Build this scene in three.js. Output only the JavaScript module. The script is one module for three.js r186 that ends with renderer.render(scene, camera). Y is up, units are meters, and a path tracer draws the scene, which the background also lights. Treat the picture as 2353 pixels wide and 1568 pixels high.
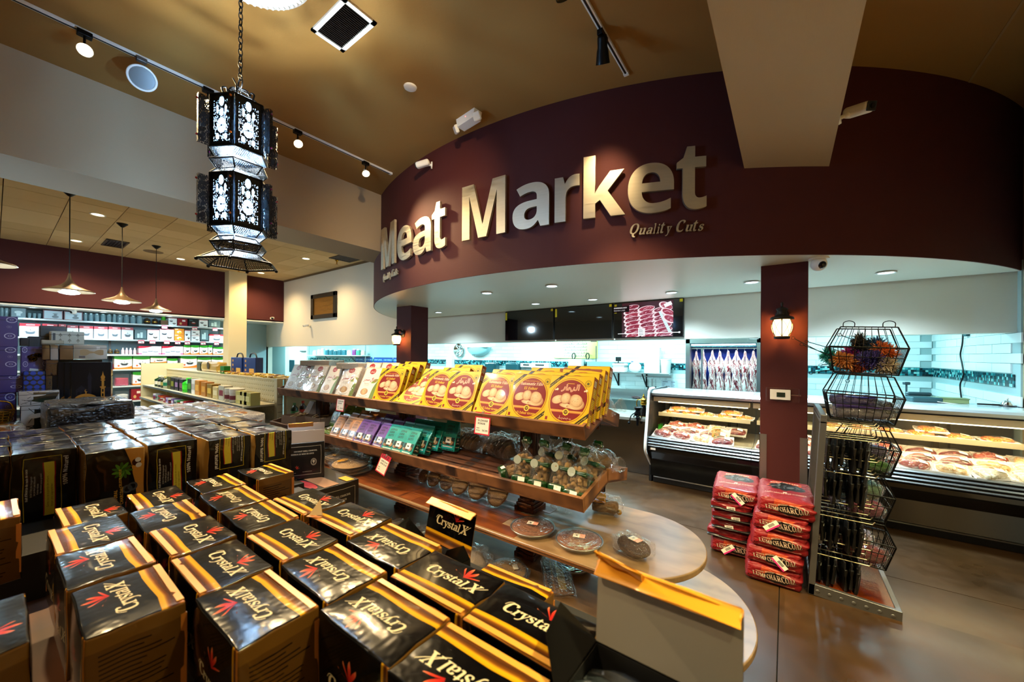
import * as THREE from 'three';
import { RoundedBoxGeometry } from 'three/addons/geometries/RoundedBoxGeometry.js';
import { mergeGeometries } from 'three/addons/utils/BufferGeometryUtils.js';
import { FontLoader } from 'three/addons/loaders/FontLoader.js';
import { TextGeometry } from 'three/addons/geometries/TextGeometry.js';
import { RectAreaLightUniformsLib } from 'three/addons/lights/RectAreaLightUniformsLib.js';

// ---------- camera, exposure ----------
const scene = new THREE.Scene();
scene.background = new THREE.Color(0x000000);            // an indoor place: no sky enters
const camera = new THREE.PerspectiveCamera(84.26, 2353 / 1568, 0.05, 60);
camera.rotation.order = 'YXZ';
camera.position.set(0, 1.6, 0);
camera.rotation.set(0, 0.6285, 0.0062);
camera.setViewOffset(2353, 1568, 0, -32.8, 2353, 1568);  // the lens is shifted up, verticals stay vertical
camera.focus = 3.2; camera.userData.fStop = 3.2;
const renderer = new THREE.WebGLRenderer({ antialias: true });
renderer.toneMapping = THREE.LinearToneMapping;
renderer.toneMappingExposure = 1.0;
renderer.shadowMap.enabled = true;
RectAreaLightUniformsLib.init();
const WARM = new THREE.Color(1, 0.72, 0.36), COOL = new THREE.Color(0.6, 0.86, 1), CYAN = new THREE.Color(0.42, 0.9, 1.0), CASE = new THREE.Color(1, 0.82, 0.45);

// ---------- helpers ----------
function rng(seed) { let a = seed >>> 0; return () => { a = (a + 0x6D2B79F5) | 0; let t = Math.imul(a ^ (a >>> 15), 1 | a); t = (t + Math.imul(t ^ (t >>> 7), 61 | t)) ^ t; return ((t ^ (t >>> 14)) >>> 0) / 4294967296; }; }
const used = {};
function numbered(n) { const k = used[n] = (used[n] ?? -1) + 1; return k ? n + '_' + String(k).padStart(3, '0') : n; }
function std(color, roughness = 0.7, metalness = 0, extra = {}) { const m = new THREE.MeshStandardMaterial({ roughness, metalness, ...extra }); m.color.set(color); return m; }
function phy(color, roughness, extra = {}) { const m = new THREE.MeshPhysicalMaterial({ roughness, ...extra }); m.color.set(color); return m; }
function glow(color, k) { const m = new THREE.MeshStandardMaterial({ roughness: 0.6 }); m.color.set(0xffffff); m.emissive.copy(color instanceof THREE.Color ? color : new THREE.Color(color)); m.emissiveIntensity = k; return m; }
function mg(list) {
  const out = list.flat().map((g) => { const n = g.index ? g.toNonIndexed() : g; for (const k of Object.keys(n.attributes)) if (!['position', 'normal', 'uv'].includes(k)) n.deleteAttribute(k); return n; });
  return out.length === 1 ? out[0] : mergeGeometries(out);
}
function mesh(name, geo, mat, parent) { const m = new THREE.Mesh(Array.isArray(geo) ? mg(geo) : geo, mat); m.name = parent ? name : numbered(name); m.castShadow = m.receiveShadow = true; (parent || scene).add(m); return m; }
function thing(name, label, category, [x, y, z] = [0, 0, 0], turn = 0, group) { const o = new THREE.Group(); o.name = numbered(name); scene.add(o); o.position.set(x, y, z); o.rotation.y = turn; o.userData = { label, category }; if (group) o.userData.group = group; return o; }
function tag(o, label, category, group) { o.userData = { label, category }; if (group) o.userData.group = group; return o; }
function copy(o, label, [x, y, z], turn, group) { const c = o.clone(); c.name = numbered(o.name.replace(/_\d{3}$/, '')); c.userData = { ...o.userData, label }; if (group) c.userData.group = group; scene.add(c); c.position.set(x, y, z); if (turn !== undefined) c.rotation.y = turn; return c; }
function struct(name, geo, mat, parent) { const m = mesh(name, geo, mat, parent); if (!parent) m.userData.kind = 'structure'; return m; }
const bx = (w, h, d, x = 0, y = 0, z = 0, r = 0) => (r ? new RoundedBoxGeometry(w, h, d, 2, Math.min(r, w / 2.01, h / 2.01, d / 2.01)) : new THREE.BoxGeometry(w, h, d)).translate(x, y, z);
const bb = (x0, x1, y0, y1, z0, z1, r) => bx(x1 - x0, y1 - y0, z1 - z0, (x0 + x1) / 2, (y0 + y1) / 2, (z0 + z1) / 2, r);
const cyl = (rt, rb, h, x = 0, y = 0, z = 0, n = 20, open = false) => new THREE.CylinderGeometry(rt, rb, h, n, 1, open).translate(x, y, z);
const lathe = (pts, n = 24) => new THREE.LatheGeometry(pts.map((p) => new THREE.Vector2(Math.max(p[0], 1e-4), p[1])), n);
const V = (x, y, z) => new THREE.Vector3(x, y, z);
function bar(a, b, r, n = 6, r2 = r) { const A = V(...a), B = V(...b), d = B.clone().sub(A), g = new THREE.CylinderGeometry(r2, r, d.length(), n); g.applyQuaternion(new THREE.Quaternion().setFromUnitVectors(V(0, 1, 0), d.clone().normalize())); return g.translate(...A.add(B).multiplyScalar(0.5).toArray()); }
const tube = (pts, r, seg = 24, n = 8, closed = false) => new THREE.TubeGeometry(new THREE.CatmullRomCurve3(pts.map((p) => V(...p)), closed), seg, r, n, closed);
const ball = (r, x = 0, y = 0, z = 0, a = 14, b = 10) => new THREE.SphereGeometry(r, a, b).translate(x, y, z);
const quad = (w, h, x = 0, y = 0, z = 0) => new THREE.PlaneGeometry(w, h).translate(x, y, z);
function cv(w, h, draw, opt = {}) { const c = document.createElement('canvas'); c.width = w; c.height = h; const x = c.getContext('2d'); draw(x, w, h); const t = new THREE.CanvasTexture(c); t.colorSpace = opt.data ? THREE.NoColorSpace : THREE.SRGBColorSpace; t.magFilter = THREE.LinearFilter; if (opt.wrap) t.wrapS = t.wrapT = THREE.RepeatWrapping; return t; }
function noise2(seed, n) { const r = rng(seed), a = Array.from({ length: n * n }, r); return (x, y) => { const i = Math.floor(x), j = Math.floor(y), f = x - i, g = y - j, s = f * f * (3 - 2 * f), t = g * g * (3 - 2 * g), q = (u, v) => a[(((v % n) + n) % n) * n + (((u % n) + n) % n)]; return (q(i, j) * (1 - s) + q(i + 1, j) * s) * (1 - t) + (q(i, j + 1) * (1 - s) + q(i + 1, j + 1) * s) * t; }; }
function dataTex(w, h, f, data) { const d = new Uint8Array(w * h * 4); for (let j = 0; j < h; j++) for (let i = 0; i < w; i++) { const c = f(i / w, j / h), o = (j * w + i) * 4; d[o] = c[0]; d[o + 1] = c[1]; d[o + 2] = c[2]; d[o + 3] = 255; } const t = new THREE.DataTexture(d, w, h); t.magFilter = THREE.LinearFilter; t.minFilter = THREE.LinearFilter; t.wrapS = t.wrapT = THREE.RepeatWrapping; t.colorSpace = data ? THREE.NoColorSpace : THREE.SRGBColorSpace; t.needsUpdate = true; return t; }
const rep = (t, x, y) => { const c = t.clone(); c.repeat.set(x, y); c.needsUpdate = true; return c; };
function uvScale(g, s, t) { const u = g.attributes.uv; for (let i = 0; i < u.count; i++) u.setXY(i, u.getX(i) * s, u.getY(i) * t); return g; }
function uvMetres(g, s = 1) { const p = g.attributes.position, n = g.attributes.normal, u = g.attributes.uv; for (let i = 0; i < p.count; i++) { const ax = Math.abs(n.getX(i)), ay = Math.abs(n.getY(i)), az = Math.abs(n.getZ(i)); if (ay >= ax && ay >= az) u.setXY(i, p.getX(i) * s, p.getZ(i) * s); else if (ax >= az) u.setXY(i, p.getZ(i) * s, p.getY(i) * s); else u.setXY(i, p.getX(i) * s, p.getY(i) * s); } return g; }
const nth = ['first', 'second', 'third', 'fourth', 'fifth', 'sixth', 'seventh', 'eighth', 'ninth', 'tenth', 'eleventh', 'twelfth', 'thirteenth', 'fourteenth', 'fifteenth', 'sixteenth', 'seventeenth', 'eighteenth'];
function spot(parent, color, power, [x, y, z], [tx, ty, tz], angle, pen = 0.6, size = 2) { const l = new THREE.SpotLight(color, power, 0, angle, pen, 2); l.position.set(x, y, z); l.target.position.set(tx, ty, tz); l.castShadow = true; l.shadow.radius = size; parent.add(l, l.target); return l; }
function point(parent, color, power, [x, y, z], size = 1) { const l = new THREE.PointLight(color, power, 0, 2); l.position.set(x, y, z); l.castShadow = true; l.shadow.radius = size; parent.add(l); return l; }
function area(parent, color, k, w, h, [x, y, z], look) { const l = new THREE.RectAreaLight(color, k, w, h); l.position.set(x, y, z); parent.add(l); l.lookAt(...look); return l; }

// ---------- shared surface textures ----------
const n16 = noise2(5, 16), n64 = noise2(9, 64), n256 = noise2(12, 256);
const plasterBump = dataTex(256, 256, (u, v) => { const k = 110 + 60 * n64(u * 64, v * 64) + 60 * n256(u * 256, v * 256); return [k, k, k]; }, true);
const concrete = dataTex(512, 512, (u, v) => { const a = n16(u * 8, v * 8), b = n16(u * 16 + 3, v * 16), c = n64(u * 64, v * 64), k = 0.45 * a + 0.35 * b + 0.2 * c, s = 0.55 + 0.75 * k; return [58 * s + 4, 37 * s + 3, 17 * s + 1]; });
const concreteRough = dataTex(256, 256, (u, v) => { const k = 60 + 80 * n16(u * 12, v * 12) + 30 * n64(u * 64, v * 64); return [k, k, k]; }, true);
function woodTex(seed, base, dark, knots, burn) {
  const r = rng(seed), kn = Array.from({ length: knots }, () => [r(), r(), 0.02 + 0.03 * r()]), na = noise2(seed, 32), nb = noise2(seed + 1, 64);
  return dataTex(1024, 128, (u, v) => {
    let w = v * 14 + 2.2 * na(u * 8, v * 3) + 0.5 * nb(u * 40, v * 10), kk = 0;
    for (const [x, y, q] of kn) { const dx = (u - x) * 7, dy = (v - y), d = Math.hypot(dx, dy) / (q * 4); if (d < 1.6) { w += 3 * Math.exp(-d * d * 2) * Math.sign(dy || 1); kk += Math.exp(-d * d * 9); } }
    const line = 0.5 + 0.5 * Math.sin(w * 3.1), fib = nb(u * 12, v * 60);
    const bz = burn * Math.max(0, na(u * 10 + 7, v * 2) - 0.5) * 2.4;
    const t = Math.min(1, 0.32 * line * line + 0.2 * fib + kk + bz);
    return [0, 1, 2].map((i) => base[i] * (1 - t) + dark[i] * t);
  });
}
const pineTex = woodTex(21, [150, 98, 58], [46, 25, 13], 9, 0.9), plankTex = woodTex(33, [168, 118, 70], [86, 52, 27], 3, 0.2), worn = woodTex(44, [150, 120, 86], [98, 74, 52], 0, 0.4);
const pine = std(0xffffff, 0.62, 0, { map: pineTex }), pineDark = std(0xa08c7c, 0.66, 0, { map: pineTex }), tableTop = phy(0xffffff, 0.33, { map: worn, clearcoat: 0.3, clearcoatRoughness: 0.3 }), tableTopWarm = phy(0xffffff, 0.4, { map: plankTex, clearcoat: 0.2, clearcoatRoughness: 0.35 });
const black = std(0x0a0a0b, 0.45), blackMetal = std(0x0c0c0d, 0.38, 0.6), steel = std(0xb9bcbd, 0.28, 1), brushed = std(0xa9a9a6, 0.42, 1), chrome = std(0xd8d8d8, 0.12, 1), whitePaint = std(0xe6e2d8, 0.6), whiteGloss = std(0xeeeeea, 0.25), greyMetal = std(0x6d6d6c, 0.45, 0.7), brass = std(0xc79a34, 0.25, 1);

// ---------- the setting ----------
const maroon = std(0x46100f, 0.82, 0, { bumpMap: rep(plasterBump, 6, 3), bumpScale: 0.0008 });
const tan = std(0x9a7034, 0.8, 0, { bumpMap: rep(plasterBump, 8, 8), bumpScale: 0.001 });
const beige = std(0xad987a, 0.78, 0, { bumpMap: rep(plasterBump, 6, 4), bumpScale: 0.001 });
const wallWhite = std(0xd9d2c4, 0.75, 0, { bumpMap: rep(plasterBump, 8, 3), bumpScale: 0.0008 });
const CX = -2.731, CZ = -7.955, RF = 5.092, HS = 2.403, HC = 3.88;
// floor: sealed concrete slabs with saw-cut joints
const floor = struct('floor', bb(-23, 1.95, -0.12, -0.012, -8.4, 4.5), std(0x1a120b, 0.9));
const slabMat = phy(0xffffff, 0.36, { map: concrete, roughnessMap: concreteRough, specularIntensity: 0.6, clearcoat: 0.3, clearcoatRoughness: 0.16 });
slabMat.roughness = 0.9;
const xs = [-23, -14.6, -9.4, -6.6, -3.3, -0.03, 1.95], zs = [-8.4, -6.9, -3.86, -1.2, 1.6, 4.5];
for (let i = 0; i < 6; i++) for (let j = 0; j < 5; j++) mesh('slab', uvMetres(bb(xs[i] + 0.003, xs[i + 1] - 0.003, -0.03, 0, zs[j] + 0.003, zs[j + 1] - 0.003), 0.3), slabMat, floor);
struct('ceiling', bb(-4.72, 1.95, HC, HC + 0.12, -5.7, 4.5), tan);
for (const [x, n] of [[1.21, 0.5]]) mesh('joint_bead', bb(x - 0.008, x + 0.008, HC - 0.004, HC + 0.02, -4.75, 4.3), std(0x9c7c4c, 0.8), scene.getObjectByName('ceiling'));
struct('wall_east', bb(1.74, 1.95, 0, HC + 0.1, -8.4, 4.5), beige);
struct('wall_south', bb(-21, 1.95, 0, 4.05, 4.3, 4.5), beige);
struct('wall_west', bb(-14.75, -14.58, 0, 2.75, -5.62, 4.3), std(0x9fb6bd, 0.7));
struct('wall_north', [bb(-23, 1.74, 1.84, 4.05, -5.76, -5.57), bb(-23, -14.58, 0, 1.84, -5.76, -5.57)], wallWhite);
struct('beam_west', bb(-5.36, -4.7, 3.07, 4.05, -5.57, 4.3), beige);
struct('beam_east', bb(-0.276, 0.264, 3.093, HC, -3.98, 4.3), beige);
// curved maroon fascia standing out of the north wall, its soffit and its back
{
  const t0 = -62, t1 = 62, n = 96, th = 0.12, pos = [], uv = [], idx = [];
  const prof = [[RF, HS], [RF, HC + 0.1], [RF - th, HC + 0.1], [RF - th, HS], [RF, HS]];
  for (let k = 0; k < 4; k++) for (let i = 0; i < n; i++) {
    const q = (a, p) => [CX + p[0] * Math.sin(a), p[1], CZ + p[0] * Math.cos(a)], a = (t0 + (t1 - t0) * i / n) * Math.PI / 180, b = (t0 + (t1 - t0) * (i + 1) / n) * Math.PI / 180;
    const P = [q(a, prof[k]), q(b, prof[k]), q(b, prof[k + 1]), q(a, prof[k + 1])], s = pos.length / 3;
    for (const p of P) pos.push(...p); uv.push(i / n, 0, (i + 1) / n, 0, (i + 1) / n, 1, i / n, 1); idx.push(s, s + 1, s + 2, s, s + 2, s + 3);
  }
  const g = new THREE.BufferGeometry(); g.setAttribute('position', new THREE.Float32BufferAttribute(pos, 3)); g.setAttribute('uv', new THREE.Float32BufferAttribute(uv, 2)); g.setIndex(idx); g.computeVertexNormals();
  struct('wall_fascia', g, maroon);
  const s = new THREE.Shape(); const A = 61.7 * Math.PI / 180; s.moveTo(-(RF - 0.01) * Math.sin(A), (RF - 0.01) * Math.cos(A)); for (let i = 1; i <= 80; i++) { const a = -A + 2 * A * i / 80; s.lineTo((RF - 0.01) * Math.sin(a), (RF - 0.01) * Math.cos(a)); }
  const sg = new THREE.ExtrudeGeometry(s, { depth: 0.09, bevelEnabled: false }); sg.rotateX(Math.PI / 2).translate(CX, HS + 0.089, CZ);
  struct('ceiling_soffit', sg, phy(0xd8d2c2, 0.42, { clearcoat: 0.25, clearcoatRoughness: 0.3 }));
}
// dropped ceiling of lay-in tiles to the west
const drop = struct('ceiling_dropped', bb(-14.7, -5.3, 3.995, 4.1, -5.6, 4.4), std(0x4d3c22, 0.9));
{ const tm = [std(0xd2b684, 0.9), std(0xcbae7c, 0.9), std(0xd8bd8c, 0.9)], g = bx(0.6, 0.018, 0.6), r = rng(3); for (let i = 0; i < 13; i++) for (let j = 0; j < 13; j++) { const m = mesh('ceiling_tile', g, tm[Math.floor(r() * 3)], drop); m.position.set(-13.55 + i * 0.61 - 0.05, 3.985, -5.26 + j * 0.61); m.position.y += (r() - 0.5) * 0.003; } }
struct('trim_1', bb(-13.2, -5.4, 3.93, 3.985, -5.57, -5.53), std(0x6a5234, 0.8));
// maroon fascia over the west shelving and its soffit
struct('wall_fascia_west', bb(-13.4, -13.26, 2.63, 4.0, -5.57, 4.3), maroon);
struct('ceiling_soffit_west', bb(-14.6, -13.26, 2.6, 2.66, -5.57, 4.3), std(0xd5d8d4, 0.5));
struct('column_1', bb(-13.38, -12.94, 0, 3.98, -4.42, -3.97, 0.01), std(0xd8c69a, 0.7));
// maroon pillars with steel corner guards
for (const [n, x0, x1] of [[2, -5.32, -4.94], [3, -0.185, 0.147]]) {
  const p = struct('column_' + n, bb(x0, x1, 0, HS + 0.02, -4.36, -4.0, 0.006), maroon);
  if (n === 3) for (const [x, s] of [[x0, 1], [x1, -1]]) mesh('corner_guard', [bb(Math.min(x - 0.003, x + s * 0.05), Math.max(x + 0.003, x + s * 0.05), 0.02, 0.92, -4.0, -3.996), bb(Math.min(x - s * 0.004, x), Math.max(x - s * 0.004, x), 0.02, 0.92, -4.05, -3.996)], brushed, p);
}
// kitchen behind the counter: walls of long white tiles with a mosaic band
const kz = -8.06, grout = std(0x9fb4b4, 0.8);
const kw = struct('wall_kitchen', bb(-23, 1.74, 0, 2.5, kz - 0.15, kz), grout), ke = struct('wall_kitchen_east', bb(1.728, 1.745, 0, 2.5, kz, -5.5), grout);
struct('wall_kitchen_west', bb(-23, -22.9, 0, 2.5, kz, -5.6), whitePaint);
struct('ceiling_kitchen', bb(-23, 1.74, 2.45, 2.55, kz, -5.7), whitePaint);
{
  const tw = 0.4, th = 0.095, tm = [std(0xe9efee, 0.18), std(0xe2eae9, 0.2), std(0xedf1ef, 0.16)], r = rng(77), g = bx(tw - 0.004, th - 0.004, 0.012, 0, 0, 0), ge = bx(0.012, th - 0.004, tw - 0.004);
  const rows = []; for (let y = 0.92; y < 1.3; y += th) rows.push(y); for (let y = 1.505; y < 1.95; y += th) rows.push(y);
  rows.forEach((y, k) => {
    for (let x = -9.4; x < 1.7; x += tw) { const m = mesh('tile', g, tm[Math.floor(r() * 3)], kw); m.position.set(Math.min(x + (k % 2) * tw / 2, 1.52), y, kz + 0.004 + r() * 0.002); }
    for (let z = -7.86; z < -5.6; z += tw) { const m = mesh('tile', ge, tm[Math.floor(r() * 3)], ke); m.position.set(1.724 - r() * 0.002, y, z + (k % 2) * tw / 2); }
  });
  // mosaic band of small glass tiles, past counting
  const sm = 0.03, geo = bx(0.028, 0.028, 0.008), cols = ['#0b2a33', '#123f49', '#1f6a70', '#3c9a9c', '#0d1c22', '#86c6c2', '#15535e'], im = (n) => { const o = new THREE.InstancedMesh(geo, std(0xffffff, 0.15), n); o.name = 'mosaic_band'; o.userData.kind = 'stuff'; o.castShadow = o.receiveShadow = true; return o; }, M4 = new THREE.Matrix4(), C = new THREE.Color();
  const nx = 640, a = im(nx * 4); for (let i = 0; i < nx; i++) for (let j = 0; j < 4; j++) { a.setMatrixAt(i * 4 + j, M4.makeTranslation(1.7 - i * sm, 1.345 + j * sm, kz + 0.006)); a.setColorAt(i * 4 + j, C.set(cols[Math.floor(r() * 7)])); } kw.add(a);
  const nz = 82, b = im(nz * 4); for (let i = 0; i < nz; i++) for (let j = 0; j < 4; j++) { b.setMatrixAt(i * 4 + j, M4.makeRotationY(Math.PI / 2).setPosition(1.722, 1.345 + j * sm, kz + 0.02 + i * sm)); b.setColorAt(i * 4 + j, C.set(cols[Math.floor(r() * 7)])); } ke.add(b);
}

// ---------- lamps and ceiling fittings ----------
// long track on the main ceiling: rail, warm heads looking back over the shop
const rail = (x, z0, z1, label) => { const t = thing('lighting_track', label, 'track', [x, HC, (z0 + z1) / 2]); mesh('rail', [bx(0.036, 0.02, z1 - z0, 0, -0.01, 0, 0.003)], whitePaint, t); mesh('slot', bx(0.012, 0.004, z1 - z0 - 0.02, 0, -0.021, 0), black, t); for (const s of [-1, 1]) mesh('end_cap', bx(0.04, 0.024, 0.03, 0, -0.012, s * (z1 - z0) / 2), whitePaint, t); };
rail(-4.02, -2.92, 3.9, 'white lighting track running along the tan ceiling beside the beige beam');
rail(-1.05, -2.98, 3.9, 'short white lighting track on the ceiling in front of the big metal letters');
const bulbWarm = glow(0xffe3a8, 14), bulbDim = glow(0xffc25a, 4);
function trackHead(z, label, aim, power, bulb) {
  const t = thing('track_lamp', label, 'spotlight', [-4.0, HC - 0.024, z], 0, 'warm lamps on the long track');
  mesh('adapter', bx(0.05, 0.036, 0.075, 0, -0.018, 0, 0.006), blackMetal, t);
  mesh('stem', cyl(0.007, 0.007, 0.05, 0, -0.06, 0, 10), blackMetal, t);
  const h = new THREE.Group(); h.name = 'head'; h.position.set(0, -0.12, 0); const d = V(...aim).sub(V(-4.0, HC - 0.144, z)).normalize(); h.quaternion.setFromUnitVectors(V(0, -1, 0), d); t.add(h);
  mesh('wire_yoke', [tube([[-0.045, 0, 0], [-0.042, 0.04, 0], [0, 0.06, 0], [0.042, 0.04, 0], [0.045, 0, 0]], 0.003, 20, 6)], blackMetal, h);
  mesh('lamp_shell', lathe([[0.014, 0.045], [0.02, 0.03], [0.026, 0.01], [0.041, -0.025], [0.043, -0.03], [0.039, -0.026]], 20), whitePaint, h);
  mesh('bulb', lathe([[0, -0.036], [0.025, -0.034], [0.037, -0.028], [0.04, -0.025]], 20), bulb, h);
  spot(t, WARM, power, [d.x * 0.05, -0.12 + d.y * 0.05, d.z * 0.05], [d.x * 3, d.y * 3, d.z * 3], 0.85, 0.8, 2);
}
trackHead(-0.37, 'brightest warm track lamp, nearest on the long track, glaring towards the boxes', [-0.6, 0.6, -0.4], 30, bulbWarm);
trackHead(-1.07, 'warm track lamp glowing just behind the pierced metal lantern', [-1.2, 0.9, -1.0], 34, bulbWarm);
trackHead(-1.8, 'warm track lamp in the middle of the ceiling run right of the metal lantern', [-1.5, 0.8, -1.6], 22, bulbWarm);
trackHead(-2.56, 'last warm track lamp on the long track, next to the maroon fascia', [-2.0, 0.9, -2.1], 30, bulbWarm);
{ const t = thing('track_lamp', 'large unlit round track lamp with white rim hanging between two glowing lamps', 'spotlight', [-4.0, HC - 0.024, -0.66]);
  mesh('adapter', bx(0.04, 0.03, 0.06, 0, -0.015, 0, 0.005), greyMetal, t); const h = new THREE.Group(); h.name = 'head'; h.position.set(0.02, -0.16, 0); h.quaternion.setFromUnitVectors(V(0, -1, 0), V(0.8, -0.5, 0.1).normalize()); t.add(h);
  mesh('wire_yoke', tube([[-0.088, 0, 0], [-0.085, 0.06, 0], [-0.02, 0.13, 0], [0.02, 0.13, 0], [0.085, 0.06, 0], [0.088, 0, 0]], 0.003, 24, 6), chrome, h);
  mesh('reflector', lathe([[0.02, 0.1], [0.035, 0.08], [0.06, 0.03], [0.082, -0.01]], 24), whitePaint, h); mesh('rim', new THREE.TorusGeometry(0.08, 0.008, 10, 32).rotateX(Math.PI / 2).translate(0, -0.012, 0), whiteGloss, h); mesh('lens', cyl(0.076, 0.076, 0.006, 0, -0.01, 0, 28), std(0x4b453d, 0.25), h); }
// black spot on the short track, aimed at the sign, and its neighbours nearer than the frame
function signSpot(x, z, aim, power, label) {
  const t = thing('track_spotlight', label, 'spotlight', [x, HC - 0.024, z]), d = V(...aim).sub(V(x, HC - 0.15, z)).normalize();
  mesh('adapter', bx(0.04, 0.04, 0.11, 0, -0.02, 0, 0.005), blackMetal, t); mesh('arm', bar([0, -0.03, 0], [0, -0.09, 0], 0.009, 10), blackMetal, t);
  const h = new THREE.Group(); h.name = 'head'; h.position.set(0, -0.12, 0); h.quaternion.setFromUnitVectors(V(0, -1, 0), d); t.add(h);
  mesh('barrel', lathe([[0.001, 0.085], [0.03, 0.085], [0.034, 0.07], [0.034, 0.02], [0.04, 0], [0.046, -0.05], [0.05, -0.075], [0.046, -0.076], [0.04, -0.05]], 24), blackMetal, h); mesh('lens', cyl(0.043, 0.043, 0.004, 0, -0.056, 0, 24), bulbDim, h);
  spot(t, WARM, power, [d.x * 0.09, -0.12 + d.y * 0.09, d.z * 0.09], [d.x * 3, d.y * 3, d.z * 3], 0.42, 0.9, 3);
}
signSpot(-1.05, -2.5, [-1.25, 3.0, -3.05], 7, 'black spotlight on the short track aimed at the golden letter k');
signSpot(-1.05, -0.9, [-3.5, 2.85, -2.93], 26, 'black spotlight nearer on the short track lighting the first word of the sign');
for (const [x, z, tx, tz] of [[-1.05, 0.5, -1.6, -0.9], [-1.05, 1.5, -0.7, -1.9]]) signSpot(x, z, [tx, 0.9, tz], 20, `black spotlight on the short track over the charcoal boxes, ${z < 1 ? 'aimed at the left stacks' : 'aimed at the oval table end'}`);

signSpot(-1.05, -1.9, [-0.8, 0, -3.7], 60, 'black spotlight on the short track lighting the floor by the charcoal bags');
// recessed lamps
function recessed(x, y, z, r, color, k, power, angle, label, group) {
  const t = thing('recessed_light', label, 'downlight', [x, y, z], 0, group);
  mesh('trim_ring', lathe([[r * 0.72, 0.02], [r * 0.76, -0.002], [r * 0.98, -0.006], [r, 0], [r, 0.004]], 28), whiteGloss, t);
  mesh('lens', cyl(r * 0.74, r * 0.74, 0.004, 0, 0.004, 0, 24), glow(color, k), t);
  spot(t, color, power, [0, -0.02, 0], [0, -2, 0], angle, 0.7, r * 50);
}
const SG = 'cool lamps in the curved soffit';
[[-5.26, -4.89, 'cool recessed light in the soffit just right of the lantern pillar'], [-3.1, -3.71, 'cool recessed soffit light near the curved edge below the letter M of the second word'], [-2.17, -3.75, 'brightest cool recessed soffit light near the curved edge below the letter r'], [-3.12, -4.9, 'cool recessed soffit light above the left dark screen'], [-2.21, -4.97, 'cool recessed soffit light above the middle dark screen'], [-1.16, -4.97, 'cool recessed soffit light above the lit screen'], [-0.3, -4.75, 'cool recessed soffit light close to the maroon pillar with the thermostat'], [0.75, -4.9, 'cool recessed soffit light over the right meat case']].forEach(([x, z, l]) => recessed(x, HS - 0.012, z, 0.075, COOL, 12, 19, 1.2, l, SG));
[[-6.3, -6.4], [-4.67, -6.24], [-2.5, -5.67], [-0.33, -5.67], [0.62, -5.67]].forEach(([x, z], i) => recessed(x, z < -6 ? 2.44 : 1.83, z, 0.05, CYAN, 10, 3, 1.0, ['cool recessed light over the left kitchen counter beside the lantern pillar', 'cool recessed light left of the three screens', 'small cool light under the lip below the middle screen', 'small cool light under the lip above the hanging carcasses', 'small cool light under the lip above the wire baskets'][i], 'small lamps along the kitchen opening'));
[[-13.5, -0.51], [-13.5, -1.58], [-13.5, -2.81], [-13.5, -4.07], [-13.5, 0.6]].forEach(([x, z], i) => recessed(x, 2.59, z, 0.08, COOL, 10, 9, 1.15, ['cool recessed light above the boxed glass bowls', 'cool recessed light between the two nearest cone pendants', 'cool recessed light beside the farthest cone pendant', 'cool recessed light over the end of the west shelves by the cream column', 'cool recessed light over the near end of the west shelves'][i], 'lamps over the west shelves'));
[[-9.59, -1.05], [-12.21, -1.03], [-12.35, -2.77], [-9.68, -4.57], [-12.49, -4.62]].forEach(([x, z], i) => recessed(x, 3.972, z, 0.1, WARM, 12, 30, 1.25, ['large glowing warm recessed light between two pendant cords', 'small warm recessed light behind the nearest pendant cord', 'warm recessed light right of the round ceiling speaker', 'warm recessed light above the framed plaque', 'warm recessed light in the tile by the cream column'][i], 'warm lamps in the tiled ceiling'));
[[-7.4, 1.5], [-9.6, 1.5], [-7.4, -2.6]].forEach(([x, z], i) => recessed(x, 3.972, z, 0.1, WARM, 12, 30, 1.25, 'warm recessed light in the tiled ceiling near the beam, ' + ['first row', 'second row', 'far row'][i]));
[[1.0, -1.2], [0.95, 0.9], [-2.4, 2.4], [1.05, -2.6]].forEach(([x, z], i) => recessed(x, HC, z, 0.09, new THREE.Color(1, 0.87, 0.4), 10, [80, 14, 12, 26][i], 0.8, 'recessed warm ceiling light ' + ['over the aisle by the wire rack', 'over the near aisle', 'behind the charcoal boxes', 'over the right meat case'][i]));
// kitchen panels
for (let i = 0; i < 8; i++) { const x = 0.4 - i * 2.6, t = thing('ceiling_panel_light', 'flat white light panel on the kitchen ceiling, ' + nth[i] + ' from the hanging carcasses', 'ceiling light', [x, 2.445, -6.95]); mesh('frame', bx(1.3, 0.03, 0.62, 0, 0, 0, 0.004), whitePaint, t); mesh('diffuser', bx(1.22, 0.004, 0.54, 0, -0.017, 0), glow(CYAN, 2), t); area(t, CYAN, i ? 62 : 34, 1.2, 0.52, [0, -0.03, 0], [x, 0, -6.951]); }

// cone pendants
function pendant(x, z, y, label) {
  const t = thing('pendant_lamp', label, 'pendant lamp', [x, y, z], 0, 'cone pendants over the west aisle'), top = 3.975 - y;
  mesh('canopy', lathe([[0.001, top - 0.07], [0.02, top - 0.065], [0.075, top - 0.01], [0.08, top]], 20), blackMetal, t); mesh('cord', cyl(0.006, 0.006, top - 0.28, 0, (top - 0.06 + 0.22) / 2, 0, 8), black, t);
  mesh('shade', lathe([[0.012, 0.25], [0.024, 0.18], [0.045, 0.12], [0.09, 0.07], [0.17, 0.03], [0.25, 0.0], [0.262, -0.014], [0.255, -0.018], [0.17, 0.015], [0.09, 0.05], [0.04, 0.1]], 36), std(0x6b5540, 0.4, 0.5), t);
  mesh('bulb', lathe([[0.001, -0.06], [0.05, -0.058], [0.1, -0.045], [0.11, -0.03], [0.07, 0], [0.03, 0.05]], 24), glow(COOL, 9), t); point(t, COOL, 8, [0, -0.09, 0], 4);
}
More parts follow.
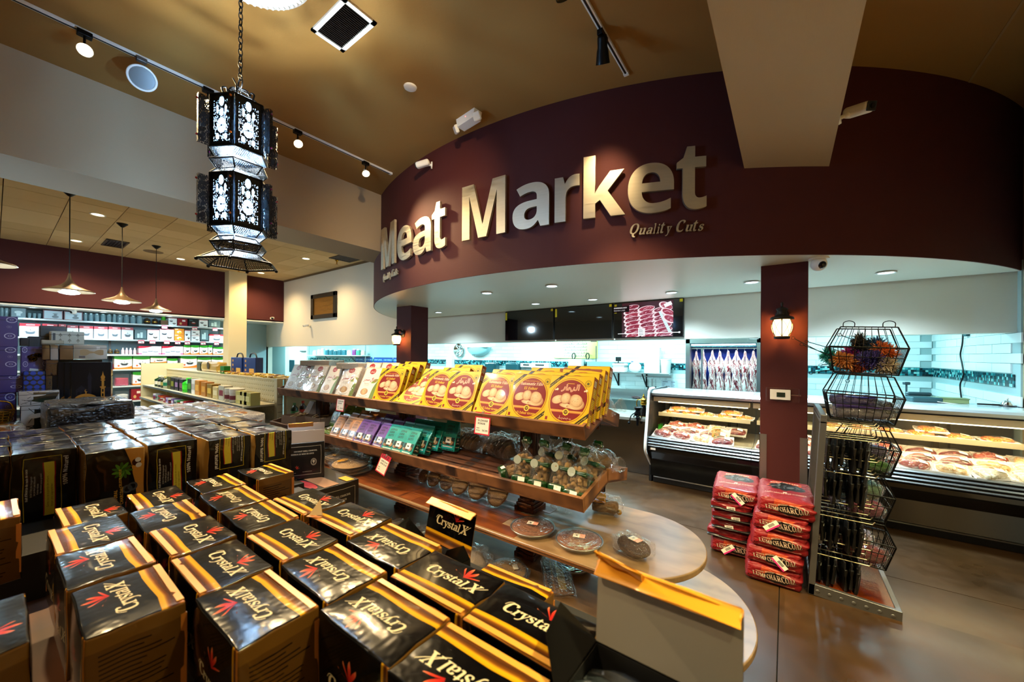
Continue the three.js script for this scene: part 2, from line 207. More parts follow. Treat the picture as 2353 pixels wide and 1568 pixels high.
pendant(-8.58, -0.66, 2.52, 'nearest of the three brown cone pendants, hanging over the west aisle');
pendant(-9.89, -1.39, 2.56, 'middle of the three brown cone pendants, hanging left of the metal lantern');
pendant(-11.3, -2.12, 2.56, 'farthest and smallest-looking of the three brown cone pendants');
pendant(-7.24, 0.09, 2.6, 'brown cone pendant cut off by the picture edge, nearest to the camera');

// ceiling items
{ const t = thing('ceiling_medallion', 'white plaster ceiling rose with beaded rings above the metal lantern', 'ceiling rose', [-2.5, HC, -0.815]);
  mesh('rose', lathe([[0.001, -0.05], [0.06, -0.05], [0.075, -0.035], [0.13, -0.03], [0.14, -0.042], [0.16, -0.042], [0.17, -0.026], [0.25, -0.022], [0.26, -0.034], [0.29, -0.038], [0.31, -0.03], [0.33, -0.022], [0.36, -0.012], [0.36, 0]], 64), whitePaint, t);
  const beads = []; for (let i = 0; i < 60; i++) { const a = i / 60 * Math.PI * 2; beads.push(new THREE.SphereGeometry(0.012, 8, 6).scale(1, 0.8, 1.2).rotateY(a).translate(0.335 * Math.cos(a), -0.024, 0.335 * Math.sin(a))); } mesh('beading', beads, whitePaint, t);
  const leaves = []; for (let i = 0; i < 24; i++) { const a = i / 24 * Math.PI * 2; leaves.push(new THREE.SphereGeometry(0.03, 8, 6).scale(1.2, 0.25, 0.5).rotateY(-a).translate(0.21 * Math.cos(a), -0.026, 0.21 * Math.sin(a))); } mesh('leaf_ring', leaves, whitePaint, t); }
function grille(name, label, [x, y, z], w, d, frameMat, n, along) { const t = thing(name, label, 'air vent', [x, y, z]), f = 0.03; mesh('frame', [bx(w, 0.014, f, 0, -0.007, (d - f) / 2), bx(w, 0.014, f, 0, -0.007, -(d - f) / 2), bx(f, 0.014, d, (w - f) / 2, -0.007, 0), bx(f, 0.014, d, -(w - f) / 2, -0.007, 0)], frameMat, t); mesh('backing', bx(w - f, 0.003, d - f, 0, -0.002, 0), black, t); for (let i = 0; i < n; i++) { const u = -0.5 + (i + 0.5) / n; const g = along ? bx(0.003, 0.016, d - f * 2).rotateZ(0.6).translate(u * (w - 2 * f), -0.009, 0) : bx(w - f * 2, 0.016, 0.003).rotateX(0.6).translate(0, -0.009, u * (d - 2 * f)); mesh('blade', g, std(0x2c2620, 0.5, 0.3), t); } }
grille('air_vent', 'white framed square air vent with dark slats on the tan ceiling', [-2.495, HC, -1.42], 0.42, 0.24, whitePaint, 22, true);
grille('ceiling_register', 'brown slotted air vent in the tiled ceiling behind a pendant cord', [-11.8, 3.974, -1.55], 0.75, 0.34, std(0x4b3a24, 0.6), 6, false);
grille('return_grille', 'dark brown return grille in the tiled ceiling by the white north wall', [-8.8, 3.974, -5.12], 0.62, 0.55, std(0x3d2e1d, 0.6), 8, false);
{ const t = thing('ceiling_sensor', 'small round white cover disc on the tan ceiling left of the emergency light', 'sensor', [-2.6, HC, -2.08]); mesh('disc', lathe([[0.001, -0.014], [0.04, -0.013], [0.052, -0.008], [0.055, 0]], 32), whitePaint, t); }
{ const t = thing('ceiling_speaker', 'flat round brown speaker grille in the tiled ceiling', 'speaker', [-12.0, 3.974, -2.2]); mesh('speaker_grille', lathe([[0.001, -0.008], [0.15, -0.006], [0.17, 0]], 32), std(0x7a6342, 0.7), t); mesh('ring', new THREE.TorusGeometry(0.168, 0.008, 8, 40).rotateX(Math.PI / 2), std(0x8d744e, 0.6), t); }
for (const [x, z, l] of [[-9.2, -5.1, 'small brass sprinkler head hanging from the tiled ceiling by the dark grille'], [-12.3, -4.0, 'small brass sprinkler head in the tiled ceiling left of the cream column']]) { const t = thing('sprinkler_head', l, 'sprinkler', [x, 3.975, z]); mesh('escutcheon', lathe([[0.02, -0.03], [0.045, -0.005], [0.05, 0]], 20), brass, t); mesh('nozzle', [cyl(0.016, 0.012, 0.08, 0, -0.05, 0, 10), cyl(0.035, 0.035, 0.004, 0, -0.1, 0, 14), bar([0.016, -0.06, 0], [0.012, -0.1, 0], 0.003), bar([-0.016, -0.06, 0], [-0.012, -0.1, 0], 0.003)], brass, t); }
{ const t = thing('emergency_light', 'white emergency light with two swivel lamps under the ceiling above the sign', 'emergency light', [-2.46, HC, -2.66], -0.12);
  mesh('housing', (() => { const s = new THREE.Shape(); s.moveTo(-0.13, 0); s.lineTo(0.13, 0); s.lineTo(0.115, -0.075); s.lineTo(-0.115, -0.075); s.closePath(); return new THREE.ExtrudeGeometry(s, { depth: 0.09, bevelEnabled: true, bevelSize: 0.004, bevelThickness: 0.004, bevelSegments: 2 }).translate(0, 0, -0.045); })(), whitePaint, t);
  for (const s of [-1, 1]) { const h = new THREE.Group(); h.name = 'lamp_head'; h.position.set(s * 0.15, -0.08, 0.03); h.rotation.set(0.5, s * 0.5, 0); t.add(h); mesh('lamp_body', bx(0.075, 0.075, 0.035, 0, 0, 0, 0.012), whitePaint, h); mesh('lamp_lens', bx(0.062, 0.062, 0.006, 0, 0, 0.018, 0.003), phy(0xd8d8d4, 0.1, { clearcoat: 1 }), h); mesh('pivot', bar([0, 0, 0], [-s * 0.03, 0.03, -0.02], 0.008), whitePaint, h); }
  mesh('indicator', ball(0.005, 0.01, -0.03, 0.05, 8, 6), glow(0xff2a1a, 3), t); }
function bullet(label, [x, y, z], dir, body, base) { const t = thing('security_camera', label, 'camera', [x, y, z]), d = V(...dir).normalize(), h = new THREE.Group(); h.name = 'camera_head'; h.position.copy(V(...base)); h.quaternion.setFromUnitVectors(V(0, 0, 1), d); t.add(h);
  mesh('casing', [bx(0.075, 0.065, 0.16, 0, 0, 0, 0.024)], body, h); mesh('lens_face', [bx(0.064, 0.055, 0.01, 0, 0, 0.078, 0.02)], black, h); mesh('lens', cyl(0.015, 0.015, 0.006, 0, 0, 0).rotateX(Math.PI / 2).translate(0, 0, 0.085), phy(0x05060a, 0.05), h);
  mesh('bracket', [bar([0, 0, 0], base, 0.012, 10), ball(0.02, ...base.map((q) => q * 0.5))], whitePaint, t); const w = mesh('mount_plate', cyl(0.035, 0.038, 0.014, 0, 0, 0, 20), whitePaint, t); w.quaternion.setFromUnitVectors(V(0, 1, 0), V(...base).normalize()); }
bullet('white bullet camera with black face on the maroon fascia near the last track lamp', [-3.2, 3.71, -2.86], [-0.9, -0.25, 0.5], whitePaint, [-0.06, 0, 0.075]);
bullet('white bullet camera fixed to the side of the beige beam in front of the fascia', [0.27, 3.15, -3.22], [0.75, -0.3, 0.7], whitePaint, [0.09, 0.01, 0.02]);
bullet('small white bullet camera on the cream wall below the framed plaque', [-11.5, 2.43, -5.56], [-0.6, -0.3, 0.8], whitePaint, [-0.03, 0.02, 0.1]);
bullet('small white bullet camera on the maroon wall band beside the cream column', [-13.25, 2.73, -5.2], [0.85, -0.15, 0.5], whitePaint, [0.1, 0, 0.0]);
for (const [x, y, z, l] of [[0.21, HS, -3.93, 'white dome camera hanging from the soffit beside the maroon pillar'], [-13.45, 2.6, -1.1, 'white dome camera under the soffit above the glass bowl sets']]) { const t = thing('dome_camera', l, 'camera', [x, y, z], 0.5); mesh('base_plate', cyl(0.065, 0.07, 0.014, 0, -0.007, 0, 28), whitePaint, t); mesh('dome_body', new THREE.SphereGeometry(0.055, 24, 16).scale(1, 1, 1).translate(0, -0.05, 0), whitePaint, t); mesh('eye', new THREE.SphereGeometry(0.034, 18, 12, 0, Math.PI * 2, 0, 1.1).rotateX(1.9).translate(0, -0.06, 0.028), phy(0x08090b, 0.08), t); }
// wall lanterns on the pillars
function wallLantern(label, x, y, z) {
  const t = thing('wall_lantern', label, 'lantern', [x, y, z], 0), dark = std(0x1a1613, 0.5, 0.5), zz = 0.13, hexg = (pts) => lathe(pts, 6).rotateY(Math.PI / 6).translate(0, 0, zz);
  mesh('backplate', new THREE.SphereGeometry(0.055, 20, 14).scale(0.9, 1.25, 0.25).translate(0, 0.05, 0.008), dark, t); mesh('bracket_arm', tube([[0, 0.06, 0.01], [0, 0.1, 0.05], [0, 0.1, 0.09], [0, 0.07, zz]], 0.012, 16, 8), dark, t);
  mesh('roof', lathe([[0.001, 0.16], [0.008, 0.155], [0.011, 0.14], [0.006, 0.125], [0.012, 0.115], [0.02, 0.112], [0.038, 0.105], [0.042, 0.095], [0.034, 0.088], [0.032, 0.06], [0.045, 0.045], [0.072, 0.035], [0.082, 0.028], [0.084, 0.012], [0.07, 0.01]], 28).translate(0, 0, zz), dark, t);
  mesh('glass', lathe([[0.062, 0.01], [0.073, -0.03], [0.072, -0.06], [0.062, -0.1], [0.05, -0.128]], 24).translate(0, 0, zz), phy(0xfff0d0, 0.75, { transmission: 0.75, thickness: 0 }), t);
  const cage = []; for (let i = 0; i < 6; i++) { const a = i / 6 * Math.PI * 2, b = a + Math.PI / 3, p = (r, y2, q) => [r * Math.sin(q), y2, zz + r * Math.cos(q)]; cage.push(tube([p(0.066, 0.012, a), p(0.077, -0.03, a), p(0.076, -0.06, a), p(0.053, -0.13, a)], 0.0035, 14, 6), tube([p(0.066, 0.012, a), p(0.076, -0.055, (a + b) / 2), p(0.053, -0.13, b)], 0.002, 14, 6), tube([p(0.066, 0.012, b), p(0.076, -0.055, (a + b) / 2), p(0.053, -0.13, a)], 0.002, 14, 6)); } mesh('cage', cage, dark, t);
  mesh('base_ring', lathe([[0.001, -0.15], [0.05, -0.15], [0.056, -0.143], [0.056, -0.13], [0.046, -0.126]], 28).translate(0, 0, zz), dark, t);
  mesh('bulb', ball(0.024, 0, -0.045, zz), glow(0xffb34d, 30), t); point(t, new THREE.Color(1, 0.55, 0.18), 1.5, [0, -0.045, zz], 1.2);
}
wallLantern('black caged wall lantern glowing on the maroon pillar with the thermostat', -0.03, 1.9, -3.998);
wallLantern('black caged wall lantern glowing on the far left maroon pillar', -5.14, 1.9, -3.998);

// ---------- pierced metal lantern ----------
{
  const t = thing('hanging_lantern', 'tall pierced black metal lantern in two glowing tiers hanging on a chain', 'lantern', [-2.5, 0, -0.815]), Y0 = 2.09;
  const lace = (seed, kind) => cv(256, 256, (x, w, h) => {
    x.fillStyle = '#fff'; x.fillRect(0, 0, w, h); x.fillStyle = '#000'; const r = rng(seed);
    if (kind === 'net') { for (let j = 0; j < 8; j++) for (let i = 0; i < 16; i++) { x.beginPath(); x.ellipse((i + (j % 2) * 0.5 + 0.25) * 16, (j + 0.5) * 32, 4.6, 9.5, 0, 0, 7); x.fill(); } }
    else if (kind === 'panel') {
      for (let j = 0; j < 30; j++) for (let i = 0; i < 15; i++) { const u = (i - 7) / 7, v = j / 29; if (Math.abs(u) > 0.93) { if (j % 2) continue; } if (r() < 0.55 && Math.abs(u) < 0.86 && v > 0.08 && v < 0.95) { x.beginPath(); x.arc(w / 2 + u * w * 0.44 + r() * 6, h * (0.03 + 0.94 * v) + r() * 5, 1.6 + r() * 3, 0, 7); x.fill(); } }
      for (const [cx, cy, rx, ry] of [[0.5, 0.14, 0.12, 0.1], [0.3, 0.3, 0.05, 0.09], [0.7, 0.3, 0.05, 0.09], [0.5, 0.36, 0.09, 0.08], [0.5, 0.62, 0.22, 0.15], [0.3, 0.84, 0.08, 0.06], [0.7, 0.84, 0.08, 0.06]]) { x.beginPath(); x.ellipse(cx * w, cy * h, rx * w, ry * h, 0, 0, 7); x.fill(); }
      x.strokeStyle = '#fff'; x.lineWidth = 4; for (let i = 0; i < 9; i++) { const a = i / 9 * 6.28; x.beginPath(); x.moveTo(w / 2, h * 0.62); x.lineTo(w / 2 + 56 * Math.cos(a), h * 0.62 + 38 * Math.sin(a)); x.stroke(); }
    } else { for (let i = 0; i < 420; i++) { x.beginPath(); x.arc(r() * w, r() * h, 2.5 + r() * 4.4, 0, 7); x.fill(); } x.fillStyle = '#fff'; for (let j = 0; j < 9; j++) x.fillRect(w * 0.36, (j + 0.25) * 28, w * 0.28, 14); }
  }, { data: true, wrap: true });
  const pierced = (t2) => new THREE.MeshStandardMaterial({ color: 0x07090b, roughness: 0.45, metalness: 0.2, alphaMap: t2, alphaTest: 0.5, side: THREE.DoubleSide });
  const mp = pierced(lace(5, 'panel')), mn = pierced(rep(lace(6, 'net'), 1, 1)), mw = pierced(lace(7, 'wing')), frost = phy(0x8fb4d8, 0.22, { transmission: 0.9, thickness: 0, side: THREE.DoubleSide }), gem = [phy(0xa01420, 0.1, { clearcoat: 1 }), phy(0xc86a1a, 0.1, { clearcoat: 1 }), phy(0x701060, 0.1, { clearcoat: 1 })];
  const hexq = (r0, y0, r1, y1) => { const gs = []; for (let i = 0; i < 6; i++) { const a = i * Math.PI / 3, b = a + Math.PI / 3, p = [[r0, y0, a], [r0, y0, b], [r1, y1, b], [r1, y1, a]].map(([r, y, q]) => [r * Math.sin(q), y, r * Math.cos(q)]), g = new THREE.BufferGeometry(); g.setAttribute('position', new THREE.Float32BufferAttribute([...p[0], ...p[1], ...p[2], ...p[0], ...p[2], ...p[3]], 3)); g.setAttribute('uv', new THREE.Float32BufferAttribute([0, 0, 1, 0, 1, 1, 0, 0, 1, 1, 0, 1], 2)); g.computeVertexNormals(); gs.push(g); } return gs; };
  const band = (name, r0, y0, r1, y1, m) => mesh(name, hexq(r0, Y0 + y0, r1, Y0 + y1), m, t);
  const ribs = []; const rim = (r, y, q = 0.0035) => { for (let i = 0; i < 6; i++) { const a = i * Math.PI / 3, b = a + Math.PI / 3; ribs.push(bar([r * Math.sin(a), Y0 + y, r * Math.cos(a)], [r * Math.sin(b), Y0 + y, r * Math.cos(b)], q)); } };
  // bottom skirt, waist, lower tier, ring, upper tier, crown (heights from the bottom edge)
  band('skirt', 0.19, 0.015, 0.105, 0.07, mn); rim(0.19, 0.015, 0.006); rim(0.105, 0.07, 0.005);
  band('lower_waist', 0.105, 0.07, 0.135, 0.115, mn); band('waist_flare', 0.135, 0.115, 0.1, 0.15, mw); rim(0.135, 0.115, 0.005); rim(0.1, 0.15);
  for (let k = 0; k < 2; k++) {
    const b = k ? 0.6 : 0.18; band('collar', 0.1, b - 0.02, 0.138, b + 0.02, mn); rim(0.138, b + 0.02, 0.005);
    for (let i = 0; i < 6; i++) {
      const a = i * Math.PI / 3, m = a + Math.PI / 6, ap = 0.12;
      const p = mesh('side_panel', quad(0.118, 0.27, 0, Y0 + b + 0.16, ap), mp, t); p.rotation.y = m; const f = mesh('panel_frame', [bx(0.128, 0.008, 0.008, 0, Y0 + b + 0.026, ap), bx(0.128, 0.008, 0.008, 0, Y0 + b + 0.296, ap), bx(0.008, 0.27, 0.008, -0.06, Y0 + b + 0.16, ap), bx(0.008, 0.27, 0.008, 0.06, Y0 + b + 0.16, ap)], blackMetal, t); f.rotation.y = m;
      const w = mesh('corner_wing', [quad(0.05, 0.25).rotateY(Math.PI / 2).translate(0.012, Y0 + b + 0.15, 0.165), quad(0.05, 0.25).rotateY(Math.PI / 2).translate(-0.012, Y0 + b + 0.15, 0.165), quad(0.024, 0.25).translate(0, Y0 + b + 0.15, 0.19)], mw, t); w.rotation.y = a;
      const j = mesh('jewel', [ball(0.006, 0, Y0 + b + 0.25, 0.193, 8, 6), ball(0.006, 0, Y0 + b + 0.06, 0.193, 8, 6)], gem[i % 3], t); j.rotation.y = a;
    }
    mesh('frosted_glass', hexq(0.122, Y0 + b + 0.03, 0.122, Y0 + b + 0.29), frost, t);
    for (const s of [-1, 1]) { mesh('bulb', ball(0.022, s * 0.03, Y0 + b + 0.14, 0), glow(0xcfe6ff, 60), t); point(t, new THREE.Color(0.75, 0.9, 1), 10, [s * 0.03, Y0 + b + 0.14, 0], 1); }
    rim(0.135, b + 0.3, 0.005);
  }
  band('middle_collar', 0.138, 0.48, 0.105, 0.515, mw); band('middle_ring', 0.105, 0.515, 0.138, 0.555, mn); band('middle_shoulder', 0.138, 0.555, 0.1, 0.585, mw); rim(0.138, 0.555, 0.005); rim(0.105, 0.515);
  band('crown', 0.105, 0.9, 0.075, 0.94, mw); band('crown_cap', 0.06, 0.94, 0.045, 0.975, mw); rim(0.105, 0.9); rim(0.075, 0.94); rim(0.045, 0.975);
  for (let i = 0; i < 6; i++) { const c = mesh('scroll', [tube([[0, Y0 + 0.94, 0.08], [0, Y0 + 0.965, 0.085], [0, Y0 + 0.975, 0.065], [0, Y0 + 0.955, 0.06], [0, Y0 + 0.985, 0.045], [0, Y0 + 1.0, 0.02], [0, Y0 + 1.005, 0.004]], 0.0045, 28, 6)], blackMetal, t); c.rotation.y = i * Math.PI / 3; const f = mesh('foot', [ball(0.009, 0, Y0 + 0.008, 0.192, 10, 8)], blackMetal, t); f.rotation.y = i * Math.PI / 3; }
  for (let i = 0; i < 6; i++) { const a = i * Math.PI / 3, p = (r, y) => [r * Math.sin(a), Y0 + y, r * Math.cos(a)]; ribs.push(bar(p(0.19, 0.015), p(0.105, 0.07), 0.004), bar(p(0.105, 0.07), p(0.135, 0.115), 0.004), bar(p(0.135, 0.115), p(0.1, 0.15), 0.004), bar(p(0.1, 0.16), p(0.138, 0.2), 0.004), bar(p(0.138, 0.2), p(0.138, 0.48), 0.004), bar(p(0.138, 0.48), p(0.105, 0.515), 0.004), bar(p(0.105, 0.515), p(0.138, 0.555), 0.004), bar(p(0.138, 0.555), p(0.1, 0.585), 0.004), bar(p(0.138, 0.62), p(0.138, 0.9), 0.004), bar(p(0.105, 0.9), p(0.075, 0.94), 0.004)); }
  mesh('frame_ribs', ribs, blackMetal, t);
  mesh('hanging_loop', [new THREE.TorusGeometry(0.03, 0.004, 8, 24).translate(0, Y0 + 1.035, 0), tube([[-0.02, Y0 + 1.0, 0], [-0.04, Y0 + 1.05, 0.01], [-0.05, Y0 + 1.075, 0.02]], 0.004, 12, 6)], blackMetal, t);
  const links = []; let y = Y0 + 1.075; for (let i = 0; y < HC - 0.03; i++, y += 0.034) links.push(new THREE.TorusGeometry(0.014, 0.0032, 6, 14).scale(0.75, 1.5, 1).rotateY(i % 2 ? 0.3 : 0.3 + Math.PI / 2).translate(0, y, 0)); mesh('chain', links, blackMetal, t);
}

// ---------- sign letters on the curved fascia ----------
const fontBold = await new FontLoader().loadAsync('fonts/droid/droid_sans_bold.typeface.json');
const fontSerif = await new FontLoader().loadAsync('fonts/droid/droid_serif_bold.typeface.json');
const brushTex = dataTex(256, 64, (u, v) => { const k = 95 + 60 * n256(u * 6, v * 256) + 25 * n64(u * 3, v * 64); return [k, k, k]; }, true);
const signMetal = std(0xc9c1ae, 0.34, 1, { roughnessMap: brushTex }); signMetal.roughness = 0.9;
function onArc(o, deg, y, off) { const a = deg * Math.PI / 180; o.position.set(CX + (RF + off) * Math.sin(a), y, CZ + (RF + off) * Math.cos(a)); o.rotation.y = a; }
function letter(parent, ch, font, deg, w, y0, h, shear, depth, off) {
  const g = new TextGeometry(ch, { font, size: 1, depth: 0.1, curveSegments: 10, bevelEnabled: false }); g.computeBoundingBox(); let b = g.boundingBox;
  if (shear) { const p = g.attributes.position; for (let i = 0; i < p.count; i++) p.setX(i, p.getX(i) + shear * p.getY(i)); g.computeBoundingBox(); b = g.boundingBox; }
  g.translate(-(b.min.x + b.max.x) / 2, -b.min.y, 0).scale(w / (b.max.x - b.min.x), h / (b.max.y - b.min.y), depth / 0.1); uvMetres(g, 1.5);
  const m = mesh('letter', g, signMetal, parent); onArc(m, deg, y0, off); return m;
}
const meatMarket = (label, word) => { const t = thing('metal_word', label, 'sign', [0, 0, 0]); word.forEach(([c, d, w, y, h]) => letter(t, c, fontBold, d, w, y, h, 0, 0.028, 0.016)); return t; };
meatMarket('big brushed metal word Meat mounted on the maroon fascia, left end', [['M', -17.3, 0.525, 2.76, 0.55], ['e', -11.45, 0.37, 2.745, 0.415], ['a', -7.0, 0.36, 2.745, 0.415], ['t', -3.6, 0.225, 2.75, 0.51]]);
meatMarket('big brushed metal word Market on the maroon fascia, golden letter k', [['M', 3.45, 0.53, 2.765, 0.545], ['a', 9.3, 0.365, 2.765, 0.415], ['r', 13.15, 0.222, 2.78, 0.4], ['k', 16.7, 0.345, 2.78, 0.53], ['e', 20.85, 0.355, 2.77, 0.41], ['t', 24.3, 0.222, 2.775, 0.505]]);
function script(label, d0, d1, yb, s) { const t = thing('metal_script', label, 'sign', [0, 0, 0]); const str = 'Quality Cuts', wd = [1.25, 0.95, 0.85, 0.5, 0.5, 0.65, 0.9, 0.55, 1.2, 0.95, 0.65, 0.75], tot = wd.reduce((a, b) => a + b); let u = 0; [...str].forEach((c, i) => { const d = d0 + (d1 - d0) * (u + wd[i] / 2) / tot; u += wd[i]; if (c === ' ') return; const cap = 'QC'.includes(c), tall = 'lt'.includes(c), y = yb + ('y'.includes(c) ? -0.026 : c === 'Q' ? -0.018 : 0); letter(t, c, fontSerif, d, wd[i] * (d1 - d0) / tot * RF * Math.PI / 180 * 1.02, y * 1, (cap ? 0.1 + (c === 'Q' ? 0.018 : 0) : tall ? 0.088 : c === 'i' ? 0.08 : c === 'y' ? 0.082 : 0.056) * s, 0.38, 0.018, 0.012); }); }
script('small metal script words Quality Cuts under the second big word', 19.07, 25.4, 2.605, 0.95); script('small metal script words Quality Cuts under the first big word at the fascia end', -20.0, -13.8, 2.605, 0.95);

// ---------- framed plaque ----------
{ const t = thing('wall_plaque', 'black framed embossed gold calligraphy plaque on the cream wall', 'picture', [-10.69, 2.98, -5.565]); mesh('picture_frame', [bb(-0.69, 0.69, 0.24, 0.36, 0, 0.05, 0.006), bb(-0.69, 0.69, -0.36, -0.24, 0, 0.05, 0.006), bb(-0.69, -0.55, -0.36, 0.36, 0, 0.05, 0.006), bb(0.55, 0.69, -0.36, 0.36, 0, 0.05, 0.006)], black, t);
  const em = cv(256, 128, (x, w, h) => { x.fillStyle = '#777'; x.fillRect(0, 0, w, h); const r = rng(8); x.strokeStyle = '#eee'; x.lineWidth = 4; x.lineCap = 'round'; for (let j = 0; j < 3; j++) for (let i = 0; i < 9; i++) { const px = 18 + i * 25 + r() * 8, py = 30 + j * 32 + r() * 8; x.beginPath(); x.moveTo(px, py); x.bezierCurveTo(px + 8, py + 14 * (r() - 0.3), px + 18, py - 20 * r(), px + 22, py + 10 * (r() - 0.5)); x.stroke(); if (r() < 0.5) { x.beginPath(); x.moveTo(px, py); x.lineTo(px - 2, py - 18 * r()); x.stroke(); } } }, { data: true });
  mesh('gold_sheet', bx(1.12, 0.5, 0.012, 0, 0, 0.018), std(0x8a6a34, 0.35, 0.85, { bumpMap: em, bumpScale: 0.01 }), t); mesh('gold_edge', [bx(1.12, 0.012, 0.02, 0, 0.245, 0.025), bx(1.12, 0.012, 0.02, 0, -0.245, 0.025), bx(0.012, 0.5, 0.02, -0.555, 0, 0.025), bx(0.012, 0.5, 0.02, 0.555, 0, 0.025)], brass, t); }

// ---------- three screens ----------
const meatTex = cv(512, 384, (x, w, h) => {
  x.fillStyle = '#3a0f18'; x.fillRect(0, 0, w, h); const r = rng(14);
  const slab = (cx, cy, rx, ry, a) => { x.save(); x.translate(cx, cy); x.rotate(a); x.fillStyle = '#e9d9dc'; x.beginPath(); x.ellipse(0, 0, rx, ry, 0, 0, 7); x.fill(); x.fillStyle = ['#8c1f38', '#7a1a30', '#9a2a40'][Math.floor(r() * 3)]; x.beginPath(); x.ellipse(rx * 0.08, -ry * 0.12, rx * 0.86, ry * 0.7, 0, 0, 7); x.fill(); x.strokeStyle = '#e6c8cf'; for (let i = 0; i < 9; i++) { x.lineWidth = 1 + 3 * r(); x.beginPath(); const u = (r() - 0.5) * 1.5 * rx, v = (r() - 0.5) * ry; x.moveTo(u, v); x.bezierCurveTo(u + 15 * r(), v + 15 * (r() - 0.5), u + 30 * r(), v - 20 * r(), u + 40 * r(), v + 10 * (r() - 0.5)); x.stroke(); } x.restore(); };
  for (let c = 0; c < 3; c++) for (let i = 0; i < 8; i++) slab(90 + c * 150 + i * 4 + r() * 10, 60 + i * 44 + c * 20, 88, 34, -0.25 + 0.1 * r());
  x.fillStyle = '#cfe6ea'; x.beginPath(); x.moveTo(372, 120); x.lineTo(395, 110); x.lineTo(500, 340); x.lineTo(470, 350); x.fill(); for (let i = 0; i < 3; i++) slab(440 + 18 * i, 60 + i * 70, 70, 40, 0.5);
  x.fillStyle = '#eef2f4'; x.save(); x.translate(420, 40); x.rotate(-0.4); x.fillRect(0, 0, 74, 40); x.restore(); x.fillRect(170, 290, 70, 84); x.fillStyle = '#333'; for (let i = 0; i < 7; i++) x.fillRect(178, 300 + i * 10, 30 + 24 * r(), 3);
});
const offScreen = phy(0x030405, 0.06, { clearcoat: 1, clearcoatRoughness: 0.03 });
const tvs = [['dark switched-off wall screen, the one beside the bare white wall', -4.165, -3.15], ['dark switched-off wall screen between the other two screens', -3.13, -2.13], ['wall screen showing a picture of red meat in trays', -2.11, -1.13]];
tvs.forEach(([l, x0, x1], i) => { const t = thing('wall_screen', l, 'television', [(x0 + x1) / 2, 1.865, -5.57], 0), w = x1 - x0, h = 0.53; mesh('cabinet', bx(w, h, 0.05, 0, h / 2, 0.035, 0.008), black, t); mesh('screen', bx(w - 0.016, h - 0.018, 0.004, 0, h / 2 + 0.002, 0.0615), offScreen, t); mesh('bracket', bx(0.3, 0.2, 0.03, 0, h / 2, 0.0), blackMetal, t);
  const yel = std(0xe8d410, 0.6); mesh('yellow_label', bx(0.036, 0.135, 0.002, -w / 2 + 0.03, h - 0.09, 0.065), yel, t); mesh('corner_sticker', bx(0.04, 0.04, 0.002, w / 2 - 0.03, h - 0.03, 0.065), yel, t);
  if (i === 2) { const sm = new THREE.MeshStandardMaterial({ color: 0x000000, roughness: 0.3, emissive: 0xffffff, emissiveMap: meatTex, emissiveIntensity: 1.15 }); mesh('picture', quad(0.72, 0.5, 0.0, h / 2, 0.066), sm, t);
    const cap = cv(512, 384, (x, w2, h2) => { x.clearRect(0, 0, w2, h2); x.fillStyle = '#000'; x.fillRect(0, 0, w2, h2); x.fillStyle = '#fff'; x.font = 'bold 40px sans-serif'; x.fillText('DVWE03625.MOV', 10, 60); x.font = '30px sans-serif'; x.fillText('November 3, 2025', 10, 110); x.fillRect(10, 330, 480, 6); x.fillRect(470, 320, 22, 22); x.font = '24px sans-serif'; x.fillText('00:12', 12, 372); });
    mesh('caption', [quad(0.24, 0.09, -0.37, 0.43, 0.0675)], new THREE.MeshStandardMaterial({ color: 0, emissive: 0xffffff, emissiveMap: cv(256, 96, (x, w2, h2) => { x.fillStyle = '#14060a'; x.fillRect(0, 0, w2, h2); x.fillStyle = '#fff'; x.font = 'bold 26px sans-serif'; x.fillText('DVWE03625.MOV', 6, 36); x.font = '22px sans-serif'; x.fillText('November 3, 2025', 6, 74); }), emissiveIntensity: 1 }), t); mesh('progress_bar', [bx(0.86, 0.006, 0.002, 0.01, 0.065, 0.0675), bx(0.02, 0.02, 0.002, 0.44, 0.065, 0.0675)], glow(0xffffff, 0.9), t);
    area(t, new THREE.Color(1, 0.75, 0.8), 0.7, 0.72, 0.5, [0, h / 2, 0.075], [(x0 + x1) / 2, 1.865 + h / 2, 0]); }
});

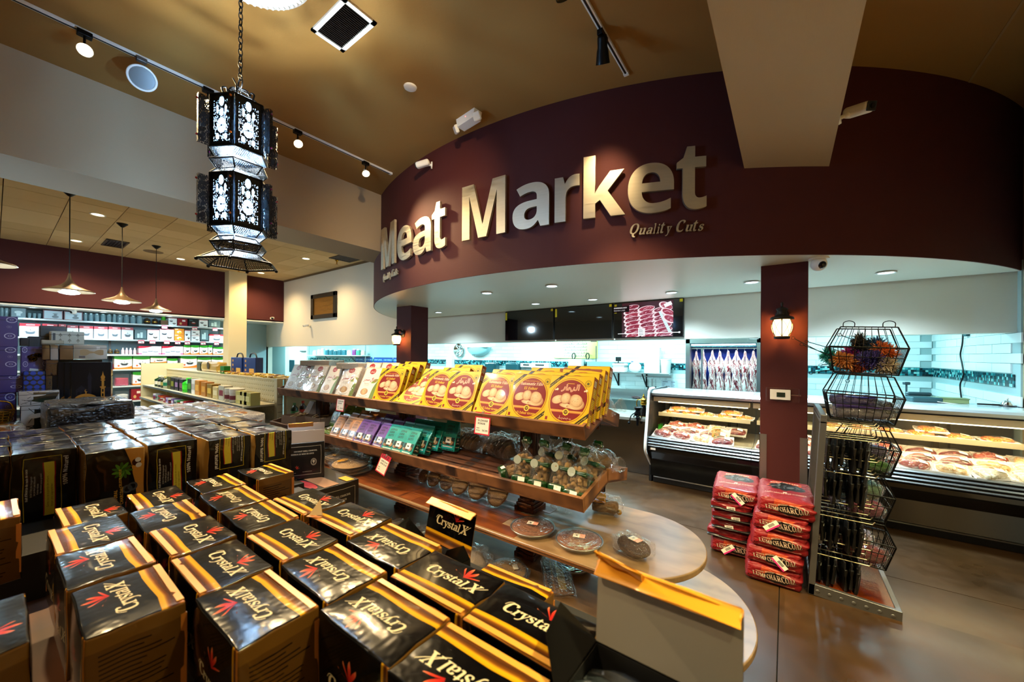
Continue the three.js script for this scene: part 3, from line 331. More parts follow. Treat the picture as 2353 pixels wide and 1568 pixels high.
// ---------- kitchen fittings ----------
const ink = (x, seed, x0, x1, y, s, col) => { const r = rng(seed); x.strokeStyle = col; x.lineWidth = s * 0.14; x.lineCap = 'round'; for (let u = x1; u > x0;) { const w = s * (0.5 + r()); x.beginPath(); x.moveTo(u, y); x.quadraticCurveTo(u - w * 0.3, y - s * r() * 0.9, u - w * 0.55, y); x.quadraticCurveTo(u - w * 0.8, y + s * 0.35 * r(), u - w, y - s * 0.1); x.stroke(); if (r() < 0.4) { x.beginPath(); x.moveTo(u - w * 0.3, y); x.lineTo(u - w * 0.3, y - s); x.stroke(); } if (r() < 0.5) { x.fillStyle = col; x.fillRect(u - w * 0.5, y + s * 0.35, s * 0.16, s * 0.16); } u -= w * (r() < 0.2 ? 1.6 : 1.05); } };
{ const t = thing('script_poster', 'yellow aged poster of handwritten script on the kitchen tiles', 'poster', [-4.01, 1.77, kz + 0.03]); const pt = cv(512, 256, (x, w, h) => { const g = x.createLinearGradient(0, 0, w, h); g.addColorStop(0, '#f2ecb0'); g.addColorStop(0.5, '#f6f0c4'); g.addColorStop(1, '#e3cf63'); x.fillStyle = g; x.fillRect(0, 0, w, h); for (let j = 0; j < 6; j++) ink(x, 30 + j, 120, 400, 34 + j * 40, 22, '#4c4a38'); }); mesh('sheet', bx(1.1, 0.45, 0.016, 0, 0, 0), std(0xffffff, 0.6, 0, { map: pt }), t); mesh('edge', [bx(1.12, 0.012, 0.022, 0, -0.228, 0), bx(0.012, 0.46, 0.022, 0.555, 0, 0), bx(0.012, 0.46, 0.022, -0.555, 0, 0)], std(0xd9c85a, 0.5), t); }
{ const t = thing('notice_sheet', 'printed notice sheet in a clear holder below the kitchen wall shelf', 'notice', [-1.91, 0.955, kz + 0.03]); const pt = cv(256, 256, (x, w, h) => { x.fillStyle = '#d5dde6'; x.fillRect(0, 0, w, h); x.fillStyle = '#26292e'; x.fillRect(20, 14, 86, 8); x.fillRect(160, 18, 64, 8); const r = rng(4); x.fillStyle = '#6a717c'; for (let j = 0; j < 18; j++) { x.fillRect(16, 34 + j * 12, 40 + 60 * r(), 4); if (j < 10) x.fillRect(156, 38 + j * 11, 30 + 40 * r(), 4); } x.fillStyle = '#a02020'; x.fillRect(118, 90, 14, 14); }); mesh('sheet', bx(0.3, 0.3, 0.004), std(0xffffff, 0.5, 0, { map: pt }), t); mesh('clear_cover', bx(0.32, 0.33, 0.006, 0, 0, 0.008), phy(0xffffff, 0.05, { transmission: 1, thickness: 0 }), t); mesh('ledge', bx(0.34, 0.015, 0.04, 0, -0.165, 0), steel, t); }
{ const t = thing('wall_shelf', 'steel wall shelf on black brackets holding the scale and printer', 'shelf', [-2.46, 1.25, kz + 0.18]); mesh('board', bx(1.25, 0.022, 0.34, 0, 0, 0, 0.004), steel, t); for (const x of [-0.5, 0.1]) mesh('bracket', [bx(0.03, 0.3, 0.02, x, -0.15, -0.16), bar([x, -0.28, -0.15], [x, -0.02, 0.14], 0.014, 6)], blackMetal, t); mesh('hook_rail', bx(0.7, 0.02, 0.02, 0.25, -0.07, -0.12), steel, t); for (let i = 0; i < 5; i++) mesh('hook', tube([[0.0 + i * 0.13, -0.08, -0.11], [i * 0.13, -0.12, -0.09], [i * 0.13 + 0.02, -0.13, -0.07], [i * 0.13 + 0.035, -0.11, -0.06]], 0.004, 10, 5), chrome, t); }
for (const [x, l] of [[-2.22, 'long white-handled knife hanging under the kitchen shelf, nearer the printer'], [-2.15, 'long white-handled knife hanging under the kitchen shelf, next to the sharpening rod'], [-2.3, 'dark sharpening rod hanging under the kitchen shelf']]) { const t = thing(l.includes('rod') ? 'sharpening_rod' : 'knife', l, 'knife', [x, 1.14, kz + 0.11]); mesh('blade', bx(l.includes('rod') ? 0.012 : 0.03, 0.16, 0.004, 0, -0.08, 0), steel, t); mesh('handle', bx(0.03, 0.12, 0.02, 0, -0.22, 0, 0.006), l.includes('rod') ? black : whiteGloss, t); }
{ const t = thing('label_printer', 'dark screened label scale on the left end of the kitchen shelf', 'scale', [-2.86, 1.262, kz + 0.2]); mesh('body', [bx(0.26, 0.1, 0.24, 0, 0.05, 0, 0.01), bx(0.24, 0.02, 0.22, 0, 0.115, 0, 0.005), bx(0.26, 0.05, 0.24, 0, 0.155, 0, 0.01)], whiteGloss, t); mesh('display', bx(0.12, 0.09, 0.02, -0.06, 0.27, -0.05, 0.005).rotateX(0), black, t); mesh('neck', bx(0.02, 0.06, 0.02, -0.06, 0.2, -0.05), black, t); mesh('dark_gap', [bx(0.25, 0.016, 0.21, 0, 0.104, 0), bx(0.25, 0.012, 0.21, 0, 0.13, 0)], black, t); }
{ const t = thing('plastic_wrap_stack', 'white plastic bag bundle on the kitchen wall shelf beside the scale', 'bag', [-2.55, 1.262, kz + 0.18]); mesh('bundle', new THREE.SphereGeometry(0.13, 18, 12).scale(1, 0.85, 0.8).translate(0, 0.1, 0), whiteGloss, t); mesh('blue_tip', bx(0.04, 0.02, 0.02, -0.06, 0.22, 0), std(0x2040a0, 0.5), t); }
[[-2.27, 0.34, 'tall white foam container stack on the kitchen wall shelf, middle one'], [-2.12, 0.5, 'tallest white paper roll stack on the kitchen wall shelf'], [-1.94, 0.27, 'short white plastic tub with lid at the right end of the kitchen shelf']].forEach(([x, h, l], i) => { const t = thing(i === 2 ? 'plastic_tub' : 'container_stack', l, 'container', [x, 1.262, kz + 0.17]); mesh('body', i === 2 ? lathe([[0.001, 0], [0.085, 0], [0.1, h - 0.03], [0.1, h]], 24) : bx(0.15, h, 0.15, 0, h / 2, 0, 0.01), whiteGloss, t); mesh('lid', i === 2 ? cyl(0.106, 0.106, 0.02, 0, h, 0, 24) : [bx(0.156, 0.008, 0.156, 0, h * 0.33, 0), bx(0.156, 0.008, 0.156, 0, h * 0.66, 0), bx(0.156, 0.01, 0.156, 0, h, 0)], whitePaint, t); });
{ const t = thing('work_table', 'stainless kitchen work table with backsplash under the wall shelf', 'table', [-3.0, 0, kz + 0.36]); mesh('top', bx(2.9, 0.03, 0.66, 0, 0.74, 0, 0.005), steel, t); mesh('backsplash', bx(2.9, 0.13, 0.02, 0, 0.82, -0.33), steel, t); for (const x of [-1.4, 1.4]) for (const z of [-0.28, 0.28]) mesh('leg', cyl(0.02, 0.02, 0.73, x, 0.365, z, 12), steel, t); mesh('undershelf', bx(2.8, 0.02, 0.6, 0, 0.2, 0), steel, t); }
{ const t = thing('meat_pile', 'dark meat cuttings lying on the kitchen work table', 'meat', [-2.3, 0.755, kz + 0.5]); const r = rng(6); mesh('pieces', Array.from({ length: 9 }, () => new THREE.SphereGeometry(0.05, 10, 8).scale(1.3, 0.45, 0.8).rotateY(r() * 6).translate((r() - 0.5) * 0.3, 0.02, (r() - 0.5) * 0.12)), std(0x3b1416, 0.4), t); }
for (const [x, l] of [[-6.43, 'teal paper towel dispenser on the kitchen wall beside the blue-grey rack'], [-5.72, 'teal paper towel dispenser nearer to the yellow poster']]) { const t = thing('towel_dispenser', l, 'dispenser', [x, 1.08, kz + 0.02]); mesh('cover', bx(0.4, 0.32, 0.22, 0, 0.18, 0.11, 0.06), phy(0x1d4a52, 0.15, { clearcoat: 1 }), t); mesh('bottom', bx(0.38, 0.05, 0.2, 0, 0.02, 0.1, 0.015), whiteGloss, t); mesh('lever', bx(0.2, 0.02, 0.03, 0, 0.02, 0.215, 0.006), blackMetal, t); }
{ const t = thing('wall_basin_lamp', 'pale half-moon wall fixture above the mosaic in the kitchen', 'wall fixture', [-6.98, 1.55, kz + 0.02]); mesh('bowl', new THREE.SphereGeometry(0.42, 28, 14, 0, Math.PI * 2, Math.PI / 2, Math.PI / 2).scale(1, 0.62, 0.4).translate(0, 0.27, 0.02), phy(0x9cc4c8, 0.2, { clearcoat: 0.5 }), t); mesh('rim', bx(0.84, 0.014, 0.33, 0, 0.27, 0.02, 0.005), whiteGloss, t); mesh('badge', bx(0.1, 0.02, 0.01, -0.08, 0.05, 0.15), greyMetal, t); }
{ const t = thing('wall_fan', 'round silver wall disc with a dangling cord on the kitchen tiles', 'fan', [-7.72, 1.74, kz + 0.03]); mesh('dish', lathe([[0.001, 0], [0.08, 0.02], [0.16, 0.06], [0.19, 0.07], [0.2, 0.06]], 28).rotateX(Math.PI / 2), chrome, t); for (let i = 0; i < 6; i++) mesh('vane', bar([0.04 * Math.cos(i), 0.04 * Math.sin(i), 0.06], [0.17 * Math.cos(i * 1.05), 0.17 * Math.sin(i * 1.05), 0.08], 0.008, 5), whiteGloss, t); mesh('cord', tube([[0.05, -0.15, 0.04], [0.07, -0.3, 0.03], [0.04, -0.45, 0.02], [0.03, -0.62, 0.02]], 0.007, 20, 6), std(0x6aa3a0, 0.5), t); }
[[-8.05, 'narrow white kitchen roll holder on the wall by the silver disc', 0.22, 0.3, 1.22], [-3.95, 'white control box with coiled black hooks below the yellow poster', 0.34, 0.3, 1.22], [-3.35, 'grey steel panel with a tall rod beside the white control box', 0.6, 0.27, 1.2], [-4.9, 'white card printer under the mosaic between poster and dispensers', 0.5, 0.14, 1.28], [-5.3, 'low white stacked trays left of the card printer', 0.36, 0.1, 1.3]].forEach(([x, l, w, h, y], i) => { const t = thing(['roll_holder', 'control_box', 'steel_panel', 'card_printer', 'tray_stack'][i], l, ['holder', 'box', 'panel', 'printer', 'trays'][i], [x, y, kz + 0.02]); mesh('body', bx(w, h, 0.14, 0, h / 2, 0.07, 0.01), i === 2 ? std(0x9fb9ba, 0.4, 0.4) : whiteGloss, t); if (i === 1) for (const s of [-0.05, 0.3]) mesh('hook', [tube([[s - 0.04, h, 0.07], [s - 0.05, h + 0.1, 0.07], [s, h + 0.14, 0.07], [s + 0.03, h + 0.05, 0.07], [s, h, 0.08]], 0.012, 20, 6)], black, t); if (i === 2) mesh('rod', cyl(0.012, 0.012, 0.5, -0.1, h + 0.1, 0.08, 8), greyMetal, t); if (i > 2) mesh('slot', bx(w * 0.5, 0.03, 0.01, 0, h * 0.6, 0.142), black, t); if (i === 0) mesh('cap', bx(w * 0.6, 0.06, 0.1, 0, h + 0.03, 0.06, 0.01), whitePaint, t); });
// blue posters and the supply shelf at the far kitchen end
[[-12.62, 'blue poster in the kitchen partly hidden by the lying white carton'], [-11.44, 'whole blue poster in the kitchen between two others'], [-10.32, 'blue poster in the kitchen cut by the lantern pillar']].forEach(([x, l]) => { const t = thing('blue_poster', l, 'poster', [x, 1.2, kz + 0.016]); const pt = cv(256, 160, (c, w, h) => { c.fillStyle = '#0a3f8f'; c.fillRect(0, 0, w, h); c.fillStyle = '#9fd2ee'; c.font = 'bold 20px sans-serif'; c.fillText('STAY LOYAL .. STAY FRESH', 8, 30, 240); c.fillStyle = '#0c1b33'; for (const u of [40, 130, 210]) { c.beginPath(); c.ellipse(u, 120, 14, 34, 0, 0, 7); c.fill(); c.beginPath(); c.arc(u, 78, 9, 0, 7); c.fill(); } c.fillStyle = '#d8e8f2'; c.beginPath(); c.moveTo(20, 160); c.quadraticCurveTo(50, 100, 90, 160); c.fill(); }); mesh('sheet', bx(1.06, 0.58, 0.012), std(0xffffff, 0.4, 0, { map: pt }), t); mesh('border', [bx(1.07, 0.01, 0.016, 0, 0.29, 0), bx(1.07, 0.01, 0.016, 0, -0.29, 0)], std(0x06285e, 0.5), t); });
{ const t = thing('supply_shelf', 'long white supply shelf on the far kitchen wall above the cartons', 'shelf', [-14.2, 1.55, kz + 0.18]); mesh('board', bx(4.0, 0.025, 0.36, 0, 0, 0), whiteGloss, t); for (const x of [-0.6, 1.2]) mesh('bracket', [bar([x, -0.02, 0.14], [x, -0.3, -0.16], 0.014, 6)], greyMetal, t); mesh('end_post', cyl(0.02, 0.02, 0.8, 1.95, 0.1, 0, 8), steel, t);
  const r = rng(19); for (let i = 0; i < 12; i++) { const h = i === 11 ? 0.16 : 0.17 + 0.08 * r(), c = i < 3 ? 0xbfe6da : i < 8 ? 0x28626e : i === 11 ? 0xc7b79e : [0x7f2a63, 0x3a7a5f, 0xd8e4e6][i % 3], o = thing(i < 8 ? 'supply_tub' : 'supply_bottle', (i < 3 ? 'pale green tub' : i < 8 ? 'dark teal jar' : i === 11 ? 'tan paper cup stack' : 'small coloured bottle') + ' on the far kitchen shelf, ' + nth[i] + ' from the white door', 'container', [-15.9 + i * 0.32 + 0.1 * r(), 1.563, kz + 0.18]); mesh('body', lathe([[0.001, 0], [0.085, 0], [0.09, 0.02], [0.09, h * 0.8], [0.06, h * 0.92], [0.06, h]], 16), std(c, 0.4), o); mesh('lid', cyl(0.066, 0.066, 0.03, 0, h, 0, 16), whiteGloss, o); } }
{ const t = struct('door_1', bx(1.9, 2.0, 0.05, -17.8, 1.0, kz + 0.03), whiteGloss); mesh('door_window', bx(0.5, 0.55, 0.02, -18.2, 1.05, kz + 0.06, 0.06), std(0x153a44, 0.1), t); mesh('closer', bx(0.5, 0.05, 0.06, -17.1, 1.72, kz + 0.08), greyMetal, t); mesh('door_frame', [bx(0.06, 2.06, 0.08, -18.8, 1.03, kz + 0.04), bx(0.06, 2.06, 0.08, -16.8, 1.03, kz + 0.04)], whitePaint, t); }

// cold window with hanging carcasses
{ const t = thing('cold_cabinet', 'steel framed lit cold cabinet with a blue back behind the meat case', 'display cabinet', [-0.93, 0, kz]); const f = 0.07;
  mesh('cabinet_frame', [bb(-0.58, -0.58 + f, 0.8, 1.92, 0.02, 0.5), bb(0.6 - f, 0.6, 0.8, 1.92, 0.02, 0.5), bb(-0.58, 0.6, 1.84, 1.92, 0.02, 0.5), bb(-0.58, 0.6, 0.0, 0.84, 0.02, 0.5)], steel, t); mesh('back_panel', bb(-0.54, 0.56, 0.84, 1.84, 0.02, 0.04), std(0x1038b8, 0.35, 0, { bumpMap: plasterBump, bumpScale: 0.02 }), t); mesh('hanging_rail', [bx(1.14, 0.02, 0.03, 0.01, 1.75, 0.28), bx(0.03, 0.9, 0.03, -0.31, 1.3, 0.47)], steel, t); mesh('top_foil', bx(1.1, 0.07, 0.02, 0.01, 1.81, 0.4), std(0x6fb0ba, 0.15, 0.9, { bumpMap: plasterBump, bumpScale: 0.03 }), t);
  mesh('light_tube', cyl(0.012, 0.012, 1.0, 0, 0, 0, 10).rotateZ(Math.PI / 2).translate(0.01, 1.81, 0.46), glow(0xffffff, 6), t); area(t, new THREE.Color(0.85, 1, 1), 60, 1.0, 0.03, [0.01, 1.79, 0.45], [-0.92, 0.9, kz + 0.25]); }
const carcTex = cv(256, 512, (x, w, h) => { x.fillStyle = '#d9c9c2'; x.fillRect(0, 0, w, h); const r = rng(91); for (let i = 0; i < 260; i++) { x.strokeStyle = ['#7c1824', '#a03a44', '#f2ece8', '#b8706e', '#58101a'][Math.floor(r() * 5)]; x.lineWidth = 2 + 9 * r(); x.beginPath(); const u = r() * w, v = r() * h; x.moveTo(u, v); x.bezierCurveTo(u + 20 * (r() - 0.5), v + 30, u + 30 * (r() - 0.5), v + 60 * r(), u + 20 * (r() - 0.5), v + 90 * r()); x.stroke(); } });
function carcassGeo() {
  const ring = (cx, cy, cz, rx, rz, n, out) => { for (let i = 0; i <= n; i++) { const a = i / n * Math.PI * 2; out.push([cx + rx * Math.cos(a), cy, cz + rz * Math.sin(a)]); } };
  const skin = (prof, n = 16) => { const P = [], I = [], U = []; prof.forEach((p) => ring(...p, n, P)); for (let j = 0; j < prof.length; j++) for (let i = 0; i <= n; i++) U.push(i / n, 1 - j / prof.length); for (let j = 0; j + 1 < prof.length; j++) for (let i = 0; i < n; i++) { const a = j * (n + 1) + i, b = a + n + 1; I.push(a, a + 1, b, a + 1, b + 1, b); } const g = new THREE.BufferGeometry(); g.setAttribute('position', new THREE.Float32BufferAttribute(P.flat(), 3)); g.setAttribute('uv', new THREE.Float32BufferAttribute(U, 2)); g.setIndex(I); g.computeVertexNormals(); return g; };
  const leg = (s) => skin([[s * 0.004, 0.0, 0, 0.006, 0.006], [s * 0.006, -0.03, 0, 0.012, 0.013], [s * 0.012, -0.09, 0, 0.011, 0.014], [s * 0.026, -0.16, 0, 0.022, 0.026], [s * 0.034, -0.22, 0, 0.036, 0.04], [s * 0.03, -0.28, 0, 0.042, 0.046], [s * 0.022, -0.34, 0, 0.04, 0.042], [s * 0.015, -0.4, 0, 0.03, 0.03]]);
  const body = skin([[0, -0.24, 0, 0.03, 0.03], [0, -0.29, 0, 0.058, 0.048], [0, -0.35, 0, 0.064, 0.05], [0, -0.42, 0, 0.046, 0.045], [0, -0.5, 0, 0.05, 0.05], [0, -0.58, 0, 0.06, 0.062], [0, -0.66, 0, 0.058, 0.062], [0, -0.73, 0, 0.044, 0.05], [0, -0.78, 0, 0.034, 0.036], [0, -0.83, 0, 0.026, 0.028], [0, -0.855, 0, 0.006, 0.008]], 20);
  const fore = (s) => skin([[s * 0.03, -0.62, 0.03, 0.02, 0.022], [s * 0.045, -0.69, 0.035, 0.024, 0.024], [s * 0.052, -0.76, 0.03, 0.018, 0.018], [s * 0.05, -0.82, 0.02, 0.011, 0.011], [s * 0.05, -0.84, 0.02, 0.003, 0.003]]);
  return mg([leg(-1), leg(1), body, fore(-1), fore(1)]);
}
{ const cg = carcassGeo(), cm = std(0xffffff, 0.35, 0, { map: carcTex }), xs2 = [-1.37, -1.25, -1.1, -0.975, -0.845, -0.715, -0.585, -0.46]; let proto;
  xs2.forEach((x, i) => { const lab = ['skinned lamb carcass hanging at the left frame of the cold cabinet', 'twisted skinned lamb carcass just left of the cabinet mullion', 'skinned lamb carcass just right of the cabinet mullion', 'skinned lamb carcass, second to the right of the mullion', 'skinned lamb carcass in the middle of the blue back', 'wide skinned lamb carcass, third from the maroon pillar', 'skinned lamb carcass, second from the maroon pillar', 'skinned lamb carcass half hidden by the maroon pillar'][i];
    if (!i) { proto = thing('lamb_carcass', lab, 'meat', [x, 1.7, kz + 0.26], 0, 'carcasses in the cold cabinet'); mesh('body', cg, cm, proto); mesh('hook', tube([[0, -0.01, 0], [0.01, 0.02, 0], [0.0, 0.05, 0.0], [0.0, 0.065, 0.014], [0, 0.05, 0.024]], 0.004, 16, 6), chrome, proto); } else { const c = copy(proto, lab, [x, 1.7 + (i % 3) * 0.006, kz + 0.26 + 0.02 * (i % 2)], [0, 0.9, 0.1, 3.0, 3.3, 0.15, 3.1, -0.4][i]); c.scale.x = [1, 1.05, 1.1, 1.15, 1.12, 1.3, 1.15, 1.15][i]; } }); }

// ---------- front counter ----------
const granite = std(0xffffff, 0.25, 0, { map: dataTex(128, 128, (u, v) => { const k = 90 + 90 * n256(u * 128, v * 128); return [k * 0.95, k * 0.9, k * 0.8]; }) });
{ const t = thing('service_counter', 'service counter with brushed steel front and speckled granite top', 'counter', [-5.3, 0, -5.5]); mesh('steel_front', [bb(-3.4, 3.85, 0.005, 0.72, 0.27, 0.33)], std(0x8e8578, 0.36, 1, { roughnessMap: rep(brushTex, 0.3, 8) }), t); mesh('carcase', bb(-3.4, 3.84, 0.005, 0.7, -0.25, 0.27), whitePaint, t); mesh('granite_top', bb(-3.45, 3.86, 0.72, 0.765, -0.3, 0.38, 0.008), granite, t); }
{ const t = thing('coffee_pot', 'tall brass and black coffee pot on the granite counter', 'coffee pot', [-1.6, 0.765, -5.32], 0.4); mesh('body', lathe([[0.001, 0], [0.055, 0], [0.06, 0.01], [0.05, 0.04], [0.036, 0.1], [0.03, 0.15], [0.028, 0.16]], 24), std(0x14100c, 0.25, 0.6), t); mesh('collar', lathe([[0.03, 0.155], [0.042, 0.165], [0.046, 0.18], [0.04, 0.2], [0.036, 0.215], [0.044, 0.22], [0.04, 0.235], [0.018, 0.25], [0.012, 0.262], [0.02, 0.27], [0.01, 0.285], [0.004, 0.31], [0.001, 0.315]], 24), brass, t); mesh('handle', tube([[-0.035, 0.22, 0], [-0.08, 0.225, 0], [-0.092, 0.17, 0], [-0.075, 0.1, 0], [-0.045, 0.06, 0]], 0.007, 24, 8), brass, t); mesh('spout', tube([[0.035, 0.1, 0], [0.07, 0.13, 0], [0.085, 0.19, 0], [0.1, 0.21, 0]], 0.009, 20, 8), brass, t); mesh('base_ring', cyl(0.062, 0.064, 0.012, 0, 0.006, 0, 24), brass, t); }
{ const t = thing('hand_grinder', 'black cast iron hand grinder clamped to the granite counter edge', 'grinder', [-1.62, 0.765, -5.14], 0.2), ir = std(0x121214, 0.4, 0.7); mesh('hopper', lathe([[0.02, 0.07], [0.03, 0.09], [0.052, 0.115], [0.056, 0.135], [0.062, 0.14], [0.058, 0.142], [0.045, 0.12], [0.02, 0.1]], 24), ir, t); mesh('barrel', [cyl(0.03, 0.03, 0.1, 0, 0, 0, 18).rotateX(Math.PI / 2).translate(0, 0.06, 0), cyl(0.042, 0.042, 0.02, 0, 0, 0, 18).rotateX(Math.PI / 2).translate(0, 0.06, 0.05)], ir, t); mesh('clamp', [bx(0.03, 0.14, 0.03, 0, -0.03, 0.05, 0.008), bx(0.05, 0.02, 0.09, 0, 0.005, 0.03, 0.006), bar([0, -0.1, 0.05], [0, -0.02, 0.05], 0.01, 10)], ir, t); for (const s of [-1, 1]) mesh('leg', tube([[s * 0.02, 0.05, 0.02], [s * 0.045, 0.03, 0.03], [s * 0.05, 0.005, 0.02]], 0.008, 12, 6), ir, t); mesh('crank', tube([[0, 0.06, 0.06], [-0.03, 0.07, 0.075], [-0.08, 0.03, 0.08], [-0.1, -0.05, 0.08]], 0.007, 20, 8), ir, t); mesh('knob', ball(0.018, -0.105, -0.065, 0.08), ir, t); }

// ---------- chilled meat cases ----------
const clear = phy(0xffffff, 0.02, { transmission: 1, thickness: 0, ior: 1.45 });
function meatCase(label, x0, x1, leftEnd) {
  const t = thing('meat_case', label, 'display case', [0, 0, 0]), ex = (pts, a, b, m, name) => { const s = new THREE.Shape(); pts.forEach(([z, y], i) => (i ? s.lineTo(-z, y) : s.moveTo(-z, y))); s.closePath(); return mesh(name, new THREE.ExtrudeGeometry(s, { depth: b - a, bevelEnabled: false }).rotateY(Math.PI / 2).translate(a, 0, 0), m, t); };
  const gl = phy(0x050505, 0.22, { clearcoat: 1, clearcoatRoughness: 0.08 });
  ex([[-4.9, 0.1], [-4.93, 0.3], [-4.86, 0.4], [-4.8, 0.43], [-4.8, 0.47], [-4.84, 0.48], [-5.05, 0.46], [-5.72, 0.46], [-5.72, 0.1]], x0, x1, gl, 'lower_body'); ex([[-4.955, 0.004], [-4.94, 0.1], [-5.7, 0.1], [-5.7, 0.004]], x0 + 0.02, x1, black, 'kick_plate'); ex([[-4.935, 0.07], [-4.93, 0.085], [-4.95, 0.085], [-4.955, 0.07]], x0 + 0.03, x1, steel, 'kick_strip');
  for (const [y, z, m] of [[0.49, -4.8, greyMetal], [0.52, -4.81, steel], [0.55, -4.825, greyMetal], [0.58, -4.84, steel]]) ex([[z, y - 0.011], [z + 0.012, y], [z, y + 0.011], [z - 0.04, y + 0.013], [z - 0.04, y - 0.013]], x0, x1, m, 'bumper_rail');
  ex([[-4.87, 0.475], [-4.88, 0.592], [-4.95, 0.592], [-5.05, 0.565], [-5.6, 0.63], [-5.72, 0.63], [-5.72, 0.475]], x0, x1, std(0x8f8b7c, 0.4), 'deck'); ex([[-5.62, 0.62], [-5.62, 1.08], [-5.7, 1.08], [-5.7, 0.62]], x0, x1, std(0x3a3a36, 0.5), 'back_wall');
  const pane = mesh('front_glass', bx(x1 - x0, 0.5, 0.006, (x0 + x1) / 2, 0, 0).rotateX(-0.19).translate(0, 0.845, -4.915), clear, t);
  const hood = std(0xd9e4e6, 0.22, 0.6); ex([[-4.955, 1.1], [-4.95, 1.13], [-4.97, 1.152], [-5.03, 1.165], [-5.6, 1.15], [-5.72, 1.15], [-5.72, 1.1], [-5.1, 1.085], [-5.05, 1.085]], x0, x1, hood, 'canopy'); ex([[-4.958, 1.085], [-4.955, 1.1], [-5.02, 1.1], [-5.02, 1.085]], x0, x1, black, 'canopy_seal'); ex([[-5.03, 1.02], [-5.03, 1.085], [-5.1, 1.085], [-5.14, 1.05], [-5.14, 1.02]], x0, x1 - 0.03, std(0xf2e4bc, 0.35), 'lamp_housing');
  const w = x1 - x0 - 0.1; mesh('light_tube', bx(w, 0.012, 0.05, (x0 + x1) / 2, 1.012, -5.09), glow(CASE, 5), t); area(t, CASE, 26, w, 0.05, [(x0 + x1) / 2, 1.004, -5.09], [(x0 + x1) / 2, 0.3, -5.14]);
  mesh('shelf', [bb(x0 + 0.03, x1 - 0.03, 0.835, 0.85, -5.58, -5.16), bb(x0 + 0.03, x1 - 0.03, 0.82, 0.868, -5.165, -5.15)], std(0xd8cfae, 0.35, 0.3), t); mesh('shelf_lamp', bx(w, 0.01, 0.03, (x0 + x1) / 2, 0.83, -5.2), glow(CASE, 4), t); area(t, CASE, 15, w, 0.03, [(x0 + x1) / 2, 0.82, -5.2], [(x0 + x1) / 2, 0.3, -5.15]);
  for (let x = x0 + 0.06; x < x1; x += 0.72) mesh('shelf_post', [bb(x, x + 0.04, 0.62, 1.08, -5.6, -5.57), bb(x + 0.1, x + 0.115, 0.64, 1.06, -5.59, -5.57)], blackMetal, t);
  if (leftEnd) { ex([[-4.9, 1.175], [-4.95, 1.178], [-5.75, 1.17], [-5.75, 0.004], [-4.96, 0.004], [-4.97, 0.2], [-4.8, 0.36], [-4.735, 0.45], [-4.745, 0.52], [-4.87, 1.14]], x0 - 0.035, x0 - 0.002, black, 'end_panel'); const e = [[-4.97, 0.22], [-4.86, 0.32], [-4.75, 0.43], [-4.738, 0.5], [-4.78, 0.7], [-4.86, 1.05], [-4.89, 1.15], [-4.94, 1.178], [-5.1, 1.18]].map(([z, y]) => [x0 - 0.018, y, z]); mesh('end_trim', tube(e, 0.017, 60, 8), whiteGloss, t); mesh('vent_light', bx(0.02, 0.1, 0.01, x0 + 0.02, 0.2, -4.93), chrome, t); mesh('maker_plate', bx(0.06, 0.025, 0.004, x0 + 0.06, 0.455, -4.797), whiteGloss, t); }
  return t;
}
meatCase('left chilled meat case with white curved end trim beside the counter', -1.385, -0.302, true); meatCase('long right chilled meat case behind the wire basket rack', -0.298, 1.722, false);
// trays of meat: one of each kind, copied
const meatMap = (c) => cv(128, 128, (x, w, h) => { x.fillStyle = c[0]; x.fillRect(0, 0, w, h); const r = rng(c.length * 7 + c[0].charCodeAt(2)); for (let i = 0; i < 70; i++) { x.fillStyle = c[1 + Math.floor(r() * (c.length - 1))]; x.beginPath(); x.ellipse(r() * w, r() * h, 3 + 12 * r(), 2 + 6 * r(), r() * 3, 0, 7); x.fill(); } });
const foam = std(0xf2efe6, 0.5), film = phy(0xffffff, 0.03, { transmission: 0.96, thickness: 0, ior: 1.4 }), tagPaper = std(0xf6f4ec, 0.5);
const meats = { ribs: ['#a33a2a', '#d8927a', '#efd9c8', '#7c1f1c', '#c95a3c'], mince: ['#d8742a', '#e89a4a', '#b8481f', '#f0c27a'], steak: ['#6d1a1e', '#8c2a2c', '#a8504a', '#51121a'], chicken: ['#e8c48a', '#f2dcae', '#d8a05c', '#efd0a0'], kebab: ['#c98a2e', '#e6b04e', '#8c5a1c', '#5c7a2a'], tripe: ['#d8cfae', '#efe8d0', '#b8ae8a'] };
const trayLabel = { ribs: 'tray of red ribs', mince: 'tray of orange mince', steak: 'tray of dark steak', chicken: 'tray of pale chicken', kebab: 'tray of golden cubes', tripe: 'tray of pale tripe' }, trayProto = {};
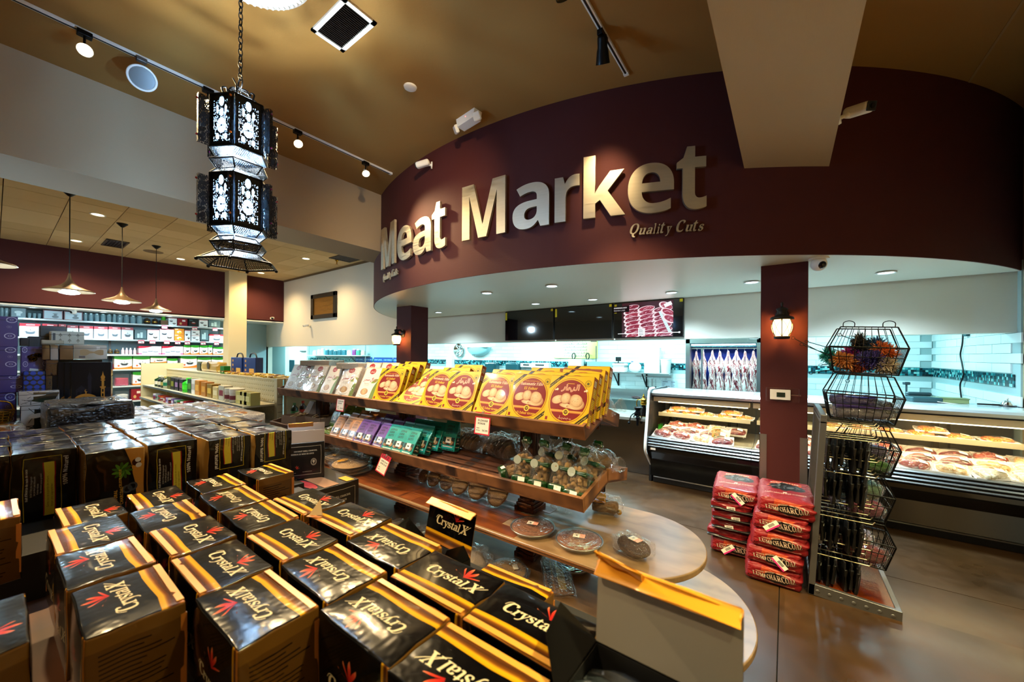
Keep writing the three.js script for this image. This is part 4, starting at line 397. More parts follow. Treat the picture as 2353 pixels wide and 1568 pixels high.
function meatTray(kind, x, y, z, tilt, turn, label, group) {
  let p = trayProto[kind];
  if (!p) { p = trayProto[kind] = thing('meat_tray', label, 'meat tray', [0, 0, 0], 0, group); const r = rng(kind.length * 31); mesh('foam_tray', [bx(0.2, 0.008, 0.14, 0, 0.006, 0, 0.003), ...[[0, 0.078], [0, -0.078]].map(([u, v]) => bx(0.22, 0.008, 0.03, 0, 0.014, 0).rotateX(v > 0 ? -0.6 : 0.6).translate(u, 0, v)), ...[-0.106, 0.106].map((u) => bx(0.03, 0.008, 0.16, 0, 0.014, 0).rotateZ(u > 0 ? 0.6 : -0.6).translate(u, 0, 0))], foam, p);
    const gs = []; const n = kind === 'steak' ? 3 : 9; for (let i = 0; i < n; i++) gs.push(new THREE.SphereGeometry(1, 14, 10).scale(kind === 'steak' ? 0.07 : 0.04 + 0.02 * r(), 0.016 + 0.01 * r(), kind === 'steak' ? 0.05 : 0.025 + 0.015 * r()).rotateY(r() * 3).translate((r() - 0.5) * 0.12, 0.024, (r() - 0.5) * 0.075)); mesh('meat', gs, std(0xffffff, 0.3, 0, { map: meatMap(meats[kind]) }), p);
    mesh('film', new THREE.SphereGeometry(1, 20, 8, 0, 6.29, 0, Math.PI / 2).scale(0.118, 0.04, 0.088).translate(0, 0.014, 0), film, p); mesh('price_label', bx(0.055, 0.001, 0.04, 0, 0, 0).rotateZ(-0.2).translate(0.05, 0.05, 0.02), tagPaper, p); p.position.set(x, y, z); p.rotation.set(tilt, turn, 0); if (kind !== 'mince') p.scale.set(1.02, 1.5, 1.12); return p; }
  const c = copy(p, label, [x, y, z], undefined, group); c.rotation.set(tilt, turn, 0); return c;
}
{ const r = rng(55), side = (x) => (x < -0.25 ? 'left case' : 'right case'), cnt = {}; const put = (kind, x, y, z, tilt, where, grp) => { const key = kind + side(x) + where; cnt[key] = (cnt[key] ?? -1) + 1; meatTray(kind, x, y, z, tilt, (r() - 0.5) * 0.4, `${trayLabel[kind]} ${where}, ${side(x)}, ${nth[cnt[key]]} from its left end`, grp); };
  for (const [x, s] of [[-1.2, 1], [-1.01, 1], [-0.8, 0], [-0.6, 1], [-0.41, 0], [0.42, 0], [0.62, 0], [0.84, 0], [1.05, 1], [1.28, 0], [1.52, 0]]) { put('mince', x, 0.851, -5.26, 0.06, 'on the upper shelf', 'trays on the upper shelves'); if (s) put('mince', x + 0.07, 0.896, -5.27, 0.12, 'lying across others, upper shelf', 'trays on the upper shelves'); }
  const deckTint = 0, rowf = ['ribs', 'ribs', 'chicken', 'steak', 'ribs', 'steak', 'ribs', 'steak', 'ribs', 'ribs', 'ribs', 'chicken', 'tripe', 'tripe'], rowb = ['steak', 'steak', 'steak', 'kebab', 'steak', 'steak', 'ribs', 'ribs', 'ribs', 'ribs', 'steak', 'steak', 'chicken', 'tripe'];
  for (let i = 0; i < 14; i++) { const x = -1.25 + i * 0.22; if (x > -0.42 && x < -0.18) continue; put(rowb[(i * 5 + 3) % 14] === 'kebab' ? 'ribs' : rowb[(i * 5 + 3) % 14], x + 0.1, 0.664, -5.29, 0.32, 'in the rear row', 'trays on the lower decks'); put(rowf[i], x, 0.6, -4.965, 0.34, 'in the front row', 'trays on the lower decks'); if (rowb[i] === 'kebab') put('kebab', x - 0.05, 0.67, -5.09, 0.9, 'propped up', 'trays on the lower decks'); else put(rowb[i], x + 0.06, 0.636, -5.12, 0.34, 'in the back row', 'trays on the lower decks'); } }
{ const t = thing('fake_grass', 'bright green plastic grass divider in the corner of the left case', 'divider', [-1.33, 0.6, -5.16], 0.25); const r = rng(8), gs = []; for (let i = 0; i < 160; i++) { const z = (r() - 0.5) * 0.44, a = r() * 6.28; gs.push(bar([0.0, 0.03, z], [0.03 * Math.cos(a), 0.05 + 0.05 * r(), z + 0.02 * Math.sin(a)], 0.0035, 3, 0.001)); } mesh('blades', gs, std(0x12b81c, 0.5), t); mesh('strip', bx(0.05, 0.035, 0.46, 0, 0.018, 0, 0.01), std(0x0c8a16, 0.5), t); t.rotation.x = 0.0; }
// on top of the right case
{ const t = thing('desk_phone', 'grey-teal tape and phone dispenser on top of the right meat case', 'telephone', [1.12, 1.155, -5.55], 0.3); mesh('base', bx(0.24, 0.05, 0.16, 0, 0.025, 0, 0.015), std(0x23474d, 0.35), t); mesh('handset', bx(0.2, 0.04, 0.05, -0.02, 0.075, -0.02, 0.018), std(0x1a363c, 0.35), t); mesh('stand', [bar([-0.1, 0.05, -0.05], [-0.1, 0.17, -0.05], 0.008), bx(0.05, 0.03, 0.04, -0.1, 0.18, -0.05, 0.008)], std(0x1a363c, 0.35), t); mesh('paper', bx(0.16, 0.006, 0.12, 0.15, 0.02, 0.04).rotateZ(-0.12), whitePaint, t); }
{ const t = thing('cardboard_flat', 'flat tan cardboard box lid on the right meat case behind the phone', 'box', [1.32, 1.153, -5.62]); mesh('lid', bx(0.24, 0.05, 0.1, 0, 0.025, 0, 0.004), std(0x7c8a5a, 0.7), t); mesh('lip', bx(0.25, 0.012, 0.11, 0, 0.046, 0, 0.003), std(0x6a7a50, 0.7), t); }
{ const t = thing('service_bell', 'small chrome service bell with dark base on the right case', 'bell', [1.66, 1.155, -5.52]); mesh('base', cyl(0.05, 0.055, 0.012, 0, 0.006, 0, 24), black, t); mesh('dome', new THREE.SphereGeometry(0.043, 24, 12, 0, 6.29, 0, Math.PI / 2).translate(0, 0.012, 0), chrome, t); mesh('button', [cyl(0.005, 0.005, 0.02, 0, 0.06, 0, 10), ball(0.009, 0, 0.07, 0)], chrome, t); }
{ const t = thing('marker_pen', 'black marker pen lying beside the service bell', 'pen', [1.53, 1.165, -5.5]); mesh('barrel', cyl(0.008, 0.008, 0.12, 0, 0, 0, 12).rotateZ(Math.PI / 2), black, t); mesh('cap', cyl(0.009, 0.009, 0.05, 0, 0, 0, 12).rotateZ(Math.PI / 2).translate(0.055, 0, 0), black, t); }
{ const t = thing('hanging_cable', 'wavy black cable hanging down the white tiled corner wall', 'cable', [1.7, 1.02, -6.8]); mesh('cable', tube([[0, 0.9, 0.02], [0, 0.75, 0.0], [0, 0.62, -0.06], [0, 0.5, 0.0], [0, 0.38, 0.04], [0, 0.26, -0.06], [0, 0.15, -0.04], [0, 0, 0.03]], 0.008, 60, 6), black, t); mesh('plug', bx(0.03, 0.05, 0.1, 0, 0.86, 0.12, 0.01), std(0x0c4a50, 0.5), t); }

// ---------- printed cartons and bags: rounded boxes that take one printed sheet ----------
function softBox(w, h, d, o = {}) {
  const n = o.seg ?? 5, r = Math.min(o.r ?? 0.004, w / 3, h / 3, d / 3), b = o.bulge ?? 0, g = new THREE.BoxGeometry(2, 2, 2, n, n, n), p = g.attributes.position, u = g.attributes.uv, H = [w / 2, h / 2, d / 2], ns = noise2((o.seed ?? 1) * 13 + 7, 16), amp = o.noise ?? 0;
  const map = (t, half) => { const i = Math.round((t + 1) / 2 * n); if (i === 0) return -half; if (i === n) return half; return -(half - r) + (i - 1) / (n - 2) * 2 * (half - r); };
  const per = (n + 1) * (n + 1);
  for (let i = 0; i < p.count; i++) {
    const t = [p.getX(i), p.getY(i), p.getZ(i)], q = t.map((v, k) => map(v, H[k])), c = q.map((v, k) => Math.max(-(H[k] - r), Math.min(H[k] - r, v))), e = q.map((v, k) => v - c[k]), L = Math.hypot(...e);
    const f = Math.floor(i / per); let s = q;
    if (L > r) s = c.map((v, k) => v + e[k] / L * r);
    const nn = q.map((v, k) => v / H[k]), fx = 1 - nn[0] ** 2, fy = 1 - nn[1] ** 2, fz = 1 - nn[2] ** 2, bl = [b * fy * fz, b * fx * fz * (o.bulgeY ?? 1), b * fx * fy];
    const ax = f >> 1; s = s.map((v, k) => v + Math.sign(nn[k]) * (Math.abs(nn[k]) > 0.98 ? bl[k] : 0));
    if (amp) { const a = ns(nn[0] * 2.3 + 8, nn[1] * 2.3 + nn[2] * 1.7 + 8) - 0.5, a2 = ns(nn[2] * 2.6 + 3, nn[0] * 1.9 + nn[1] * 2.2 + 5) - 0.5; s[0] += amp * a; s[1] += amp * a2; s[2] += amp * (a + a2) * 0.6; }
    if (o.shape) s = o.shape(s, nn);
    p.setXYZ(i, ...s);
    const rc = o.rects?.[f]; if (rc) { const j = i % per, iy = Math.floor(j / (n + 1)), ix = j % (n + 1), fu = [[2, -1], [2, 1], [0, 1], [0, 1], [0, 1], [0, -1]][f], fv = [[1, 1], [1, 1], [2, -1], [2, 1], [1, 1], [1, 1]][f], uu = (q[fu[0]] * fu[1] / H[fu[0]] + 1) / 2, vv = (q[fv[0]] * fv[1] / H[fv[0]] + 1) / 2; u.setXY(i, rc[0] + (rc[2] - rc[0]) * uu, rc[1] + (rc[3] - rc[1]) * vv); }
  }
  const keep = u.array.slice(); g.computeVertexNormals();
  // one smooth normal per shared corner so that rounded edges shade softly
  const nm = g.attributes.normal, hash = {}; for (let i = 0; i < p.count; i++) { const k = [p.getX(i), p.getY(i), p.getZ(i)].map((v) => v.toFixed(5)).join(); (hash[k] ||= []).push(i); }
  for (const k in hash) if (hash[k].length > 1) { const s = V(0, 0, 0); for (const i of hash[k]) s.add(V(nm.getX(i), nm.getY(i), nm.getZ(i))); s.normalize(); for (const i of hash[k]) nm.setXYZ(i, s.x, s.y, s.z); }
  u.array.set(keep); return g;
}
const wrapFilm = phy(0xffffff, 0.04, { transmission: 0.97, thickness: 0, ior: 1.4, bumpMap: null, bumpScale: 0.004 });
const wrinkle = (u, v) => 128 + 90 * (n16(u * 10, v * 10) - 0.5) + 90 * (n64(u * 26, v * 18) - 0.5);
const crinkle = dataTex(256, 256, (u, v) => { const k = Math.abs(n16(u * 12, v * 12) - 0.5) * 2, q = Math.abs(n64(u * 30, v * 30) - 0.5) * 2, s = 255 * Math.min(1, 0.7 * k + 0.5 * q); return [s, s, s]; }, true);
wrapFilm.bumpMap = crinkle; wrapFilm.bumpScale = 0.008; wrapFilm.roughness = 0.02;

// ---------- charcoal bags ----------
const bagTex = cv(1024, 512, (x, w, h) => {   // left half: front face, right half: top face
  x.fillStyle = '#8e1620'; x.fillRect(0, 0, w, h); const r = rng(17);
  for (let i = 0; i < 16; i++) { x.fillStyle = ['#a8202a', '#7a1019', '#c2402a'][i % 3]; x.globalAlpha = 0.5; x.beginPath(); const u = r() * w, v = r() * h; x.moveTo(u, v); x.lineTo(u + 120 * r(), v + 60); x.lineTo(u + 60, v + 140 * r()); x.fill(); } x.globalAlpha = 1;
  x.fillStyle = '#c4502c'; x.beginPath(); x.moveTo(150, 8); x.lineTo(400, 14); x.lineTo(370, 90); x.lineTo(120, 80); x.fill();
  x.fillStyle = '#141012'; x.beginPath(); for (let i = 0; i <= 20; i++) { const a = i / 20 * 6.28; x.lineTo(270 + 130 * Math.cos(a) * (0.85 + 0.3 * r()), 108 + 52 * Math.sin(a) * (0.8 + 0.4 * r())); } x.fill();
  x.fillStyle = '#e8dcc4'; x.font = 'bold 62px serif'; x.strokeStyle = '#20100c'; x.lineWidth = 8; x.strokeText('LUMP CHARCOAL', 56, 124, 400); x.fillText('LUMP CHARCOAL', 56, 124, 400); x.font = 'bold 20px sans-serif'; x.fillText('PREMIUM · RESTAURANT · 100% NATURAL', 80, 68, 340); x.fillRect(70, 160, 380, 4);
  x.save(); x.translate(512, 0); x.fillStyle = '#c4502c'; x.beginPath(); x.moveTo(120, 30); x.lineTo(420, 60); x.lineTo(380, 260); x.lineTo(60, 220); x.fill(); x.fillStyle = '#15181b'; x.beginPath(); for (let i = 0; i <= 26; i++) { const a = i / 26 * 6.28; x.lineTo(256 + 190 * Math.cos(a) * (0.8 + 0.35 * r()), 190 + 110 * Math.sin(a) * (0.7 + 0.5 * r())); } x.fill(); for (let i = 0; i < 26; i++) { x.fillStyle = ['#3d4a50', '#5b6d72', '#0a0c0d', '#262d31'][i % 4]; x.beginPath(); x.ellipse(110 + 290 * r(), 130 + 120 * r(), 14 + 22 * r(), 8 + 16 * r(), r() * 3, 0, 7); x.fill(); }
  x.fillStyle = '#eadfca'; x.font = 'bold 40px sans-serif'; x.fillText('BURNS HOTTER', 90, 90, 330); x.font = 'bold 30px sans-serif'; x.fillText('LASTS LONGER AND CLEANER', 40, 380, 430); x.fillRect(240, 330, 40, 26); x.restore();
});
const bagMat = phy(0xd8c8c8, 0.5, { map: bagTex, specularIntensity: 0.5, clearcoat: 0.25, clearcoatRoughness: 0.2, bumpMap: crinkle, bumpScale: 0.006 }), bagSeal = std(0x161618, 0.35), pinkTag = std(0xd8308c, 0.5), blankRed = [0.01, 0.01, 0.06, 0.04];
const bagRects = (face) => [blankRed, blankRed, [0.5, 0, 1, 1], blankRed, face ? [0, 1 - 200 / 512, 0.5, 1] : [0.02, 0.02, 0.3, 0.1], blankRed];
const bagGeoA = softBox(0.315, 0.122, 0.5, { r: 0.02, seg: 9, bulge: 0.01, noise: 0.026, seed: 3, rects: bagRects(true) }), bagGeoB = softBox(0.29, 0.08, 0.48, { r: 0.018, seg: 9, bulge: 0.006, noise: 0.022, seed: 5, rects: bagRects(false) });
function charcoalBag(label, x, y, z, face, turn, stack, tagAt) {
  const t = thing('charcoal_bag', label, 'charcoal bag', [x, y, z], turn, stack), hh = face ? 0.061 : 0.04;
  mesh('bag_body', face ? bagGeoA : bagGeoB, bagMat, t).position.y = hh;
  if (face) mesh('seal_strip', softBox(0.24, 0.012, 0.05, { r: 0.004, noise: 0.02, seed: 8 }).translate(0, hh + 0.035, -0.25), bagSeal, t); else mesh('seal_strip', [softBox(0.3, 0.012, 0.05, { r: 0.004, noise: 0.016, seed: 9, seg: 7 }).translate(0.01, hh - 0.016, 0.25)], bagSeal, t);
  if (tagAt !== undefined) { const p = new THREE.Group(); p.name = 'price_tag'; p.position.set(tagAt, hh - 0.005, face ? 0.272 : 0.255); p.rotation.z = face ? (tagAt > 0 ? -0.8 : 0.7) : 0.1; t.add(p); mesh('paper', bx(face ? 0.1 : 0.06, 0.03, 0.0015), tagPaper, p); mesh('barcode', [...Array(7)].map((_, i) => bx(0.003, 0.018, 0.001, -0.015 + i * 0.006, 0, 0.001)), black, p); if (face) mesh('pink_edge', bx(0.1, 0.011, 0.0015, 0, -0.02, 0), pinkTag, p); }
  return t;
}
{ const R = 'right stack of red charcoal bags', x0 = [-0.075, -0.06, -0.045, -0.02, 0.0]; for (let i = 0; i < 5; i++) charcoalBag(['bottom red bag of the charcoal stack leaning on the wire rack, no price tag', 'red charcoal bag second from the floor in the stack by the rack, tag tilted', 'middle red charcoal bag of the stack by the rack, no price tag', 'red charcoal bag second from the top by the rack, pink-edged tag on it', 'top red charcoal bag by the rack, black lumps printed on its top'][i], x0[i], 0.002 + i * 0.121, -3.46 - i * 0.004, true, [0.03, -0.02, 0.05, -0.04, 0.02][i], R, [undefined, 0.04, undefined, -0.05, undefined][i]);
  const L = 'left stack of red charcoal bags', ls = ['lowest red charcoal bag of the left stack, price tag over its print', 'flat red charcoal bag on the lowest of the left stack, plain end out', 'plain red charcoal bag in the middle of the left stack', 'plain red charcoal bag with black seal edge under the topmost two, left stack', 'plain red charcoal bag right under the top one of the left stack', 'top red charcoal bag of the left stack with tilted pink-edged tag']; let y = 0.002; for (let i = 0; i < 6; i++) { const f = i === 0 || i === 5; charcoalBag(ls[i], [-0.345, -0.365, -0.355, -0.36, -0.345, -0.335][i], y, -3.74, f, [0.05, -0.06, 0.04, 0.08, -0.03, 0.05][i], L, [-0.04, undefined, -0.02, 0.02, 0.0, 0.02][i]); y += f ? 0.112 : 0.076; } }

// ---------- thermostat on the pillar ----------
{ const t = thing('thermostat', 'white thermostat in a clear locked cover on the maroon pillar', 'thermostat', [-0.03, 1.275, -3.998]); mesh('controller', bx(0.145, 0.088, 0.02, -0.01, 0, 0.011, 0.004), whiteGloss, t); mesh('display', bx(0.06, 0.04, 0.002, -0.005, 0.0, 0.022), std(0x2b3a2e, 0.2), t); mesh('digits', quad(0.03, 0.022, -0.003, 0, 0.0235), std(0x11180f, 0.5, 0, { alphaMap: cv(64, 48, (x) => { x.fillStyle = '#000'; x.fillRect(0, 0, 64, 48); x.fillStyle = '#fff'; x.font = 'bold 44px sans-serif'; x.fillText('69', 6, 41); }, { data: true }), alphaTest: 0.5 }), t); mesh('clear_cover', bx(0.235, 0.125, 0.05, 0.005, 0, 0.027, 0.012), phy(0xffffff, 0.05, { transmission: 1, thickness: 0, ior: 1.45 }), t); mesh('lock', [cyl(0.006, 0.006, 0.05, 0, 0, 0, 10).rotateZ(Math.PI / 2).translate(0.09, 0.004, 0.055), cyl(0.008, 0.008, 0.012, 0, 0, 0, 10).rotateZ(Math.PI / 2).translate(0.125, 0.004, 0.05)], chrome, t); }

// ---------- wire basket rack ----------
const RX = 0.126, RZ = -3.24, lean = -0.05;
const rackP = (x, y, z) => { const c = Math.cos(lean), s = Math.sin(lean); return [RX + x * c - y * s, y * c + x * s + 0.004, RZ + z]; };
{
  const t = thing('basket_rack', 'tall metal sales rack with stacked wire baskets and prong rows', 'rack', [RX, 0.004, RZ]); t.rotation.z = lean; const alu = std(0x77777a, 0.4, 0.8), wire = std(0x0d0d0e, 0.4, 0.6), prong = std(0xb8ad92, 0.3, 0.9);
  mesh('base_frame', [bx(0.45, 0.075, 0.03, 0.225, 0.038, -0.015, 0.004), bx(0.45, 0.075, 0.03, 0.225, 0.038, -0.735, 0.004), bx(0.03, 0.075, 0.7, 0.435, 0.038, -0.375, 0.004), bx(0.03, 0.075, 0.7, 0.015, 0.038, -0.375, 0.004)], alu, t);
  mesh('base_board', bx(0.39, 0.02, 0.69, 0.225, 0.062, -0.375), std(0x9a5c34, 0.22, 0, { map: plankTex }), t); for (let i = 0; i < 7; i++) mesh('rivet', new THREE.SphereGeometry(0.011, 12, 8).scale(1, 1, 0.35).translate(0.05 + i * 0.06, 0.036, 0.001), alu, t);
  mesh('post', bx(0.036, 1.19, 0.05, 0.018, 0.595, -0.025, 0.004), alu, t); mesh('post', bx(0.036, 1.19, 0.05, 0.018, 0.595, -0.725, 0.004), alu, t); mesh('top_bar', [bx(0.036, 0.03, 0.75, 0.018, 1.2, -0.375, 0.004), bx(0.036, 0.016, 0.75, 0.018, 1.165, -0.375, 0.004)], alu, t); mesh('back_grid', [...Array(9)].map((_, i) => bx(0.006, 1.1, 0.006, 0.012, 0.62, -0.09 - i * 0.07)), greyMetal, t);
  const rows = [0.26, 0.36, 0.53, 0.63, 0.83, 0.93, 1.06, 1.14]; for (const y of rows) for (let k = 0; k < 4; k++) mesh('prong', [bar([0.03, y, -0.07 - k * 0.09], [0.3, y + 0.012, -0.07 - k * 0.09], 0.0032, 6), bar([0.3, y + 0.012, -0.07 - k * 0.09], [0.31, y + 0.03, -0.07 - k * 0.09], 0.0032, 6)], prong, t);
  // baskets
  const by = [0.18, 0.5, 0.82, 1.165, 1.5], basket = (y, k) => { const b = new THREE.Group(); b.name = 'wire_basket'; b.position.set([0.29, 0.27, 0.28, 0.24, 0.24][k], y - (k > 2 ? 0.0 : 0), -0.42); t.add(b); const W = k > 2 ? 0.2 : 0.16, w = W - 0.035, D = 0.15, d = 0.115, h = 0.18, hi = k > 2 ? 0.14 : 0.12, top = W - 0.055;
    const f = [], q = 0.005; const loop = (a, c, yy, rad) => f.push(bar([-a, yy, -c], [a, yy, -c], rad), bar([-a, yy, c], [a, yy, c], rad), bar([-a, yy, -c], [-a, yy, c], rad), bar([a, yy, -c], [a, yy, c], rad)); loop(W, D, h, q); loop(w, d, 0, q); loop(W - 0.012, D - 0.01, h * 0.62, 0.003);
    for (const s of [-1, 1]) { f.push(bar([s * w, 0, d], [s * W, h, D], q), bar([s * w, 0, -d], [s * W, h, -D], q), bar([s * W, h, D], [s * top, h + hi, D * 0.8], 0.0045), bar([s * W, h, -D], [s * top, h + hi, -D * 0.8], 0.0045)); } f.push(bar([-top, h + hi, D * 0.8], [top, h + hi, D * 0.8], 0.0045), bar([-top, h + hi, -D * 0.8], [top, h + hi, -D * 0.8], 0.0045)); mesh('outer_frame', f, wire, b);
    const v = []; for (let i = 1; i < 9; i++) { const u = -1 + i * 2 / 9; for (const s of [-1, 1]) { v.push(bar([u * w, 0, s * d], [u * W, h, s * D], 0.0022, 4)); v.push(bar([u * W, h, s * D], [u * top, h + hi, s * D * 0.8], 0.0018, 4)); } v.push(bar([u * w, 0, -d], [u * w, 0, d], 0.0022, 4)); } for (let i = 1; i < 8; i++) { const u = -1 + i * 2 / 8; for (const s of [-1, 1]) v.push(bar([s * w, 0, u * d], [s * W, h, u * D], 0.0022, 4)); v.push(bar([-w, 0, u * d], [w, 0, u * d], 0.0022, 4)); } mesh('thin_wires', v, wire, b);
    for (const s of [-1, 1]) mesh('loop_handle', tube([[s * top * 0.7 - 0.03, h + hi, D * 0.8], [s * top * 0.7 - 0.028, h + hi + 0.03, D * 0.8], [s * top * 0.7, h + hi + 0.042, D * 0.8], [s * top * 0.7 + 0.028, h + hi + 0.03, D * 0.8], [s * top * 0.7 + 0.03, h + hi, D * 0.8]], 0.003, 20, 6), wire, b); };
  by.forEach(basket);
}
// black packaged utensils hanging on the prongs
{ const pk = std(0x0b0b0c, 0.35), card = std(0x14161a, 0.4), lime = std(0x6fae1e, 0.5); let proto; const rowsU = [[1.06, 'top'], [0.83, 'second'], [0.53, 'third'], [0.26, 'lowest']]; rowsU.forEach(([y, nm]) => { for (let k = 0; k < 4; k++) for (let i = 0; i < 6; i++) { const p = rackP(0.055 + i * 0.04, y - 0.004, -0.07 - k * 0.09), lab = `black packed utensil on the rack, ${nm} row, ${['front', 'second', 'third', 'back'][k]} prong, ${nth[i]} from the post`, grp = `utensils on the ${nm} prong row`;
  if (!proto) { proto = thing('hanging_utensil', lab, 'utensil', p, 0, grp); mesh('header_card', bx(0.008, 0.05, 0.055, 0, -0.02, 0, 0.002), card, proto); mesh('blade', softBox(0.016, 0.16, 0.07, { r: 0.004, noise: 0.012, seed: 4 }).translate(0, -0.12, 0), pk, proto); mesh('price_sticker', bx(0.001, 0.016, 0.02, 0.0075, -0.07, 0.012), tagPaper, proto); proto.rotation.z = lean; } else { const c = copy(proto, lab, p, (k * 7 + i * 3) % 5 * 0.12 - 0.24, grp); c.rotation.z = lean * (i % 3); c.scale.y = 0.8 + ((k + i * 2) % 4) * 0.1; } } }); }
// what lies in the baskets
{ const r = rng(23); const duster = (label, [x, y, z], c, c2, dir, s) => { const t = thing('feather_duster', label, 'duster', rackP(x, y, z)), d = V(...dir).normalize(); const gs = [], g2 = []; const core = V(0, 0, 0); for (let i = 0; i < 420; i++) { const a = r() * 6.28, e = (r() - 0.5) * 3.0, u = V(Math.cos(a) * Math.cos(e), Math.sin(e), Math.sin(a) * Math.cos(e)); const o = u.clone().multiplyScalar(0.012 * s).addScaledVector(d, (r() - 0.5) * 0.07 * s), q = u.clone().multiplyScalar((0.04 + 0.014 * r()) * s).add(o); (i % 3 ? gs : g2).push(bar(o.toArray(), q.toArray(), 0.0042 * s, 3, 0.0012)); } mesh('fluff', gs, std(c, 0.9), t); mesh('fluff_tips', g2, std(c2, 0.9), t); if (s > 0.7) { const hd = d.clone().multiplyScalar(-1); mesh('handle', bar([0, 0, 0], hd.clone().multiplyScalar(0.26).toArray(), 0.0032, 6), blackMetal, t); mesh('ring', new THREE.TorusGeometry(0.011, 0.002, 6, 16).applyQuaternion(new THREE.Quaternion().setFromUnitVectors(V(1, 0, 0), hd)).translate(...hd.multiplyScalar(0.27).toArray()), blackMetal, t); } };
  duster('orange and tan fluffy duster at the front left of the top wire basket', [0.13, 1.58, -0.33], 0xb86a2a, 0xd89a58, [1, -0.5, 0.1], 1.0); duster('dark blue-violet fluffy duster in the middle of the top wire basket', [0.26, 1.59, -0.33], 0x2c2a6a, 0x4a3a86, [0.7, 0.1, 0.2], 1.15); duster('rust red fluffy duster at the bottom middle of the top basket', [0.21, 1.55, -0.34], 0x8a3414, 0xa8521f, [0.9, 0.2, 0], 0.9); duster('black fluffy duster standing up in the top wire basket', [0.21, 1.7, -0.42], 0x0b0b0c, 0x1c1c1f, [0.2, 0.9, 0], 1.0); duster('deep blue fluffy duster behind the black one, top basket', [0.29, 1.69, -0.45], 0x0d3c66, 0x12507e, [0.9, 0.3, 0], 1.1); duster('bright orange fluffy duster at the right side of the top basket', [0.35, 1.66, -0.42], 0xc05a1a, 0xe07c34, [0.8, -0.4, 0], 1.05); duster('teal feathery duster hanging over the left rim of the top basket', [0.06, 1.6, -0.38], 0x157a74, 0x2a9a90, [0.9, -0.6, 0.1], 1.0); duster('magenta fluffy duster behind the tan one in the top basket', [0.17, 1.63, -0.42], 0xa0125a, 0x6a1a9a, [0.9, -0.35, 0.1], 0.8); duster('pale beige fluffy mop head at the front right of the top basket', [0.34, 1.56, -0.33], 0xb8a68a, 0xd8ccb8, [1, 0, 0], 0.95);
  const bag = (label, [x, y, z], w, h, d, c, turn, c2) => { const t = thing('plastic_packet', label, 'packet', rackP(x, y, z), turn); mesh('contents', softBox(w * 0.9, h * 0.86, d * 0.86, { r: h * 0.25, seg: 7, noise: 0.03, bulge: 0.008, seed: Math.round(x * 100) }), std(c, 0.5, 0, { bumpMap: crinkle, bumpScale: 0.01 }), t); mesh('clear_bag', softBox(w, h, d, { r: h * 0.25, seg: 7, noise: 0.035, bulge: 0.012, seed: Math.round(x * 90) + 1 }), wrapFilm, t); if (c2) mesh('cloth_edge', softBox(w * 0.95, h * 0.2, d * 0.9, { r: 0.006, noise: 0.02, seed: 4 }).translate(0, h * 0.42, 0), std(c2, 0.6), t); };
  bag('clear bag of grey and violet cloths, front of the second basket', [0.24, 1.225, -0.38], 0.3, 0.09, 0.16, 0x77717a, 0.1, 0x3a2470); bag('clear bag of dark violet cloths on top in the second basket', [0.2, 1.3, -0.43], 0.26, 0.06, 0.17, 0x4a3f78, -0.15, 0x2a2a90); bag('black cloth packet at the right end of the second basket', [0.36, 1.26, -0.42], 0.09, 0.11, 0.18, 0x15121a, 0.2);
  bag('dark purple coiled straps in the third basket', [0.28, 0.95, -0.4], 0.22, 0.09, 0.18, 0x2a124a, 0.1); bag('green net packet lying in the bottom of the third basket', [0.3, 0.86, -0.38], 0.22, 0.06, 0.16, 0x3f7a2e, 0.0); bag('clear bag with a green cap among the fourth basket goods', [0.31, 0.68, -0.4], 0.13, 0.11, 0.13, 0x8fb89a, 0.3); bag('clear bag of pink scrubbers in the fourth basket', [0.29, 0.56, -0.36], 0.2, 0.1, 0.13, 0x9a4a66, 0.05); bag('pale plastic packet behind the pink scrubbers, fourth basket', [0.2, 0.6, -0.46], 0.14, 0.1, 0.1, 0x9a9a80, 0.1);
  bag('red and white packet heap filling the lowest basket', [0.3, 0.245, -0.38], 0.24, 0.1, 0.18, 0x8a3038, 0.1); bag('white and pink packet on top in the lowest basket', [0.25, 0.33, -0.42], 0.2, 0.07, 0.16, 0xc8a8a4, -0.2); }

